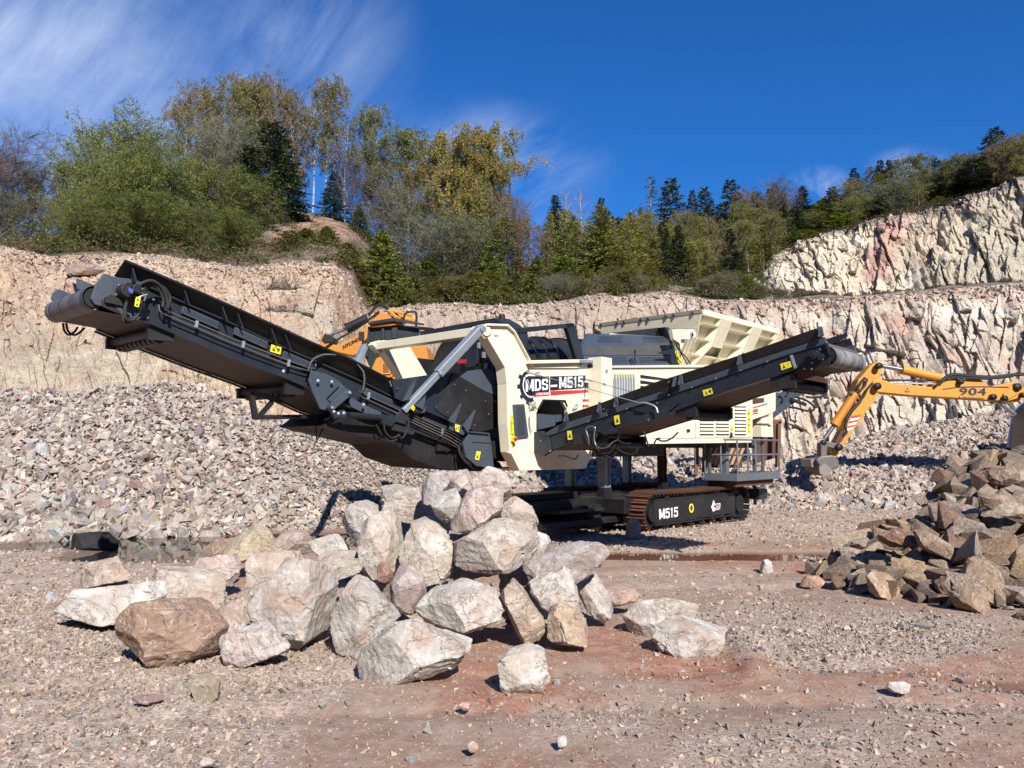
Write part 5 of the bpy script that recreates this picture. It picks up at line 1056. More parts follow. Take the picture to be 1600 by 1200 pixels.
for q in (cF((518, 466), (612, 440), (628, 500), (532, 528)), cG((312, 548), (440, 512), (458, 585), (328, 630))): sticker(sc_, lambda p: LX(p, -.012), q, (0, 0, 0))
mb = MB(); mb.tube([LX(p, -.09) for p in cE((672, 900), (655, 800), (630, 740), (650, 715), (720, 705), (738, 730), (718, 800), (730, 900), (780, 940), (860, 930), (900, 880), (960, 850))], .009, 6); mb.build('hydraulic_pipe', M['chrome'], sc_, True)
for pts in (((990, 790), (960, 850), (1040, 890), (1100, 885)), ((740, 930), (800, 1000), (900, 980), (940, 900)), ((960, 940), (1060, 1000), (1150, 1000), (1180, 930)), ((1240, 760), (1270, 850), (1290, 920)), ((350, 1015), (420, 1010), (500, 1050), (545, 1040), (555, 1000)), ((840, 1010), (900, 1045), (930, 1030), (950, 970)), ((1370, 840), (1450, 870), (1540, 830), (1595, 770)), ((1340, 930), (1350, 880), (1370, 840), (1410, 830))):
    hose(sc_, cE(*pts), -.05 + XN, .011, fn=Lx)
# stay ropes from the side panel
def rope(a, b, r=.006):
    mb = MB(); mb.tube([a, b], r, 6, smooth=0); d = (b - a); mb.cyl(a + d * .02, a + d * .14, .014, n=8); mb.cyl(a + d * .40, a + d * .44, .02, n=8); return mb.build('stay_rope', M['galv'], sc_, True)
rope(Ly((821, 580.5), -.05), LX((1001, 630), -.06)); rope(Ly((917, 593), -.04), LX((989, 613), .10))
mb = MB(); mb.tube([LX(p, -.08) for p in cE((1200, 465), (1260, 460), (1370, 500), (1385, 565))], .012, 6); mb.box(LX((820, 580)).x - .01, LX((820, 580)).x + .01, -.1, -.0, 2.6, 2.62); mb.build('shackle', M['galv'], sc_, True)
# ---------------------------------------------------------------- legs, chassis, crawler tracks
def Lz0(p, z=0.0):
    d = MR @ ray(*p); k = (z - CL.z) / d.z; return CL + d * k
for lx_, ly_, vis in ((3.50, .95, 1), (3.50, 1.75, 0), (5.55, 1.0, 2), (5.55, 1.85, 0)):
    hw_ = .062 if vis == 1 else .045
    mb = MB(); mb.box(lx_ - hw_, lx_ + hw_, ly_ - hw_, ly_ + hw_, .75, 1.62)
    for sx in (-1, 1): mb.box(lx_ + sx * (hw_ + .012) - .012, lx_ + sx * (hw_ + .012) + .012, ly_ - hw_ - .025, ly_ + hw_ + .025, .75, 1.60)
    lg = mb.build('leg', M['galv'] if vis != 2 else M['rustdark'], mach, bevel=.004)
    mb = MB(); mb.box(lx_ - .11, lx_ + .11, ly_ - .10, ly_ + .10, .06, .78); mb.box(lx_ - .17, lx_ + .17, ly_ - .16, ly_ + .16, .0, .06); mb.build('leg_foot', M['black'], lg, bevel=.006)
    if vis == 1:
        mb = MB()
        for k in range(6): mb.cyl((lx_ - .094, ly_ + .02, .85 + k * .11), (lx_ - .086, ly_ + .02, .85 + k * .11), .012, n=8)
        mb.build('pin_hole', M['black'], lg); sticker(lg, lambda p: Ly(p, ly_ - .104), [(949, 778), (952, 778), (952, 791), (949, 791)], (0, 0, 0))
mb = MB(); mb.box(.2, 7.2, .9, 1.75, .38, .62); mb.box(3.2, 4.0, .3, 2.4, .35, .60); mb.box(6.2, 7.0, .3, 2.4, .35, .60); mb.box(1.1, 3.0, 1.1, 1.6, .25, .72); mb.box(2.55, 2.95, .62, 1.0, .12, .52); mb.box(.9, 3.4, .5, .62, .20, .30); mb.box(4.3, 8.6, .5, 2.1, 1.5, 1.64); mb.box(8.0, 8.7, .6, 2.0, .35, .6)
mb.build('undercarriage_beam', M['black'], mach, bevel=.008)
mb = MB(); mb.box(1.7, 2.9, .52, .9, .42, .47); mb.box(8.05, 8.45, .1, .6, .38, .60); mb.build('step_plate', M['dark'], mach, bevel=.004)
for k in range(5): hose(mach, [(0, 0), (1, 1), (2, 2)], 0, .01, fn=lambda p, y, k=k: Vector((4.1 + k * .09, 1.0, 1.5 - p[0] * .12))) 
hose(mach, [(1036, 692), (1040, 720), (1038, 757)], 1.2, .04)
def crawler(y0, y1, vis):
    r, zc_ = .335, .35; xa, xb = 3.74, 7.02
    path = []
    L1 = xb - xa; Lc = math.pi * r; tot = 2 * L1 + 2 * Lc; nsh = 70
    mb = MB(); rad = r
    for k in range(nsh):
        s_ = (k + .5) / nsh * tot
        if s_ < L1: c = Vector((xa + s_, 0, zc_ + rad)); nrm = Vector((0, 0, 1)); tg = Vector((1, 0, 0))
        elif s_ < L1 + Lc: a = (s_ - L1) / r; c = Vector((xb + math.sin(a) * rad, 0, zc_ + math.cos(a) * rad)); nrm = Vector((math.sin(a), 0, math.cos(a))); tg = Vector((math.cos(a), 0, -math.sin(a)))
        elif s_ < 2 * L1 + Lc: c = Vector((xb - (s_ - L1 - Lc), 0, zc_ - rad)); nrm = Vector((0, 0, -1)); tg = Vector((-1, 0, 0))
        else: a = (s_ - 2 * L1 - Lc) / r; c = Vector((xa - math.sin(a) * rad, 0, zc_ - math.cos(a) * rad)); nrm = Vector((-math.sin(a), 0, -math.cos(a))); tg = Vector((-math.cos(a), 0, math.sin(a)))
        if nrm.z > .95: c.z -= .015 * math.sin(math.pi * (c.x - xa) / L1)
        h = tot / nsh * .42
        for a0, a1, b0, b1 in ((-h, h, -.012, .004), (-h * .95, -h * .60, .004, .042), (h * .15, h * .40, .004, .026)):
            mb.prism([Vector((0, y0, 0)) + c + tg * a0 + nrm * b0, Vector((0, y0, 0)) + c + tg * a1 + nrm * b0, Vector((0, y0, 0)) + c + tg * a1 + nrm * b1, Vector((0, y0, 0)) + c + tg * a0 + nrm * b1], (0, y1 - y0, 0))
        for yy in (y0 + .1, y1 - .1): mb.dome(Vector((0, yy, 0)) + c + nrm * .004, nrm, .012)
        mb.prism([Vector((0, y0 + .16, 0)) + c - tg * h * 1.05 - nrm * .06, Vector((0, y0 + .16, 0)) + c + tg * h * 1.05 - nrm * .06, Vector((0, y0 + .16, 0)) + c + tg * h - nrm * .012, Vector((0, y0 + .16, 0)) + c - tg * h - nrm * .012], (0, .14, 0))
    mb.m = [1 if abs(sum(mb.v[i][1] for i in f_) / len(f_) - y0) < .004 or sum(mb.v[i][0] for i in f_) / len(f_) > 6.9 else 0 for f_ in mb.f]
    tr = mb.build('crawler_track', [M['rust'], M['black']], mach)
    mb = MB(); ys = y0 + .04
    pr = [(xa, .14), (xa, .56), (xa + .1, .585), (xb - .33, .60), (xb - .22, .52), (xb - .22, .19), (xb - .33, .17), (xa + .08, .13)]
    mb.prism([(a, ys, b) for a, b in pr], (0, y1 - y0 - .1, 0)); mb.box(xa + .01, xb - .26, ys - .03, ys, .12, .145); mb.box(xa + .01, xb - .28, ys - .012, ys, .565, .59)
    fr_ = mb.build('track_frame', M['black'], tr, bevel=.012)
    for xx, rr, nm in ((xb, .30, 'sprocket'), (xa, .27, 'idler_wheel')):
        mb = MB(); mb.cyl((xx, y0 + .12, zc_), (xx, y1 - .12, zc_), rr, n=28); mb.cyl((xx, y0 + .05, zc_), (xx, y0 + .12, zc_), rr * .6, n=24)
        if nm == 'sprocket':
            for k in range(15): t = k * 2 * math.pi / 15; c = Vector((xx + math.cos(t) * rr, y0 + .2, zc_ + math.sin(t) * rr)); mb.cyl(c, c + Vector((0, .08, 0)), .03, n=6)
            for k in range(10): t = k * 2 * math.pi / 10; mb.dome((xx + math.cos(t) * .14, y0 + .05, zc_ + math.sin(t) * .14), NY, .018)
        mb.build(nm, M['black'], tr, True)
    for k in range(7):
        mb = MB(); xx = xa + .38 + k * .42; mb.cyl((xx, y0 + .03, .125), (xx, y1 - .05, .125), .075, n=16); mb.cyl((xx, y0 + .0, .125), (xx, y0 + .03, .125), .035, n=12); mb.build('track_roller', M['black'], tr, True)
    if vis:
        yy = ys - .008
        block_letters('M515', [Ly(p, yy) for p in cT((598, 372), (795, 345), (792, 448), (602, 476))], M['white'], fr_)
        mb = MB(); c = Ly(cT((934, 360))[0], yy); 
        for k in range(20):
            t0, t1 = k * math.pi / 10, (k + 1) * math.pi / 10; u, w = Vector((math.cos(t0), 0, math.sin(t0))), Vector((math.cos(t1), 0, math.sin(t1))); mb.prism([c + u * .055, c + w * .055, c + w * .085, c + u * .085], (0, -.006, 0))
        mb.build('yellow_ring', M['yellow'], fr_); mb = MB(); mb.cyl(c, c + Vector((0, .002, 0)), .054, n=18); mb.build('inspection_hole', M['rustdark'], fr_)
        mb = MB(); mb.prism([Ly(p, yy) for p in cT((1160, 318), (1236, 308), (1232, 372), (1185, 380), (1160, 398), (1150, 370), (1140, 345), (1150, 330), (1165, 275), (1180, 310))], (0, -.003, 0)); mb.build('logo_panel', M['white'], fr_)
        block_letters('MDS', [Ly(p, yy - .006) for p in cT((1170, 322), (1230, 315), (1228, 352), (1170, 358))], M['ink'], fr_); mb = MB(); mb.prism([Ly(p, yy - .004) for p in cT((1175, 364), (1232, 358), (1232, 366), (1178, 374))], (0, -.002, 0)); mb.build('stripe', M['red'], fr_)
        mb = MB(); 
        for k in range(5): mb.box(xa + .4 + k * .62, xa + .46 + k * .62, ys - .02, ys + .1, .59, .625)
        mb.build('lug', M['black'], fr_)
crawler(0, .48, True); crawler(2.05, 2.53, False)
# ---------------------------------------------------------------- access platform
yb0 = -.30; A_ = Ly((1153, 752), yb0); B_ = Ly((1218, 752), yb0); zt_ = Ly((1153, 687), yb0).z; zm = Ly((1153, 711), yb0).z; z0 = A_.z; z1 = Ly((1153, 740), yb0).z; xa, xb = A_.x, B_.x; yc = .42
mb = MB(); mb.box(xa, xb, yb0, yb0 + .02, z0, z1); mb.box(xa - .02, xa, yb0, yc, z0, z1); mb.box(xb, xb + .02, yb0, yc, z0, z1); mb.box(xa, xb, yb0 + .02, yc, z0, z0 + .03)
plat = mb.build('access_platform', M['rail'], mach, bevel=.004)
mb = MB(); r = .019
def loop(z): mb.tube([(xa, yc, z), (xa, yb0, z)], r, 8, smooth=0); mb.tube([(xa, yb0, z), (xb, yb0, z)], r, 8, smooth=0); mb.tube([(xb, yb0, z), (xb, yc, z)], r, 8, smooth=0)
loop(zt_); loop(zm)
for x_, y_ in ((xa, yc), (xa, yb0), (xa + (xb - xa) * .42, yb0), (xb, yb0), (xb, yc), (xa + .0, yb0 + .36)): mb.tube([(x_, y_, z0), (x_, y_, zt_)], r, 8, smooth=0)
mb.build('guard_rail', M['rail'], plat, True)
mb = MB()
for x_ in (xb + .12, xb + .55): mb.box(x_ - .03, x_ + .03, .3, .36, z0 - .6, zt_ + .15)
for k in range(7): mb.box(xb + .12, xb + .55, .31, .35, z0 - .5 + k * .25, z0 - .47 + k * .25)
mb.box(xa + .5, xa + .62, .2, .32, z0, zt_ + .05); mb.box(xa + .25, xa + .33, .45, .5, z0, zt_ - .2); mb.build('ladder', M['rail'], plat)
mb = MB(); mb.box(xa + .1, xb - .1, yb0 + .1, yc, z0 - .12, z0 - .002); mb.build('deck_bracket', M['rustdark'], plat)
# ---------------------------------------------------------------- fines conveyor on the far side
yq = 1.4; mb = MB(); ply(mb, [(1205, 630), (1212, 617), (1250, 604), (1262, 604), (1262, 614), (1232, 626), (1206, 645)], yq, yq + .08); ply(mb, [(1195, 652), (1240, 622), (1246, 626), (1200, 660)], yq - .1, yq - .04); mb.box(6.5, 10.2, 1.5, 1.58, 1.9, 2.05); 
fc = mb.build('fines_conveyor', M['darkblue'], mach, bevel=.004)
mb = MB(); a, b = Ly((1262, 611), yq), Ly((1290, 615), yq); mb.cyl(a, b, .06, n=14); mb.cyl(Ly((1236, 624), yq - .15), Ly((1258, 632), yq - .15), .05, n=12); mb.build('drive_motor', M['dark'], fc, True)
for q in (cG((500, 960), (640, 1000), (740, 1080), (740, 1130), (640, 1140), (520, 1100), (430, 1090)), cG((620, 900), (760, 890), (900, 905), (860, 950), (740, 975), (640, 960)), cG((350, 890), (380, 870), (420, 920), (380, 960))): hose(fc, q, yq - .2, .03)
sticker(fc, lambda p: Ly(p, yq - .005), cG((575, 875), (598, 870), (600, 915), (580, 920)), (0, 0, 0))
# ================================================================ LOOSE PARTS OF THE YARD
def plane_tools(Y):
    return lambda p, dy=0.0: P(p[0], p[1], Y + dy)
# rusty feed bin behind the machine
def Yp(p, Y): return P(p[0], p[1], Y)
RB = empty('steel_bin', P(1150, 745, 19.5) - Vector((0, 0, 0))); tag(RB, 'rusty open steel bin with a slatted side, standing behind the screening machine', 'steel bin')
def in_(o, v): return Vector(v) - o.location
def pry(mb, o, pts, Y, th, m=0): mb.prism([in_(o, Yp(p, Y)) for p in pts], (0, th, 0), m)
mb = MB()
for q in (((1089, 692), (1092, 692), (1092, 726), (1089, 726)), ((1100, 692), (1106, 692), (1104, 738), (1098, 738)), ((1090, 692), (1106, 692), (1106, 698), (1090, 698))): pry(mb, RB, q, 19.3, .12)
pry(mb, RB, ((1176, 664), (1221, 655), (1221, 661), (1176, 670)), 19.3, .1); pry(mb, RB, ((1216, 660), (1221, 658), (1219, 730), (1214, 730)), 19.3, .15); pry(mb, RB, ((1089, 670), (1220, 662), (1220, 672), (1089, 680)), 21.2, .1); pry(mb, RB, ((1086, 680), (1091, 680), (1091, 740), (1086, 740)), 21.2, .1)
mb.build('frame_post', M['rust'], RB)
mb = MB()
for k in range(7):
    x_ = 1108 + k * 8.2; q = [(x_ - 8, 726), (x_ - 3.5, 726), (x_ + 8, 697), (x_ + 3.5, 697)]; pry(mb, RB, q, 19.45, .05)
mb.build('slat', paint('tan_steel', (.40, .235, .13), .8, dusty=.3), RB)
mb = MB(); pry(mb, RB, ((1104, 694), (1160, 692), (1160, 731), (1104, 731)), 19.8, .05); mb.build('back_plate', M['rustdark'], RB)
mb = MB(); pry(mb, RB, ((1178, 668), (1216, 664), (1214, 715), (1178, 725)), 19.7, .06); mb.build('side_plate', M['rustdark'], RB)
# ---------------------------------------------------------------- excavator with the name on its boom, standing behind the conveyor
cX = crop(500, 470, 8); YE = 22.0; YB = YE + 1.25
EX = empty('excavator', P(640, 640, YE + 1)); EX.location.z = 1.1; tag(EX, 'amber excavator with dark cab parked behind the raised conveyor', 'excavator')
mb = MB(); pry(mb, EX, cX((0, 560), (10, 430), (60, 410), (150, 530), (200, 560), (420, 460), (600, 290), (740, 118), (860, 165), (960, 260), (960, 420), (620, 430), (600, 560), (420, 690), (200, 640), (60, 620)), YB, .55); boom = mb.build('boom', M['amber'], EX, bevel=.03)
text_quad('HYUNDAI', [in_(EX, P(*p, YB - .012)) for p in cX((288, 560), (545, 425), (545, 465), (292, 606))], M['ink'], boom, bold=.14)
mb = MB(); a, b, c = [in_(EX, P(*p, YB + .1)) for p in cX((100, 440), (335, 345), (590, 215))]; mb.cyl(a, b, .05, n=12, m=1); mb.cyl(b, c, .14, n=16, m=0); mb.cyl(b - (c - b) * .02, b + (c - b) * .1, .17, n=16); mb.build('boom_ram', [M['black'], M['chrome']], EX, True)
mb = MB(); mb.tube([in_(EX, P(*p, YB - .05)) for p in cX((60, 590), (200, 490), (430, 370), (600, 250), (740, 130))], .03, 6, smooth=1); mb.tube([in_(EX, P(*p, YE + .3)) for p in cX((600, 170), (640, 150), (700, 60), (770, 50), (850, 105))], .045, 6); mb.build('pipe_run', M['black'], EX, True)
mb = MB(); pry(mb, EX, cX((20, 480), (60, 410), (130, 430), (175, 480), (150, 510), (60, 520)), YB - .05, .65); mb.build('boom_knuckle', M['black'], EX)
mb = MB()
pry(mb, EX, cX((600, 330), (940, 300), (1240, 330), (1240, 1000), (700, 1000), (560, 700)), YE + .05, 1.1); cabm = mb.build('cab', M['glass'], EX, bevel=.03)
mb = MB()
for q in (((600, 330), (625, 330), (600, 700), (570, 690)), ((770, 320), (800, 318), (800, 560), (770, 600)), ((900, 310), (970, 310), (960, 470), (900, 470)), ((600, 325), (970, 300), (970, 325), (600, 345))): pry(mb, EX, cX(*q), YE - .02, .1)
mb.build('cab_pillar', M['dark'], cabm)
mb = MB(); pry(mb, EX, cX((610, 290), (640, 275), (925, 248), (965, 255), (1030, 265), (1030, 300), (940, 305), (810, 318), (640, 335)), YE - .1, 1.3); mb.build('cab_roof', M['amber'], cabm, bevel=.02)
mb = MB(); pry(mb, EX, cX((590, 285), (640, 255), (930, 212), (980, 225), (1300, 285), (1300, 302), (980, 262), (930, 250), (640, 290)), YE - .2, .1); mb.build('sun_visor', M['dark'], cabm)
mb = MB(); pry(mb, EX, cX((650, 830), (700, 720), (870, 640), (905, 670), (905, 960), (640, 960)), YE - .1, .2); pry(mb, EX, cX((905, 560), (1330, 560), (1400, 980), (905, 980)), YE - .05, 2.2); hs = mb.build('body_panel', M['amber'], EX, bevel=.02)
mb = MB()
for k in range(5): pry(mb, EX, cX((790 + k * 14, 790 - k * 8), (796 + k * 14, 788 - k * 8), (800 + k * 14, 905), (794 + k * 14, 905)), YE - .12, .01)
pry(mb, EX, cX((880, 850), (1060, 850), (1060, 890), (880, 895)), YE - .13, .3); mb.build('body_vent', M['black'], hs)
mb = MB()
for q in (((870, 675), (910, 665), (905, 950), (885, 950)), ((935, 700), (950, 700), (950, 830), (935, 830)), ((935, 815), (1050, 815), (1050, 832), (935, 832)), ((770, 905), (1080, 895), (1080, 912), (770, 918))): pry(mb, EX, cX(*q), YE - .14, .05)
mb.build('panel_rim', M['orange'], hs)
mb = MB()
for k in range(7): a, b = [in_(EX, P(*p, YE + 1.2 + .1 * k)) for p in cX((860 + k * 42, 118 + k * 9), (960 + k * 42, 215 + k * 9))]; mb.tube([a, b], .05, 6, smooth=0)
a, b = [in_(EX, P(*p, YE + 1.2)) for p in cX((860, 118), (1150, 185))]; mb.tube([a, b], .04, 6, smooth=0); mb.build('roof_guard', M['orange'], EX, True)
mb = MB(); mb.tube([in_(EX, P(*p, YE + .3)) for p in cX((1040, 340), (1050, 180), (1090, 140), (1180, 132), (1210, 160), (1200, 330))], .035, 6, smooth=1); mb.tube([in_(EX, P(*p, YE + .3)) for p in cX((990, 330), (1280, 345), (1420, 360))], .05, 6, smooth=0); mb.build('grab_rail', M['black'], EX, True)
mb = MB(); pry(mb, EX, cX((480, 390), (545, 385), (545, 500), (482, 495)), YE - .3, .1); mb.tube([in_(EX, P(*p, YE - .25)) for p in cX((530, 500), (555, 560), (540, 720))], .025, 6); mb.build('mirror', M['black'], EX)
mb = MB(); mb.box(-2.4, 2.6, -.3, .4, -.9, 0.0); mb.box(-2.4, 2.6, 1.6, 2.3, -.9, 0.0); mb.box(-1, 1.6, .3, 1.7, -.3, .35); mb.box(-1.5, 2.8, -.2, 2.2, .35, 1.2); mb.build('undercarriage', M['black'], EX, bevel=.1)
# ---------------------------------------------------------------- second excavator: arm reaching in from the right
cR, cS = crop(1270, 550, 6), crop(1420, 550, 8); YX = 19.5
E2 = empty('excavator', P(1640, 760, YX + 1.4)); E2.location.z = 1.0; tag(E2, 'yellow excavator reaching in from the right with its bucket on the scree', 'excavator')
mb = MB()
bp = cR((560, 270), (640, 255), (760, 295), (1130, 330)) + cS((330, 400), (400, 370), (470, 340), (600, 335), (900, 345), (1020, 430), (1270, 380), (1330, 370), (1400, 400), (1460, 480), (1440, 560), (1260, 610), (1060, 605), (850, 590), (0, 540)) + cR((600, 375), (560, 340))
pry(mb, E2, bp, YX, .42); b2 = mb.build('boom', M['orange'], E2, bevel=.02)
mb = MB(); pry(mb, E2, cS((1190, 520), (1330, 400), (1400, 420), (1400, 500), (1220, 610), (1180, 590)), YX - .06, .05); pry(mb, E2, cS((1240, 600), (1400, 490), (1480, 470), (1500, 560), (1300, 640)), YX + .1, .3); mb.build('boom_foot', M['orange'], E2, bevel=.01)
mb = MB(); 
for q, r_ in (((630, 372), .075), ((1035, 565), .08), ((1335, 440), .1), ((1180, 580), .07), ((1410, 540), .07)): c = in_(E2, P(*cS(q)[0], YX - .01)); mb.cyl(c, c + Vector((0, -.1, 0)), r_, n=16); 
for q, r_ in (((608, 132), .08), ((595, 322), .09), ((235, 893), .09), ((90, 850), .07)): c = in_(E2, P(*cR(q)[0], YX - .04)); mb.cyl(c, c + Vector((0, -.1, 0)), r_, n=16)
mb.build('pivot_pin', M['black'], E2, True)
text_quad('904', [in_(E2, P(*p, YX - .012)) for p in cS((640, 450), (965, 450), (960, 540), (635, 535))], M['ink'], b2, bold=.05, spacing=1.1)
text_quad('Litronic', [in_(E2, P(*p, YX - .012)) for p in cS((632, 548), (945, 562), (945, 598), (630, 584))], M['ink'], b2)
mb = MB(); mb.tube([in_(E2, P(*p, YX - .01)) for p in cS((430, 465), (600, 438), (900, 430), (1250, 440))], .012, 5); mb.build('pinstripe', M['ink'], b2)
sticker(b2, lambda p: in_(E2, P(*p, YX - .01)), cR((862, 375), (910, 375), (886, 335)), (0, 0, 0), M['ink'], 'warning_triangle', False)
mb = MB(); pry(mb, E2, cR((870, 370), (902, 370), (886, 345)), YX - .018, .004); mb.build('warning_triangle', M['orange'], b2)
mb = MB(); pry(mb, E2, cR((430, 260), (540, 130), (600, 90), (650, 95), (655, 140), (640, 200), (635, 290), (632, 370), (590, 440), (380, 740), (220, 985), (190, 1000), (165, 940), (300, 700), (400, 520), (380, 380)), YX + .03, .36); st2 = mb.build('stick', M['orange'], E2, bevel=.02)
def lerp2(a, b, t): return (a[0] * (1 - t) + b[0] * t, a[1] * (1 - t) + b[1] * t)
L0, L1_, R0, R1 = (365, 590), (315, 730), (455, 600), (375, 735)
for k in range(6):
    q = [lerp2(L0, L1_, k / 6), lerp2(R0, R1, k / 6), lerp2(R0, R1, (k + 1) / 6), lerp2(L0, L1_, (k + 1) / 6)]
    q = [(q[0][0], q[0][1] + 12), (q[1][0], q[1][1] - 14), (q[2][0], q[2][1] - 14), (q[3][0], q[3][1] + 12)]; mb = MB(); pry(mb, E2, cR(*q), YX + .015, .008); mb.build('hazard_stripe', M['red'] if k % 2 == 0 else M['white'], st2)
mb = MB(); a, b, c = [in_(E2, P(*p, YX + .1)) for p in cR((655, 132), (835, 165), (1200, 245))]; mb.cyl(a, b, .055, n=14, m=1); mb.cyl(b, c, .115, n=18); mb.build('stick_ram', [M['orange'], M['chrome']], E2, True)
mb = MB(); a, b, c = [in_(E2, P(*p, YX + .0)) for p in cR((110, 815), (205, 680), (395, 390))]; mb.cyl(a, b, .05, n=14, m=1); mb.cyl(b, c, .11, n=18); mb.cyl(b - (c - b) * .02, b + (c - b) * .12, .13, n=18); mb.build('bucket_ram', [M['amber'], M['chrome']], E2, True)
mb = MB(); mb.bar(in_(E2, P(*cR((75, 850))[0], YX)), in_(E2, P(*cR((235, 890))[0], YX)), .12, .14); mb.bar(in_(E2, P(*cR((85, 850))[0], YX)), in_(E2, P(*cR((85, 985))[0], YX)), .28, .16); mb.build('bucket_link', M['bucket'], E2, bevel=.02)
mb = MB(); pry(mb, E2, cR((30, 1010), (80, 975), (190, 965), (250, 1020), (250, 1080), (180, 1110), (165, 1150), (100, 1165), (65, 1130), (60, 1060)), YX - .25, .95); mb.build('bucket', M['bucket'], E2, bevel=.04)
mb = MB(); pry(mb, E2, cR((60, 1075), (110, 1040), (180, 1100), (165, 1150), (105, 1165), (65, 1135)), YX - .28, .03); pry(mb, E2, cR((-20, 1010), (80, 980), (60, 1060), (-10, 1080)), YX - .1, .7); mb.build('bucket_lip', paint('bright_bucket_steel', (.21, .185, .165), .5, dusty=.5, metal=.3), E2)
def line2(q, r, dy=-.06, nm='hydraulic_hose', m='rubber'): 
    mb = MB(); mb.tube([in_(E2, P(*p, YX + dy)) for p in q], r, 7); mb.build(nm, M[m], E2, True)
line2(cS((400, 380), (480, 290), (600, 280), (780, 300), (1050, 320), (1250, 290), (1440, 275), (1520, 280)), .045); line2(cS((330, 430), (420, 350), (520, 310), (700, 320), (900, 335), (1100, 325), (1300, 300)), .035)
line2(cR((640, 262), (860, 265), (1180, 270)), .025, .1); line2(cR((650, 285), (860, 290), (1150, 300)), .022, .1, 'rigid_pipe', 'chrome')
line2(cR((490, 240), (440, 300), (410, 370), (460, 440), (420, 500), (340, 570), (310, 650)), .035); line2(cR((510, 250), (480, 340), (380, 390), (350, 400), (400, 480), (370, 540)), .03); line2(cR((320, 640), (300, 700), (320, 760), (290, 780)), .035); line2(cR((560, 290), (500, 360), (480, 420), (400, 500)), .03)
mb = MB(); pry(mb, E2, cR((220, 820), (260, 740), (290, 730), (280, 830), (240, 870), (190, 880)), YX - .04, .06); mb.build('linkage_plate', M['rustdark'], E2)
mb = MB(); a, b = in_(E2, P(1568, 628, YX)), in_(E2, P(1578, 645, YX)); mb.tube([in_(E2, P(1556, 626, YX + .1)), in_(E2, P(1586, 648, YX + .1))], .05, 8, smooth=0); mb.tube([in_(E2, P(1570, 624, YX + .1)), in_(E2, P(1585, 640, YX + .1))], .04, 8, smooth=0); mb.build('boom_ram', M['chrome'], E2, True)
mb = MB(); pry(mb, E2, [(1628, 700), (1632, 660), (1640, 634), (1650, 624), (1790, 620), (1790, 760), (1628, 760)], YX + .5, 1.3); cb2 = mb.build('cab', M['glass'], E2, bevel=.04)
mb = MB(); mb.tube([in_(E2, P(*p, YX + 1.85)) for p in ((1578, 700), (1583, 664), (1591, 640), (1603, 630), (1740, 628))], .085, 8); mb.build('cab_pillar', M['galv'], cb2, True)
mb = MB(); mb.box(2.3, 5.8, .6, 3.2, .2, 1.9); mb.box(.6, 5.2, -.6, .0, -.9, 0.1); mb.box(.6, 5.2, 1.9, 2.5, -.9, .1); mb.box(1.6, 4.2, 0, 1.9, -.4, .2); mb.build('body', M['orange'], E2, bevel=.06)
# ================================================================ split loose pieces that are parts of their own
def split_islands(o):
    bm = bmesh.new(); bm.from_mesh(o.data); bm.verts.ensure_lookup_table(); seen = set(); groups = []
    for v in bm.verts:
        if v.index in seen: continue
        st_, g = [v], set()
        while st_:
            w = st_.pop()
            if w.index in g: continue
            g.add(w.index); st_ += [e.other_vert(w) for e in w.link_edges]
        seen |= g; groups.append(g)
    bm.free()
    if len(groups) < 2: return
    me0 = o.data; co = [v.co.copy() for v in me0.vertices]; pol = [(list(p.vertices), p.material_index, p.use_smooth) for p in me0.polygons]; nm = o.name.split('.')[0]
    for k, g in enumerate(groups):
        ids = sorted(g); mp = {a: i for i, a in enumerate(ids)}; fs = [q for q in pol if q[0][0] in g]
        me = bpy.data.meshes.new(nm); me.from_pydata([co[i] for i in ids], [], [[mp[i] for i in q[0]] for q in fs]); me.polygons.foreach_set('material_index', [q[1] for q in fs]); me.polygons.foreach_set('use_smooth', [q[2] for q in fs])
        for m_ in me0.materials: me.materials.append(m_)
        me.update()
        if k == 0: o.data = me
        else: c = o.copy(); c.data = me; COL.objects.link(c)
SPLIT = {'far_cheek', 'scraper_frame', 'gusset', 'head_cheek', 'frame_post', 'pipe_clamp', 'louvre', 'vent_slot', 'hook', 'canopy_hoop', 'red_label', 'slat', 'lug', 'wear_plate', 'body_vent', 'edge_strip', 'louvre_gap', 'step_plate', 'pivot_pin', 'opening_rim'}
for o in [o for o in scene.objects if o.type == 'MESH' and o.name.split('.')[0] in SPLIT]: split_islands(o)
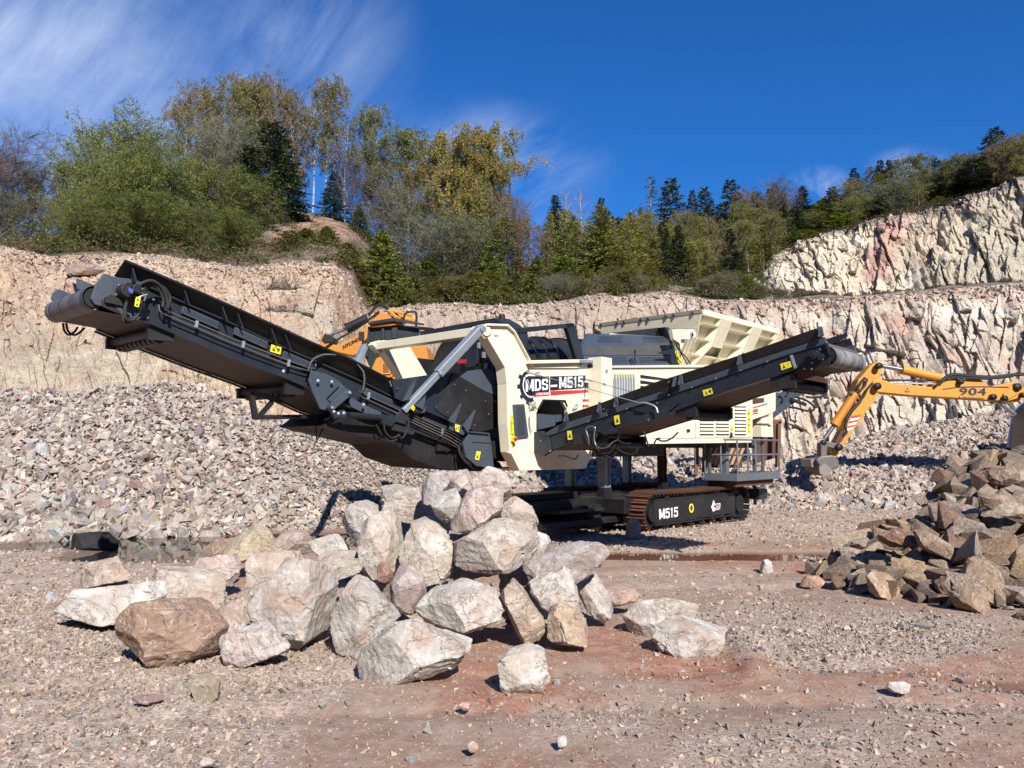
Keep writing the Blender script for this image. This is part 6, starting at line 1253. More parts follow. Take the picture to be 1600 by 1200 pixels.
# ================================================================ BOULDERS
def convex2(pts):
    pts = sorted(set(pts)); 
    def half(ps):
        h = []
        for p_ in ps:
            while len(h) > 1 and (h[-1][0] - h[-2][0]) * (p_[1] - h[-2][1]) - (h[-1][1] - h[-2][1]) * (p_[0] - h[-2][0]) <= 0: h.pop()
            h.append(p_)
        return h
    a, b = half(pts), half(pts[::-1]); return a[:-1] + b[:-1]
def boulder(pts, Y, label, tint=(1, 1, 1), seed=0, sub=5, name='boulder', group=None, depth=.42, mat=None, rough=1.0, cat='boulder', chip=(.68, .93)):
    """an outline seen in the photograph given its own distance, size, thickness and broken faces"""
    rg = np.random.default_rng(seed + 900); hull = convex2([tuple(p_) for p_ in pts]); W = [P(x, y, Y) for x, y in hull]; n = len(W); grow = 1.05
    c = sum(W, Vector()) / n; xs = [v.x for v in W]; zs = [v.z for v in W]; w, h = max(xs) - min(xs), max(zs) - min(zs)
    N, D = [], []
    for i in range(n):
        a, b = W[i], W[(i + 1) % n]; e = Vector((b.x - a.x, 0, b.z - a.z)); nn = Vector((e.z, 0, -e.x)).normalized()
        if nn.dot(a - c) < 0: nn = -nn
        d = nn.dot(a - c); s = rg.uniform(-.38, .38); ln = math.sqrt(1 + s * s); N.append((nn.x / ln, s / ln, nn.z / ln)); D.append(max(d, .03) / ln * (1 + .12 * abs(s)))
    dh = depth * (w + h) / 2 * rg.uniform(.85, 1.15)
    for k in range(4):
        a, b = rg.uniform(-.75, .75), rg.uniform(-.35, .8); v = Vector((a, -1, b)).normalized(); N.append(tuple(v)); D.append(dh * rg.uniform(.72, 1.0))
    for k in range(3):
        a, b = rg.uniform(-.7, .7), rg.uniform(-.5, .5); v = Vector((a, 1, b)).normalized(); N.append(tuple(v)); D.append(dh * rg.uniform(.8, 1.1))
    N, D = np.array(N), np.array(D); V, Fa = ICO[sub]; q = np.maximum(V @ N.T, 0) / D[None]; sharp = 60
    r = (q ** sharp).sum(1) ** (-1 / sharp); X0 = V * r[:, None]
    ch = rg.normal(size=(14, 3)); ch[:, 1] -= .5; ch /= np.linalg.norm(ch, axis=1)[:, None]; sup = (X0 @ ch.T).max(0) * rg.uniform(*chip, 14)
    q = np.maximum(V @ ch.T, 0) / sup[None]; r2 = 1 / np.maximum(q.max(1), 1e-6); r = np.minimum(r, r2); X = V * r[:, None]; m_ = (w + h) / 2; off = rg.uniform(0, 90, 3); S = X / m_
    f1 = fbm(S + off, 2.2, 3, seed, .5); f2 = fbm(S + off, 5.0, 4, seed + 3, .6, True); f3 = fbm(S + off, 14, 3, seed + 7, .6)
    ax = rg.normal(size=3); ax /= np.linalg.norm(ax); lam = S @ ax * rg.uniform(7, 11) + 1.6 * f1; st_ = (lam - np.floor(lam)); led = smooth01(st_, .0, .75) - st_
    u = S @ np.array((.8, .5, .3)) + .1 * f2; w2 = S @ np.array((-.3, .4, .85)); cv, ce = cells(u, w2, .30, .36, seed % 50 + 60, .7)
    X = X * (1 + rough * (.024 * f1 + .036 * (f2 - .3) + .026 * f3 + .036 * led + .040 * cv))[:, None]
    # keep the traced extent
    lo, hi = X.min(0), X.max(0); w_c = [(max(xs) + min(xs)) / 2 - c.x, 0, (max(zs) + min(zs)) / 2 - c.z]
    for k, (a, b) in ((0, (min(xs) - c.x, max(xs) - c.x)), (2, (min(zs) - c.z, max(zs) - c.z))): X[:, k] = w_c[k] + (a + (X[:, k] - lo[k]) * (b - a) / (hi[k] - lo[k]) - w_c[k]) * grow
    if c.z - h * .5 < .09 and h > .12: low = smooth01(-X[:, 2], 0, h * .5); X[:, 1] *= 1 + .28 * low; X[:, 0] *= 1 + .05 * low; X[:, 2] -= .035 * low
    o = link(name, np_mesh(name, X, Fa), mat or M['boulder'], smooth=False); o.location = c
    if c.z - h * .5 < .12 and Y < 13: o.location.z += float(ground_h(np.array([c.x]), np.array([c.y]))[0]) - .012 - .04 * min(h, .5)
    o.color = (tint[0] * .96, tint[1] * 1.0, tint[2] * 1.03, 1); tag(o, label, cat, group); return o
PK, GY, RD_, OC, WH, MV = (1.08, .96, .90), (.88, .90, .88), (.95, .70, .60), (1.02, .88, .66), (1.16, 1.12, 1.06), (.84, .72, .72)
B_ = [
 ([(93, 932), (113, 917), (229, 899), (254, 907), (257, 930), (215, 965), (163, 977), (102, 954)], 6.67, 'long pale slab of rock, leftmost of the big rock pile', WH),
 ([(196, 950), (210, 936), (287, 928), (346, 968), (348, 1008), (312, 1028), (250, 1025), (200, 990)], 5.5, 'big rust brown and mauve rock at the front left of the pile', (.62, .42, .30)),
 ([(123, 903), (131, 878), (174, 867), (203, 881), (203, 899), (134, 911)], 8.6, 'small blotchy brown and white rock behind the long pale slab', (.98, .82, .70)),
 ([(236, 896), (254, 878), (312, 888), (350, 917), (348, 946), (332, 964), (290, 950)], 6.9, 'rounded tan rock behind the rust brown rock', (1.06, .93, .80)),
 ([(339, 954), (388, 925), (396, 968), (352, 990)], 6.3, 'low reddish tan rock wedged beside the rust brown rock', (.84, .66, .55)),
 ([(350, 983), (370, 974), (428, 972), (453, 997), (446, 1015), (370, 1034), (352, 1019)], 5.45, 'squat pinkish rock in front of the tall pointed rock', PK),
 ([(388, 970), (471, 865), (500, 874), (517, 950), (513, 979), (468, 1008), (450, 997), (399, 975)], 5.9, 'tall pointed grey rock with a white vein down its edge', (.96, .90, .84)),
 ([(386, 932), (399, 917), (435, 905), (442, 914), (420, 945), (399, 954)], 6.5, 'small beige rock tucked behind the tall pointed rock', (1.0, .90, .78)),
 ([(388, 881), (406, 867), (464, 861), (472, 883), (453, 899), (406, 905), (392, 917)], 6.9, 'buff rock resting above the small beige rock', (1.0, .86, .74)),
 ([(350, 870), (363, 838), (392, 825), (428, 834), (433, 852), (399, 876), (363, 880)], 9.0, 'yellowish rock standing at the edge of the dark puddle', (1.0, .88, .62)),
 ([(321, 860), (334, 845), (363, 841), (356, 867), (325, 870)], 9.8, 'low red brown rock left of the yellowish rock', (.62, .42, .34)),
 ([(426, 860), (439, 834), (471, 829), (490, 845), (490, 865), (442, 870)], 8.4, 'pinkish tan rock right of the yellowish rock', (1.02, .84, .74)),
 ([(482, 838), (530, 834), (542, 850), (544, 872), (500, 876)], 8.0, 'grey white rock behind the pile beside the pinkish tan rock', (1.04, .99, .93)),
 ([(502, 874), (522, 868), (562, 877), (566, 892), (515, 909), (505, 895)], 6.4, 'flat grey and brown slab lying above the big blocky rock', (.94, .86, .76)),
 ([(517, 925), (526, 910), (566, 896), (598, 907), (624, 957), (562, 1014), (529, 999), (518, 968)], 5.75, 'big blocky grey and white rock with folded layers, centre left', (1.0, .96, .90)),
 ([(533, 829), (540, 797), (562, 783), (602, 798), (598, 828), (545, 840)], 7.8, 'grey rock at the back left under the peak of the pile', (.93, .90, .86)),
 ([(560, 862), (570, 815), (589, 798), (606, 802), (626, 846), (628, 882), (590, 907), (566, 885)], 6.7, 'upright pale pinkish rock in the middle left of the pile', (1.05, .97, .88)),
 ([(592, 779), (631, 758), (656, 770), (669, 811), (631, 820), (597, 796)], 7.6, 'smooth beige grey rock at the left shoulder of the pile', (1.0, .91, .82)),
 ([(589, 883), (600, 878), (613, 897), (606, 913), (591, 908)], 6.1, 'small red brown wedge between the larger pale rocks', (.66, .36, .27)),
 ([(609, 917), (633, 882), (661, 906), (664, 934), (641, 962), (612, 942)], 6.1, 'mauve grey rock standing on its point', (.82, .70, .68)),
 ([(626, 850), (637, 818), (691, 833), (709, 850), (706, 880), (684, 912), (663, 912), (629, 876)], 6.5, 'rounded cream rock below the grey slab in the centre', (1.05, .94, .82)),
 ([(643, 816), (669, 806), (702, 820), (701, 839), (643, 832)], 6.8, 'flat grey green slab lying on the rounded cream rock', (.86, .90, .84)),
 ([(708, 865), (725, 846), (770, 814), (822, 814), (842, 831), (839, 865), (822, 886), (770, 895), (710, 886)], 6.3, 'largest beige rock on the right half of the pile', (1.02, .94, .84)),
 ([(658, 768), (665, 738), (699, 736), (703, 757), (688, 768), (674, 792), (660, 784)], 7.1, 'grey rock with a red patch at the top left of the pile', (.88, .82, .82)),
 ([(698, 739), (731, 734), (737, 757), (712, 774), (700, 765)], 7.4, 'small pink rock between the red patched rock and the topmost rock', PK),
 ([(712, 768), (721, 749), (755, 730), (789, 736), (798, 752), (799, 777), (781, 788), (740, 780)], 7.0, 'topmost pale pink rock of the pile', (1.10, .99, .93)),
 ([(674, 790), (688, 768), (710, 764), (719, 790), (711, 818), (697, 818)], 6.7, 'narrow grey streaked rock under the red patched rock', (.90, .90, .86)),
 ([(704, 828), (712, 798), (725, 775), (748, 760), (785, 777), (783, 796), (740, 836)], 6.5, 'pink rock with a blood red spot under the topmost rock', (1.08, .93, .88)),
 ([(778, 792), (804, 776), (831, 792), (840, 812), (838, 830), (785, 824)], 6.7, 'pale rounded rock at the right shoulder of the pile', (1.08, 1.0, .92)),
 ([(834, 831), (856, 838), (861, 852), (845, 878), (828, 880)], 6.5, 'small white rock at the right flank under the pale shoulder', WH),
 ([(819, 893), (852, 872), (897, 854), (939, 846), (951, 872), (905, 912), (832, 912)], 6.25, 'leaning purplish grey slab on the right flank', (.84, .76, .74)),
 ([(828, 914), (886, 887), (903, 925), (897, 948), (852, 957)], 6.0, 'pale angular rock beneath the leaning slab', (1.06, 1.0, .92)),
 ([(899, 912), (935, 893), (957, 932), (956, 948), (942, 961), (908, 938)], 6.6, 'grey speckled rock at the right foot of the pile', (.94, .88, .84)),
 ([(650, 940), (672, 910), (710, 901), (777, 908), (787, 925), (768, 980), (736, 991), (654, 962)], 6.0, 'broad flat cream rock with a bright top at the front centre', WH),
 ([(781, 910), (804, 893), (851, 963), (849, 980), (826, 991), (817, 981)], 5.95, 'long narrow brown striped slab standing on end', (.88, .76, .62)),
 ([(856, 940), (882, 932), (914, 948), (919, 990), (905, 995), (856, 988)], 5.9, 'knobbly rock with an orange patch at the front right', (1.04, .86, .62)),
 ([(560, 1015), (582, 978), (665, 957), (734, 981), (718, 1019), (688, 1038), (571, 1050)], 5.15, 'long white grey slab lying in front of the pile', (1.0, 1.0, .96)),
 ([(779, 1034), (800, 1008), (830, 1002), (854, 1011), (857, 1041), (834, 1067), (787, 1065)], 4.92, 'rounded white and pink rock alone on the red mud in front', (1.02, .98, .90)),
 ([(976, 962), (991, 936), (1032, 931), (1077, 940), (1089, 959), (1029, 988), (984, 988)], 6.35, 'white rock behind its twin, right of the pile', (1.12, 1.06, .98)),
 ([(1023, 991), (1044, 963), (1085, 963), (1122, 977), (1142, 997), (1119, 1012), (1032, 1014)], 5.75, 'white knobbly rock in front of its twin, right of the pile', (1.10, 1.08, 1.02)),
 ([(944, 918), (990, 920), (1004, 933), (960, 948)], 7.0, 'flat pink and orange plate lying right of the pile', (1.0, .72, .58)),
 ([(300, 1062), (318, 1048), (345, 1056), (340, 1080), (312, 1084)], 4.72, 'small brown topped stone on the gravel at the bottom left', (.72, .62, .46)),
 ([(206, 1084), (235, 1081), (253, 1086), (240, 1094), (212, 1094)], 4.62, 'flat maroon stone on the bottom left gravel', (.50, .34, .32)),
 ([(294, 876), (350, 866), (376, 884), (352, 903), (300, 894)], 7.9, 'low pinkish mauve rock behind the rounded tan rock', (.98, .76, .70)),
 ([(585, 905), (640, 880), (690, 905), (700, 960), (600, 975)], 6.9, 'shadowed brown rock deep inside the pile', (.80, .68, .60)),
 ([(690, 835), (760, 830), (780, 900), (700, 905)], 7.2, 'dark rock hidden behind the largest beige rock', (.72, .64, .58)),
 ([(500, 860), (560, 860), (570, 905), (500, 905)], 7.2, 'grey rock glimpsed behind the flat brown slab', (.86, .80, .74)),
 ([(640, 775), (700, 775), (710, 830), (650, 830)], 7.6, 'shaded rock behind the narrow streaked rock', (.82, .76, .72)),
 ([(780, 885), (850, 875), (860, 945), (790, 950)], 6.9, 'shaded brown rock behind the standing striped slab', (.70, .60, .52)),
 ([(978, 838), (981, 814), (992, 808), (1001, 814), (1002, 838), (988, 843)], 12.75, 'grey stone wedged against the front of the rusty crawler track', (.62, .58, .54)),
 ([(1189, 889), (1193, 872), (1203, 868), (1206, 889)], 9.5, 'little pointed white stone on the mud left of the brown rock heap', WH),
 ([(1387, 1075), (1392, 1064), (1412, 1062), (1421, 1070), (1414, 1078), (1394, 1079)], 4.75, 'palm sized white stone on the red mud at the lower right', WH),
 ([(716, 1090), (724, 1084), (736, 1085), (735, 1094), (722, 1096)], 4.56, 'little red and white stone on the mud below the long slab', (1.0, .60, .54)),
 ([(1252, 905), (1265, 893), (1280, 893), (1290, 905), (1276, 911)], 8.6, 'orange brown stone at the left tip of the brown rock heap', (.86, .50, .34)),
 ([(870, 1142), (884, 1140), (886, 1154), (872, 1156)], 4.0, 'small grey stone at the bottom, left of its brown neighbour', GY),
 ([(728, 1154), (740, 1149), (748, 1156), (742, 1164), (731, 1163)], 3.9, 'small tan stone near the bottom edge, below the red and white stone', (.95, .75, .62)),
 ([(314, 1178), (326, 1176), (336, 1182), (332, 1190), (318, 1190)], 3.7, 'pale flat stone near the bottom edge on brown mud', WH),
]
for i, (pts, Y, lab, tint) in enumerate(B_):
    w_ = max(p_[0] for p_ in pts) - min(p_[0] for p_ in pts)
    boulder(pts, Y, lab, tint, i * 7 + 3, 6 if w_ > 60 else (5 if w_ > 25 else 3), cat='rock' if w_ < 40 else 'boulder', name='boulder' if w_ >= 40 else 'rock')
m, n, l, p = newmat('red_patch_rock')
M['blackstone'] = rockmat('wet_black_stone', (.035, .034, .036), (.022, .022, .024), (.05, .048, .05), (.03, .025, .02), 1.0, vein=False)
boulder([(112, 850), (113, 824), (128, 820), (170, 820), (180, 828), (180, 850)], 12.2, 'wet black block standing in the puddle on the left', (1, 1, 1), 777, 5, rough=.4, chip=(.93, .99), mat=M['blackstone'])
boulder([(103, 424), (106, 413), (125, 410), (152, 411), (164, 421), (140, 430), (112, 432)], 26.4, 'flat brown rock lying near the top of the pinkish bank', (.62, .48, .42), 778, 3)
# red patches on the two upper rocks
m, n, l, p = newmat('red_stain'); p.inputs['Base Color'].default_value = (.42, .09, .07, 1); p.inputs['Roughness'].default_value = .9
# ================================================================ BROWN ROCK HEAP (right)
R_foot = [(1230, 872), (1255, 882), (1300, 912), (1350, 925), (1400, 932), (1450, 940), (1500, 948), (1600, 946), (1700, 955), (2000, 990)]
R_crest = [(1230, 870), (1262, 862), (1300, 830), (1340, 806), (1400, 786), (1440, 768), (1460, 748), (1480, 715), (1510, 700), (1545, 680), (1580, 668), (1600, 664), (1700, 640), (2000, 600)]
def rheap(px, t):
    yf, yc = interp(px, R_foot), interp(px, R_crest); Yf = 1800 / (yf - 700); Yc = Yf + interp(px, [(1230, .3), (1300, 1.6), (1500, 3.6), (1700, 5), (2000, 6)])
    zc_ = np.maximum(zat(px, yc, Yc) - .34, .0); Y = Yf + (Yc - Yf) * t; z = zc_ * np.clip(t, 0, 1) - np.clip(t - 1, 0, None) * zc_ * 1.1
    return (px - 800) / F * Y / (CP + .12 * SP), Y, z
pxp = np.arange(1225, 1990, 10.0); tp = np.linspace(-.03, 1.9, 50); PX, T = np.meshgrid(pxp, tp); X, Y, Z = rheap(PX.ravel(), T.ravel()); idx = np.arange(PX.size).reshape(PX.shape)
hf = np.stack([idx[:-1, :-1].ravel(), idx[:-1, 1:].ravel(), idx[1:, 1:].ravel(), idx[1:, :-1].ravel()], 1)
m, n, l, p = newmat('dark_soil_core'); v = coords(n, l, 'Object', False); l.new(nmix(n, l, nnoise(n, l, v, 4, 6, .7), (.05, .036, .028), (.16, .11, .08)), p.inputs['Base Color']); p.inputs['Roughness'].default_value = 1
tag(link('rubble_mound', np_mesh('rubble_mound', np.stack([X, Y, Z - .22 + .1 * fbm(np.stack([X, Y, Z], 1), 2, 3, 5)], 1), hf), m, smooth=True), kind='structure')
rg = np.random.default_rng(5); protos = []
for k in range(14):
    V, Fa = hullrock(rg, int(rg.integers(7, 11)), (1, rg.uniform(.6, .85), rg.uniform(.45, .7))); bm = bmesh.new(); vs = [bm.verts.new(v) for v in V * 1.15]; [bm.faces.new([vs[i] for i in f]) for f in Fa]
    bmesh.ops.bevel(bm, geom=bm.edges[:], offset=.035, segments=1, affect='EDGES'); bmesh.ops.triangulate(bm, faces=bm.faces); bmesh.ops.subdivide_edges(bm, edges=[e for e in bm.edges if e.calc_length() > .22], cuts=2, use_grid_fill=True); bmesh.ops.triangulate(bm, faces=bm.faces); bm.verts.index_update()
    V = np.array([v.co[:] for v in bm.verts]); Fa = np.array([[v.index for v in f.verts] for f in bm.faces]); bm.free(); off = rg.uniform(0, 50, 3); V = V * (1 + .05 * fbm(V + off, 2.2, 3, k) + .03 * fbm(V + off, 7, 2, k + 40))[:, None]; protos.append(np_mesh('heap_rock', V, Fa))
for me in protos: me.materials.append(M['brownrock'])
placed = []
def try_place(px, t, s, gap=.62):
    X, Y, Z = [float(a) for a in rheap(np.array([px]), np.array([t]))]
    for (a, b, c, q) in placed:
        if (a - X) ** 2 + (b - Y) ** 2 + (c - Z) ** 2 < (gap * (s + q)) ** 2: return None
    placed.append((X, Y, Z, s)); return X, Y, Z
TN = [('grey brown', (1.2, 1.18, 1.12)), ('pale buff', (1.75, 1.7, 1.6)), ('dark brown', (.72, .68, .66)), ('reddish brown', (1.0, .72, .62)), ('light grey', (1.7, 1.8, 1.85)), ('tan', (1.5, 1.3, 1.0))]
TW = np.array((30, 18, 20, 9, 10, 13.0)); TW /= TW.sum()
ITEMS = []
for s0, s1_, tries, gap in ((.17, .23, 160, .60), (.11, .17, 3600, .52), (.06, .11, 6500, .54)):
    for _ in range(tries):
        px = rg.uniform(1250, 1760) if rg.uniform() < .82 else rg.uniform(1430, 1720); t = rg.uniform(.02, 1.15); s = rg.uniform(s0, s1_) * (.62 if px < 1310 else 1)
        r_ = try_place(px, t, s, gap)
        if r_: ITEMS.append((r_, s, px, t))
size_w = lambda s: 'large' if s > .19 else ('mid size' if s > .12 else 'small')
for (X, Y, Z), s, px, t in sorted(ITEMS, key=lambda q: -q[1] / q[0][1])[:290]:
    k = int(rg.choice(6, p=TW)); o = bpy.data.objects.new('heap_rock', protos[int(rg.integers(14))]); COL.objects.link(o); o.location = (X, Y, Z + s * .30)
    o.rotation_euler = (rg.uniform(-.6, .6), rg.uniform(-.6, .6), rg.uniform(0, 6.28)); o.scale = (s * 1.12, s * 1.05, s * 1.05); f_ = rg.uniform(.8, 1.2); o.color = (*(min(2, c * f_) for c in TN[k][1]), 1)
    where = 'at the foot of' if t < .25 else ('on the slope of' if t < .8 else 'along the top of'); end = 'left tip' if px < 1340 else ('middle' if px < 1470 else 'right part')
    tag(o, f'{size_w(s)} {TN[k][0]} rock {where} the brown heap, {end}', 'rock', 'angular rocks of the brown heap')
kf = 2600; pxf = rg.uniform(1245, 1980, kf); tf = rg.uniform(.0, 1.6, kf); keep = (pxf > 1640) | (rg.uniform(size=kf) < .45); pxf, tf = pxf[keep], tf[keep]; Xf, Yf_, Zf = rheap(pxf, tf); sf = np.where(pxf > 1690, rg.uniform(.08, .22, len(pxf)), rg.uniform(.035, .075, len(pxf)))
tag(stone_mass('rubble', np.stack([Xf, Yf_, Zf + sf * .2 - np.where(pxf > 1690, 0, .06)], 1), sf, 1, rg, tint=np.array([(.32, .26, .20), (.25, .19, .15), (.42, .36, .29), (.30, .20, .15)])[rg.integers(0, 4, len(pxf))]), kind='stuff', label='small brown rubble filling the gaps of the brown heap')
for i, (pts, Y, lab, tint) in enumerate([
 ([(1540, 742), (1550, 730), (1588, 728), (1597, 745), (1580, 760), (1548, 758)], 9.6, 'broad dark faced rock near the top right of the brown heap', (.95, .82, .74)),
 ([(1533, 776), (1570, 772), (1573, 788), (1560, 797), (1538, 795)], 9.0, 'tan block on the upper slope of the brown heap', (1.4, 1.25, 1.05)),
 ([(1558, 796), (1592, 785), (1610, 798), (1600, 812), (1570, 808)], 8.6, 'white topped slab near the right edge of the brown heap', (1.9, 1.85, 1.7)),
 ([(1353, 896), (1360, 889), (1385, 890), (1404, 905), (1402, 921), (1380, 924), (1360, 917)], 7.9, 'pale mottled block at the foot of the brown heap, front centre', (1.7, 1.5, 1.2)),
 ([(1488, 930), (1492, 915), (1530, 915), (1541, 922), (1540, 945), (1520, 949), (1495, 940)], 7.2, 'big brown block at the foot of the brown heap, front right', (1.1, .95, .80)),
 ([(1502, 900), (1512, 872), (1545, 862), (1566, 900), (1564, 925), (1545, 936), (1515, 918)], 7.5, 'largest brown boulder standing behind the big front block', (1.2, 1.05, .88)),
 ([(1434, 832), (1448, 829), (1495, 858), (1498, 878), (1470, 868), (1440, 850)], 8.3, 'long brown slab slanting down the heap', (1.1, .95, .80)),
 ([(1460, 905), (1478, 897), (1500, 905), (1505, 930), (1470, 925)], 7.6, 'brown rock left of the largest brown boulder', (.95, .8, .7)),
 ([(1590, 965), (1600, 953), (1640, 950), (1645, 985), (1600, 972)], 6.9, 'dark stone cut by the right edge of the frame', (.7, .62, .5)),
 ([(1376, 836), (1395, 826), (1440, 836), (1430, 856), (1390, 856)], 8.6, 'dark reddish slab on the crest of the low end of the heap', (.9, .62, .52)),
 ]): boulder(pts, Y, lab, tint, 500 + i * 3, 5, 'heap_rock', mat=M['brownrock'], cat='rock')
# ================================================================ STONES at the foot of the left heap and loose ones on the floor
rg = np.random.default_rng(11); sp_ = []
for k in range(12):
    V, Fa = hullrock(rg, int(rg.integers(10, 15)), (1, rg.uniform(.6, .9), rg.uniform(.5, .8))); V, Fa = V, Fa; me = np_mesh('stone', V, Fa); me.materials.append(M['boulder']); sp_.append(me)
NM = ['cream', 'white', 'buff', 'pinkish', 'grey', 'dark grey', 'ochre', 'mauve', 'bright white', 'red brown', 'dull pink', 'sandy']
def put_stone(X, Y, Z, s, lab, grp, k=None):
    k = int(rg.choice(len(PAL), p=PW)) if k is None else k; o = bpy.data.objects.new('stone', sp_[int(rg.integers(12))]); COL.objects.link(o); o.location = (X, Y, Z); o.rotation_euler = tuple(rg.uniform(0, 6.28, 3)); o.scale = (s, s, s * .8)
    c = PAL[k] / np.array((.50, .41, .34)); o.color = (*c, 1); tag(o, lab.format(NM[k]), 'stone', grp)
cnt = 0
for _ in range(150):
    px = rg.uniform(-40, 560); t = rg.power(.45) * .62; X, Y, Z = [float(a) for a in heap_pt(np.array([px]), np.array([t]))]; s = rg.uniform(.10, .19) * (1 - .35 * (px > 330))
    hh = 'left end' if px < 180 else ('middle' if px < 380 else 'right end'); vv = 'at the foot' if t < .12 else 'low on the slope' if t < .35 else 'midway up the slope'
    put_stone(X, Y, Z + s * .35, s, '{} angular stone ' + vv + ' of the left heap, ' + hh, 'larger stones on the left heap')
for _ in range(70):
    px = rg.uniform(1180, 1560); t = rg.uniform(0, .9); X, Y, Z = [float(a) for a in heap_pt(np.array([px]), np.array([t]))]; s = rg.uniform(.12, .19)
    put_stone(X, Y, Z + s * .35, s, '{} stone on the pale scree below the right rock face', 'larger stones on the scree')
for _ in range(110):
    px, py = rg.uniform(280, 960), rg.uniform(890, 1015); g = G(px, py); s = rg.uniform(.03, .085)
    side = 'left part' if px < 520 else ('middle' if px < 760 else 'right part'); put_stone(g.x, g.y + .5, s * .35, s, '{} rubble stone wedged between the boulders, ' + side + ' of the pile', 'rubble between the boulders')
for _ in range(60):
    px, py = rg.uniform(20, 1590), rg.uniform(905, 1190); g = G(px, py); s = rg.uniform(.022, .05) * (g.y / 5)
    if 90 < px < 960 and py < 1000 or (560 < px < 860 and py < 1070) or (970 < px < 1150 and py < 1020) or py < 950 and px > 1230: continue
    side = 'left' if px < 560 else ('middle' if px < 1060 else 'right'); put_stone(g.x, g.y, float(ground_h(np.array([g.x]), np.array([g.y]))[0]) + s * .12, s, '{} loose stone lying on the ' + side + ' of the muddy floor', 'loose stones on the floor')
# ================================================================ TREES
def leafmat(name, trans=.35):
    m, n, l, p = newmat(name); at = n.new('ShaderNodeAttribute'); at.attribute_name = 'tint'; oi = n.new('ShaderNodeObjectInfo')
    c = nmix(n, l, 1.0, at.outputs['Color'], oi.outputs['Color'], 'MULTIPLY'); l.new(c, p.inputs['Base Color']); p.inputs['Roughness'].default_value = .6; p.inputs['Specular IOR Level'].default_value = .3
    t = n.new('ShaderNodeBsdfTranslucent'); l.new(c, t.inputs[0]); mx = n.new('ShaderNodeMixShader'); mx.inputs[0].default_value = trans; l.new(p.outputs[0], mx.inputs[1]); l.new(t.outputs[0], mx.inputs[2]); l.new(mx.outputs[0], n['Material Output'].inputs[0]); return m
M['leaf'] = leafmat('leaves'); M['needle'] = leafmat('needles', .15)
def barkmat(name, c1, c2, white=False):
    m, n, l, p = newmat(name); v = coords(n, l, 'Object'); mp = n.new('ShaderNodeMapping'); mp.inputs['Scale'].default_value = (6, 6, 30 if white else 4); l.new(v, mp.inputs[0])
    l.new(nmix(n, l, nramp(n, l, nnoise(n, l, mp.outputs[0], 2, 4, .6), .45, .6), c1, c2), p.inputs['Base Color']); p.inputs['Roughness'].default_value = .9; return m
M['birchbark'] = barkmat('birch_bark', (.50, .46, .40), (.12, .10, .085), True); M['bark'] = barkmat('brown_bark', (.13, .105, .085), (.06, .047, .038)); M['greybark'] = barkmat('grey_bark', (.22, .195, .17), (.11, .095, .08)); M['twig'] = barkmat('twig_bark', (.14, .10, .075), (.09, .06, .045))
def segs_mesh(segs, nsides=3):
    """segs: array rows p0(3), p1(3), r0, r1"""
    s = np.array(segs); a, b = s[:, :3], s[:, 3:6]; d = b - a; d /= np.maximum(np.linalg.norm(d, axis=1), 1e-9)[:, None]
    u = np.cross(d, np.where(np.abs(d[:, 2:3]) > .9, np.array([[1., 0, 0]]), np.array([[0., 0, 1]]))); u /= np.maximum(np.linalg.norm(u, axis=1), 1e-9)[:, None]; w = np.cross(d, u); V = []
    for p_, r_ in ((a, s[:, 6]), (b, s[:, 7])):
        for k in range(nsides): t = 2 * math.pi * k / nsides; V.append(p_ + (u * math.cos(t) + w * math.sin(t)) * r_[:, None])
    V = np.stack(V, 1).reshape(-1, 3); base = np.arange(len(s)) * 2 * nsides; F_ = []
    for k in range(nsides): j = (k + 1) % nsides; F_.append(np.stack([base + k, base + j, base + j + nsides, base + k + nsides], 1))
    return V, np.concatenate(F_)
def leaf_quads(C, L, Wd, rg, droop=0.0, dirs=None):
    n = len(C); d = rg.normal(size=(n, 3)) if dirs is None else dirs + .45 * rg.normal(size=(n, 3)); d[:, 2] -= droop; d /= np.linalg.norm(d, axis=1)[:, None]
    u = np.cross(d, rg.normal(size=(n, 3))); u /= np.maximum(np.linalg.norm(u, axis=1), 1e-9)[:, None]; L = L * rg.uniform(.6, 1.3, n)[:, None]; Wd = Wd * rg.uniform(.6, 1.2, n)[:, None]
    V = np.stack([C - u * Wd * .5, C + d * L * .5 - u * Wd * .1 + u * Wd * .6, C + d * L, C + d * L * .4 - u * Wd * .6], 1).reshape(-1, 3); return V, np.arange(n * 4).reshape(n, 4)
def poly_branch(p0, d, L, n, rg, bend, wob=.15):
    pts = [np.array(p0, float)]; d = np.array(d, float); d /= np.linalg.norm(d)
    for i in range(n): d = d + np.array([0, 0, bend / n]) + wob * rg.normal(size=3) / n ** .5 * .6; d /= np.linalg.norm(d); pts.append(pts[-1] + d * L / n)
    return pts
def add_poly(S, pts, r0, r1):
    n = len(pts) - 1
    for i in range(n): S.append((*pts[i], *pts[i + 1], r0 + (r1 - r0) * i / n, r0 + (r1 - r0) * (i + 1) / n))
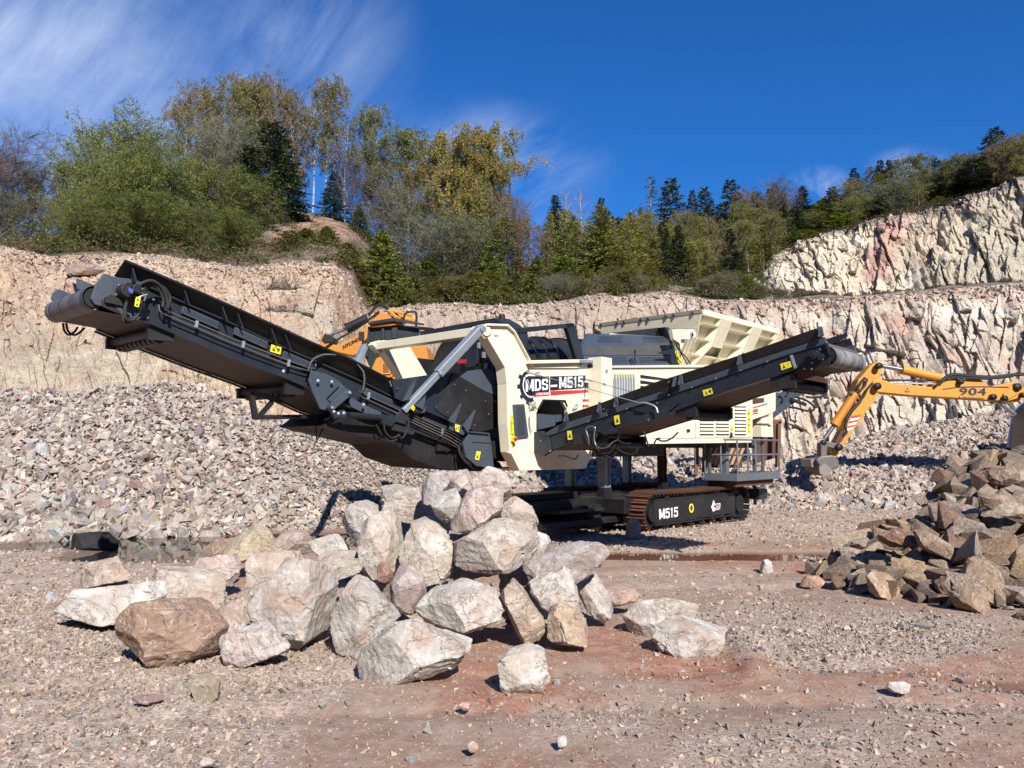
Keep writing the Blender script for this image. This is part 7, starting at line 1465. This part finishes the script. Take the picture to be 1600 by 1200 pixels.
def deciduous(seed, width=.4, stems=1, start=.25, nb=42, up=.7, bend=-.3, droop=.0, subs=5, twigs=4, leaves=7, leafL=.012, lw=.5, pal=((.10, .11, .03),), r0=.014, spread=.12, prof=None, twlen=.10, clump=.0, cone=.0):
    rg = np.random.default_rng(seed); TR, TW, LC, LI = [], [], [], []; cid = 0
    prof = prof or (lambda t: math.sin(math.pi * min(1, (t + .12) / 1.12) ** .8) ** .7)
    for s in range(stems):
        a = rg.uniform(0, 6.28); lean = spread * (stems > 1) * rg.uniform(.5, 1.4); hgt = 1.0 if s == 0 else rg.uniform(.72, .97)
        tp = poly_branch((.02 * math.cos(a) * (stems > 1), .02 * math.sin(a) * (stems > 1), 0), (lean * math.cos(a), lean * math.sin(a), 1), hgt, 12, rg, .1, .10); add_poly(TR, tp, r0 * (1 if s == 0 else .75), .0015)
        for b in range(nb // stems):
            t = start + (1 - start) * (b + rg.uniform(0, 1)) / (nb // stems) * .98; i = min(int(t * 12), 11); f = t * 12 - i; p0 = tp[i] * (1 - f) + tp[i + 1] * f
            az = b * 2.4 + rg.uniform(-.5, .5); Lb = width * .5 * prof((t - start) / (1 - start)) * rg.uniform(.65, 1.15) + .02; el = up * (1 - cone * t) * rg.uniform(.7, 1.3)
            bp = poly_branch(p0, (math.cos(az), math.sin(az), el), Lb * math.sqrt(1 + el * el) * .9, 4, rg, bend, .22); add_poly(TR, bp, max(.0012, r0 * .36 * (1 - t * .7)), .0009)
            for q in range(subs):
                k = rg.integers(1, 5); f = rg.uniform(0, 1); p1 = bp[k - 1] * (1 - f) + bp[k] * f if q else bp[-1]; dd = bp[k] - bp[k - 1]; dd = dd / np.linalg.norm(dd) + .8 * rg.normal(size=3); dd[2] -= droop * .5; cid += 1
                sp2 = poly_branch(p1, dd, twlen * rg.uniform(.6, 1.3), 2, rg, -droop, .2); add_poly(TW, sp2, .0011, .0007)
                for w in range(twigs):
                    f = rg.uniform(0, 2); i2 = int(f); p2 = sp2[i2] * (1 - (f - i2)) + sp2[i2 + 1] * (f - i2); d2 = rg.normal(size=3) * .7 + (sp2[-1] - sp2[0]) / twlen; d2[2] -= droop * 1.6
                    tw = poly_branch(p2, d2, twlen * rg.uniform(.5, 1.1), 2, rg, -droop * .8, .15); add_poly(TW, tw, .0007, .0004)
                    for v in range(leaves): f = rg.uniform(0, 2); i3 = int(f); LC.append(tw[i3] * (1 - (f - i3)) + tw[i3 + 1] * (f - i3) + rg.normal(size=3) * .006); LI.append(cid)
    tV, tF = segs_mesh(TR, 5); wV, wF = segs_mesh(TW, 3); crown = [(wV, wF)]; pal = np.array(pal); tints = [np.ones((len(wV), 3))]; mi = [np.zeros(len(wF), int)]
    if LC:
        LC, LI = np.array(LC), np.array(LI); V, Fq = leaf_quads(LC, leafL, leafL * lw, rg, droop * .8); cc = pal[rg.integers(0, len(pal), LI.max() + 1)][LI] * rg.uniform(.75, 1.25, (len(LI), 1)); tints.append(np.repeat(cc, 4, axis=0)); mi.append(np.ones(len(Fq), int)); crown.append((V, Fq))
    off = 0; VV, FF = [], []
    for V, Fq in crown: VV.append(V); FF.append(Fq + off); off += len(V)
    return (tV, tF), (np.concatenate(VV), np.concatenate(FF), np.concatenate(tints), np.concatenate(mi))
def conifer(seed, width=.35, levels=34, per=8, start=.08, droop=.25, pal=((.03, .05, .02),), L=.028, dens=1.0, tip=.03, power=.85, updown=.35):
    rg = np.random.default_rng(seed); TR = []; tp = poly_branch((0, 0, 0), (0, 0, 1), 1.0, 8, rg, 0, .015); add_poly(TR, tp, .014, .001); C, D, I = [], [], []; TW = []; cid = 0
    for k in range(levels):
        t = start + (1 - start) * (k / levels) ** .92; w = width * .5 * (1 - (t - start) / (1 - start)) ** power + .008; i = min(int(t * 8), 7); p0 = tp[i] + (tp[i + 1] - tp[i]) * (t * 8 - i)
        for b in range(per):
            az = rg.uniform(0, 6.28); Lb = w * rg.uniform(.55, 1.15); bp = poly_branch(p0, (math.cos(az), math.sin(az), updown * (t - .35)), Lb, 4, rg, -droop * (1 - t) + .15, .12); add_poly(TW, bp, .0016, .0006); cid += 1; n = int(max(5, 26 * dens * Lb / .15))
            for q in range(n):
                f = rg.uniform(.1, 1) ** .7 * 4 * .999; i2 = int(f); p_ = bp[i2] * (1 - (f - i2)) + bp[i2 + 1] * (f - i2); dd = (bp[i2 + 1] - bp[i2]); dd /= np.linalg.norm(dd) + 1e-9; sd = np.cross(dd, (0, 0, 1)) * rg.choice((-1, 1)) * .8; C.append(p_); D.append(dd + sd + np.array((0, 0, -.15))); I.append(cid)
    tV, tF = segs_mesh(TR, 6); wV, wF = segs_mesh(TW, 3); C, D, I = np.array(C), np.array(D), np.array(I); V, Fq = leaf_quads(C, L, L * .30, rg, 0, D); pal = np.array(pal); cc = pal[rg.integers(0, len(pal), I.max() + 1)][I] * rg.uniform(.75, 1.3, (len(I), 1))
    return (tV, tF), (np.concatenate([wV, V]), np.concatenate([wF, Fq + len(wV)]), np.concatenate([np.ones((len(wV), 3)), np.repeat(cc, 4, axis=0)]), np.concatenate([np.zeros(len(wF), int), np.ones(len(Fq), int)]))
OLV = ((.26, .28, .05), (.20, .235, .045), (.30, .31, .075), (.15, .175, .04)); RUST = ((.27, .19, .06), (.22, .19, .055), (.18, .19, .045), (.30, .22, .08)); YG = ((.20, .20, .04), (.17, .18, .035), (.24, .22, .06)); GRY = ((.22, .24, .10), (.18, .21, .085), (.25, .25, .13)); DRK = ((.034, .054, .020), (.045, .066, .024), (.026, .040, .018)); YNG = ((.17, .20, .03), (.13, .165, .026), (.22, .22, .04)); MIX = ((.24, .26, .055), (.19, .22, .05), (.29, .25, .07))
KIND = {}
def kind(name, data, tm, wm, lm, h=1.0):
    (tV, tF), (V, Fq, T, mi) = data; a = np_mesh(name + '_trunk', tV, tF); a.materials.append(tm); b = np_mesh(name + '_crown', V, Fq, T, mi); b.materials.append(wm); b.materials.append(lm)
    r = np.percentile(np.abs(V[:, 0]), 97) * 2; zt_ = float(V[:, 2].max()); KIND[name] = (a, b, float(r), zt_)
roundp = lambda t: max(.15, math.sin(math.pi * min(1, (t * .92 + .08)))) ** .55
kind('willow_a', deciduous(1, .95, 5, .06, 150, .55, .1, .05, 7, 5, 9, .016, .55, OLV, .012, .34, roundp, .095), M['bark'], M['twig'], M['leaf'])
kind('willow_b', deciduous(2, .85, 4, .05, 130, .7, .1, .05, 7, 5, 8, .015, .5, OLV, .012, .28, roundp, .09), M['bark'], M['twig'], M['leaf'])
kind('grey_willow', deciduous(3, .8, 5, .08, 120, .9, .3, .0, 7, 6, 4, .013, .5, GRY, .012, .28, roundp, .085), M['greybark'], M['greybark'], M['leaf'])
kind('birch_a', deciduous(4, .34, 1, .28, 54, 1.2, -.5, .55, 7, 5, 8, .012, .6, MIX, .010, .1, None, .06), M['birchbark'], M['twig'], M['leaf'])
kind('birch_b', deciduous(5, .42, 2, .25, 64, 1.3, -.6, .65, 7, 5, 7, .012, .6, RUST, .009, .12, None, .065), M['birchbark'], M['twig'], M['leaf'])
kind('birch_c', deciduous(6, .34, 1, .35, 52, 1.3, -.5, .7, 6, 5, 7, .013, .6, YG, .009, .1, None, .07), M['birchbark'], M['twig'], M['leaf'])
kind('weeping_birch', deciduous(7, .55, 3, .12, 120, 1.3, -.9, 1.1, 8, 6, 13, .012, .6, MIX + RUST[:2] + YG[:1], .011, .10, lambda t: (1 - t) ** .45 * min(1, .45 + t * 2.5), .085), M['birchbark'], M['twig'], M['leaf'])
kind('bare_tree', deciduous(8, .55, 3, .2, 80, 1.3, .1, .0, 8, 8, 0, .01, .5, GRY, .010, .16, None, .09), M['greybark'], M['twig'], M['leaf'])
kind('bare_pole', deciduous(9, .20, 1, .45, 26, 1.6, -.3, .2, 4, 4, 0, .01, .5, GRY, .008, .1, None, .06), M['birchbark'], M['greybark'], M['leaf'])
kind('spruce_a', conifer(10, .42, 38, 9, .04, .35, DRK, .030, 1.25), M['bark'], M['twig'], M['needle'])
kind('spruce_b', conifer(11, .50, 32, 8, .06, .5, DRK, .036, 1.0, power=.7), M['bark'], M['twig'], M['needle'])
kind('dead_spruce', conifer(12, .30, 26, 6, .15, .6, ((.10, .095, .08), (.07, .07, .06)), .014, .25), M['greybark'], M['greybark'], M['needle'])
kind('young_spruce', conifer(13, .72, 30, 10, .02, .25, YNG, .044, 1.2, updown=.8, power=.8), M['bark'], M['twig'], M['needle'])
kind('larch', conifer(14, .46, 34, 8, .05, .25, ((.20, .20, .03), (.16, .175, .028), (.25, .23, .05)), .026, .85, updown=.9, power=.65), M['bark'], M['twig'], M['needle'])
KN = {'willow_a': ('willow', 'broad leafy green willow'), 'willow_b': ('willow', 'rounded leafy green willow'), 'grey_willow': ('willow', 'grey green twiggy willow'), 'birch_a': ('birch', 'slender olive birch with pale trunk'), 'birch_b': ('birch', 'rust tinted birch with drooping twigs'), 'birch_c': ('birch', 'thin yellow green birch with white trunk'), 'weeping_birch': ('birch', 'weeping birch in orange and olive'), 'bare_tree': ('bare_tree', 'leafless grey tree'), 'bare_pole': ('bare_tree', 'thin bare pale pole like tree'), 'spruce_a': ('spruce', 'dark pointed spruce'), 'spruce_b': ('spruce', 'dark broad spruce'), 'dead_spruce': ('spruce', 'grey half dead spruce'), 'young_spruce': ('spruce', 'bright green young spruce'), 'larch': ('larch', 'yellow green feathery larch')}
TREES = []; rt = np.random.default_rng(33)
def tree(k, px, ytop, Y, wpx, col=(1, 1, 1), label=None, zone=None, ybase=None):
    a, b, r, zt_ = KIND[k]; z0 = hill_z(px, Y) - .15; ref = zat(px, ytop, Y); h = (ref - z0) / zt_
    if h < .5: return
    X = xat(px, (ytop + 400) / 2, Y); w = wpx / F * Y / r; e = bpy.data.objects.new(KN[k][0] + '_tree' if 'tree' not in KN[k][0] else KN[k][0], None); COL.objects.link(e); e.location = (X, Y, z0); e.rotation_euler = (0, 0, float(rt.uniform(0, 6.28)))
    for nm, me in (('trunk', a), ('crown', b)):
        o = bpy.data.objects.new(nm, me); COL.objects.link(o); o.parent = e; o.scale = (w, w, h); o.color = (*col, 1)
        if nm == 'trunk' and wpx < 30: o.scale = (w * 1.3, w * 1.3, h)
    e['category'] = 'tree'; e.rotation_euler[2] = float(rt.uniform(0, 6.28)); TREES.append((px, e, k, zone, label))
# left wood, from the photograph: kind, px, top, depth, width
for t in [
 ('bare_tree', 8, 200, 38, 110, (.9, .8, .75), 'leafless brown tree cut by the left edge of the frame'), ('birch_b', 62, 248, 40, 90, (.9, .9, .9), 'brownish birch standing alone in the gap near the left edge'), ('bare_tree', -40, 215, 36, 120, (1, 1, 1), 'bare tree just past the left edge'), ('grey_willow', 30, 300, 37, 110, (1, .95, .7), 'low scrubby willow under the brownish birch'),
 ('willow_b', 128, 208, 38, 120, (1, 1.05, 1.1), 'leftmost leafy willow of the big green clump'), ('willow_b', 215, 155, 42, 150, (1, 1.05, 1.1), 'tallest leafy willow of the green clump'), ('willow_a', 160, 255, 34, 160, (.92, 1, .9), 'broad willow at the front left of the green clump'), ('willow_a', 265, 232, 35, 190, (.85, .92, .8), 'broad willow at the front middle of the green clump'), ('willow_a', 215, 300, 31.5, 170, (.8, .9, .8), 'low willow hanging over the pinkish bank'), ('willow_b', 350, 245, 36, 140, (.78, .85, .75), 'darker willow at the right of the green clump'), ('willow_a', 335, 320, 32, 120, (.75, .82, .7), 'bushy willow low at the right of the green clump'), ('willow_a', 120, 320, 32, 130, (.9, .95, .85), 'bushy willow low at the left of the green clump'),
 ('birch_b', 292, 112, 46, 76, (1, 1, 1), 'tall rust tipped birch rising behind the green clump'), ('birch_b', 338, 102, 47, 90, (1, .95, .9), 'tallest birch of the left wood'), ('birch_a', 375, 125, 47, 84, (.9, .95, .9), 'olive birch right of the tallest birch'), ('grey_willow', 350, 165, 45, 110, (1, 1, .9), 'twiggy grey willow between the tall birches'), ('birch_c', 405, 130, 48, 60, (1, 1, 1), 'thin birch before the pale orange one'), ('birch_b', 438, 106, 46.5, 74, (1.05, .95, .9), 'pale orange birch above the dark spruces'), ('birch_b', 466, 138, 46.5, 56, (.85, .8, .8), 'brown birch leaning right of the pale orange one'), ('birch_c', 508, 121, 46, 74, (1.05, .95, .85), 'tall white stemmed birch on the red mound'), ('bare_pole', 490, 150, 46.2, 50, (1, 1, 1), 'bare stem beside the white stemmed birch'), ('bare_pole', 540, 180, 46, 56, (1, 1, 1), 'bare stem in the gap of the left wood'), ('birch_c', 575, 162, 46, 70, (.95, 1.05, .95), 'pale green birch at the right end of the left wood'), ('bare_tree', 556, 225, 46, 70, (1, .9, .8), 'twiggy bare tree under the pale green birch'),
 ('spruce_b', 425, 188, 44.5, 100, (1, 1, 1), 'biggest dark spruce inside the left wood'), ('spruce_a', 388, 228, 43, 90, (1, 1.05, 1), 'dark spruce left of the biggest one'), ('spruce_b', 450, 250, 44, 70, (1.1, 1.15, 1), 'lower spruce right of the biggest one'), ('spruce_a', 521, 268, 46, 50, (1.2, 1.3, 1), 'small spruce on top of the red mound'), ('young_spruce', 562, 318, 45, 40, (.6, .6, .7), 'small dark conifer at the right of the red mound'),
 ('birch_a', 628, 192, 47, 110, (1, 1.0, .8), 'olive birch left of the weeping birch'), ('weeping_birch', 718, 184, 46, 165, (1.3, 1.1, .8), 'big weeping birch in orange and olive, centre of the ridge'), ('weeping_birch', 752, 235, 46.5, 90, (.95, 1.05, .9), 'greener weeping birch leaning at the right of the big one'), ('grey_willow', 640, 275, 45, 120, (.9, .9, .85), 'grey twiggy willow below the olive birch'), ('grey_willow', 690, 330, 43, 140, (1.0, 1.05, .8), 'grey green willow below the weeping birch'), ('bare_tree', 605, 250, 45.5, 90, (.9, .85, .8), 'dark bare tree at the left of the grey willow'), ('grey_willow', 735, 330, 44, 130, (.95, 1.05, .75), 'low grey green willow right of the birch'),
 ('young_spruce', 600, 358, 35, 84, (1, 1, 1), 'bright young spruce on the notch above the amber excavator'), ('young_spruce', 670, 400, 42, 60, (.8, .85, .8), 'small young spruce at the foot of the grey willow'), ('larch', 790, 335, 42, 70, (.72, .85, .85), 'green conifer with a forked top on the cliff edge'), ('young_spruce', 765, 395, 40, 60, (.75, .85, .8), 'bushy young spruce on the cliff edge left of the forked conifer'), ('bare_tree', 800, 293, 44, 50, (1, .85, .75), 'thin leafless birch right of the weeping birch'), ('birch_b', 822, 335, 42, 60, (.8, .65, .6), 'reddish brown small birch on the cliff edge'), ('young_spruce', 700, 425, 41, 50, (.8, .8, .8), 'lowest bushy spruce beneath the willows'), ('young_spruce', 840, 400, 40, 50, (.8, .85, .75), 'bushy small spruce under the reddish birch'),
 ('spruce_a', 868, 304, 60, 54, (1, 1, 1), 'dark spruce standing first left on the far skyline'), ('bare_pole', 884, 290, 52, 24, (1, 1, 1), 'pale dead pole among the young larches, left one'), ('bare_pole', 908, 288, 52, 26, (1, 1, 1), 'pale dead pole among the young larches, right one'), ('spruce_a', 940, 308, 58, 46, (1, 1, 1), 'dark spruce behind the brightest larch'), ('larch', 938, 318, 42, 92, (1, 1, 1), 'brightest yellow green larch on the cliff edge'), ('larch', 893, 345, 43, 80, (.75, .9, .85), 'green larch left of the brightest one'), ('larch', 985, 335, 44, 70, (1, .92, .9), 'larch right of the brightest one'), ('young_spruce', 880, 400, 40, 70, (.8, .9, .85), 'bushy spruce in front of the green larch'), ('larch', 965, 385, 41, 70, (.85, .95, .9), 'lower larch in front of the brightest one'), ('larch', 1015, 350, 48, 60, (.95, .85, .9), 'larch beside the grey half dead spruce'),
 ('dead_spruce', 1018, 276, 60, 70, (1, 1, 1), 'grey half dead spruce on the skyline'), ('spruce_b', 1048, 278, 62, 66, (1, 1, 1), 'broad dark spruce right of the half dead one'), ('spruce_a', 1082, 296, 62, 40, (1, 1, 1), 'narrow dark spruce between the broad ones'), ('spruce_b', 1102, 291, 63, 52, (1, 1, 1), 'dark spruce in the middle of the skyline row'), ('spruce_b', 1143, 279, 62, 60, (1, 1, 1), 'perfectly conical dark spruce on the skyline'), ('birch_b', 1182, 289, 60, 56, (1, .8, .75), 'reddish birch right of the conical spruce'), ('bare_tree', 1220, 279, 60, 60, (1.1, 1.1, 1.1), 'pale grey bare tree above the white cliff'), ('spruce_a', 1212, 285, 64, 44, (1, 1, 1), 'spruce behind the pale bare tree'),
 ('spruce_a', 1336, 262, 58, 38, (1, 1, 1), 'spruce at the start of the right rise'), ('spruce_a', 1378, 250, 58, 42, (1, 1, 1), 'first of two twin spruces on the right rise'), ('spruce_a', 1392, 249, 58, 36, (1, 1, 1), 'second of two twin spruces on the right rise'), ('grey_willow', 1392, 272, 52, 84, (1, 1.0, .8), 'grey green rounded willow above the red streaked cliff'), ('birch_c', 1436, 240, 54, 60, (1, 1, .9), 'green birch in front of the twin spruces'), ('spruce_b', 1462, 248, 56, 50, (1, 1, 1), 'dark spruce left of the yellowish birches'), ('birch_c', 1500, 240, 53, 60, (1, 1, .9), 'yellowish birch on the right rise'), ('birch_a', 1530, 240, 52, 60, (1, .95, .8), 'olive birch near the right edge'), ('spruce_b', 1558, 200, 50, 66, (1, 1, 1), 'tallest spruce at the right edge of the ridge'), ('birch_b', 1576, 204, 48, 60, (1, .9, .8), 'reddish white stemmed birch beside the tallest right spruce'), ('birch_a', 1606, 212, 47, 70, (1, .9, .75), 'brown green birch cut by the right edge'), ('birch_b', 1330, 272, 55, 50, (1, 1, .9), 'brown birch by the first right spruce'),
 ]: tree(t[0], t[1], t[2], t[3], t[4], t[5], t[6])
sky_ = [(820, 360), (870, 335), (950, 330), (1050, 330), (1150, 325), (1180, 315), (1250, 310), (1300, 295), (1350, 275), (1440, 262), (1500, 255), (1550, 235), (1620, 225), (1800, 180)]
for zone, rows_, ks, rng_, step in (
  ('brown wood behind the cliff', (58, 53, 48), ('birch_b', 'larch', 'birch_a', 'spruce_a', 'birch_c', 'larch'), (990, 1210), 22),
  ('far skyline trees', (72, 66), ('spruce_a', 'spruce_b', 'birch_b', 'spruce_b'), (850, 1320), 26),
  ('wood above the right cliff', (60, 56, 53), ('spruce_a', 'birch_a', 'spruce_b', 'larch', 'birch_c', 'larch', 'spruce_a', 'young_spruce'), (1215, 1800), 26),
  ('green thicket at the cliff edge', (46, 42), ('larch', 'young_spruce', 'grey_willow', 'larch'), (850, 1010), 34),
  ('wood behind the birches', (52,), ('willow_b', 'grey_willow', 'birch_a'), (90, 470), 60)):
    for ri, Y in enumerate(rows_):
        px = rng_[0] + rt.uniform(0, step)
        while px < rng_[1]:
            y0 = float(interp(px, sky_)) if 'behind the b' not in zone else 230; k = ks[int(rt.integers(len(ks)))]; yy = y0 + rt.uniform(-16, 26) + ri * 15
            if Y > interp(px, T_Y3) + 1: yy -= 4
            c = rt.uniform(.7, 1.1); tree(k, px, yy, Y, rt.uniform(36, 66) * (1.3 if k in ('grey_willow', 'young_spruce', 'willow_b') else .85), (c * 1.15, c * 1.15, c * .95), None, zone); px += step * rt.uniform(.6, 1.5)
for _ in range(84):
    px = rt.uniform(560, 1190) if _ < 62 else rt.uniform(40, 560); Yc_ = float(interp(px, T_Yc1)); yc_ = float(interp(px, T_yc1)); Y = Yc_ + rt.uniform(.8, 7)
    if 1015 < px < 1105: continue
    k = ('young_spruce', 'young_spruce', 'birch_a', 'larch', 'grey_willow', 'larch', 'young_spruce')[int(rt.integers(7))]; hh = rt.uniform(14, 46) + (Y - Yc_) * 2; c = rt.uniform(.55, 1.0); tree(k, px, yc_ - hh, Y, hh * rt.uniform(.8, 1.5), (c * 1.05, c, c * .8), None, 'low growth on the cliff edge')
ORD = ['first', 'second', 'third', 'fourth', 'fifth', 'sixth', 'seventh', 'eighth', 'ninth', 'tenth', 'eleventh', 'twelfth', 'thirteenth', 'fourteenth', 'fifteenth', 'sixteenth', 'seventeenth', 'eighteenth', 'nineteenth', 'twentieth'] + [a + '-' + b for a in ('twenty', 'thirty', 'forty', 'fifty') for b in ('first', 'second', 'third', 'fourth', 'fifth', 'sixth', 'seventh', 'eighth', 'ninth')] + ['last'] * 60
cnt_ = {}
for px, e, k, zone, label in sorted(TREES, key=lambda q: q[0]):
    if label: e['label'] = label; e['group'] = 'trees along the quarry rim'; continue
    c = cnt_.get((k, zone), 0); cnt_[(k, zone)] = c + 1; e['label'] = f'{KN[k][1]}, {ORD[c]} in the {zone}'; e['group'] = 'trees of the ' + zone
# ---------------------------------------------------------------- scrub and undergrowth
rg = np.random.default_rng(77)
def scrub(name, n, fn, size, cols, leaves=60, label=None, L=.10, kindp='stuff', tw=.0):
    C, R_, K = [], [], []
    while len(C) < n:
        r_ = fn()
        if r_ is None: continue
        px, Y, s = r_; C.append((xat(px, 420, Y), Y, hill_z(px, Y) + s * .25)); R_.append(s); K.append(rg.integers(len(cols)))
    C, R_, K = np.array(C), np.array(R_), np.array(K); d = rg.normal(size=(n, leaves, 3)); d /= np.linalg.norm(d, axis=2)[:, :, None]; d *= rg.power(2.2, (n, leaves, 1)); d[:, :, 2] = np.abs(d[:, :, 2]) * .8 - .15
    Q = (C[:, None] + d * R_[:, None, None]).reshape(-1, 3); V, Fq = leaf_quads(Q, L, L * .4, rg, -.5); cc = np.array(cols)[K]; T = np.repeat(np.repeat(cc, leaves, axis=0) * rg.uniform(.6, 1.3, (n * leaves, 1)), 4, axis=0)
    o = link(name, np_mesh(name, V, Fq, T), M['leaf']); tag(o, label, None, None, kindp)
def f_left():
    px = rg.uniform(-300, 590); Y = interp(px, T_Yc1) + .3 + 17 * rg.power(.8); s = .25 + 1.2 * rg.power(.5)
    if Y < interp(px, T_Yc1) + 1.2 and rg.uniform() < .6: return None
    if 400 < px < 545 and Y > 36 and rg.uniform() < .85: return None
    return px, float(Y), s
scrub('undergrowth', 900, f_left, 1, [(.11, .13, .03), (.06, .07, .022), (.17, .12, .06), (.13, .15, .035), (.20, .15, .09)], 90, 'tangled green scrub along the top of the pinkish bank', .11)
def f_mid():
    px = rg.uniform(580, 1190); Y = interp(px, T_Yc1) + .5 + 22 * rg.power(.75); return (px, float(Y), float(.25 + 1.3 * rg.power(.5))) if not (1010 < px < 1110 and Y < 46 and rg.uniform() < .7) else None
scrub('undergrowth', 800, f_mid, 1, [(.11, .13, .025), (.16, .12, .06), (.07, .08, .022), (.19, .15, .08), (.13, .15, .03)], 90, 'green and brown scrub behind the middle cliff edge', .12)
def f_right():
    px = rg.uniform(1190, 1900); Y = interp(px, T_Y3) - .3 + 12 * rg.power(.8); return px, float(Y), rg.uniform(.3, .9)
scrub('undergrowth', 1600, f_right, 1, [(.075, .07, .03), (.05, .05, .024), (.11, .10, .04), (.13, .09, .05)], 80, 'dark scrub on top of the upper rock face', .11)
def f_bench():
    px = rg.uniform(1110, 1250); Y = interp(px, T_Yc1) + .6 + 8 * rg.uniform(); return px, float(Y), rg.uniform(.15, .45)
scrub('undergrowth', 90, f_bench, 1, [(.07, .08, .03), (.12, .10, .06)], 60, 'small tufts of scrub on the bench', .09)
# dry bush on the pinkish bank
V_, F_2 = [], []; bx = P(438, 446, 25.6); Sg = []
for k in range(130): d = rg.normal(size=3); d[2] = abs(d[2]) + .3; d /= np.linalg.norm(d); L = rg.uniform(.3, .75); pts = poly_branch((rg.uniform(-.5, .5), 0, -.15), d, L, 3, rg, .1, .3); add_poly(Sg, pts, .008, .004)
V_, F_2 = segs_mesh(Sg, 3); o = link('bush', np_mesh('bush', V_, F_2), M['twig']); o.location = bx; tag(o, 'dry brown twiggy bush growing on the pinkish bank', 'bush')
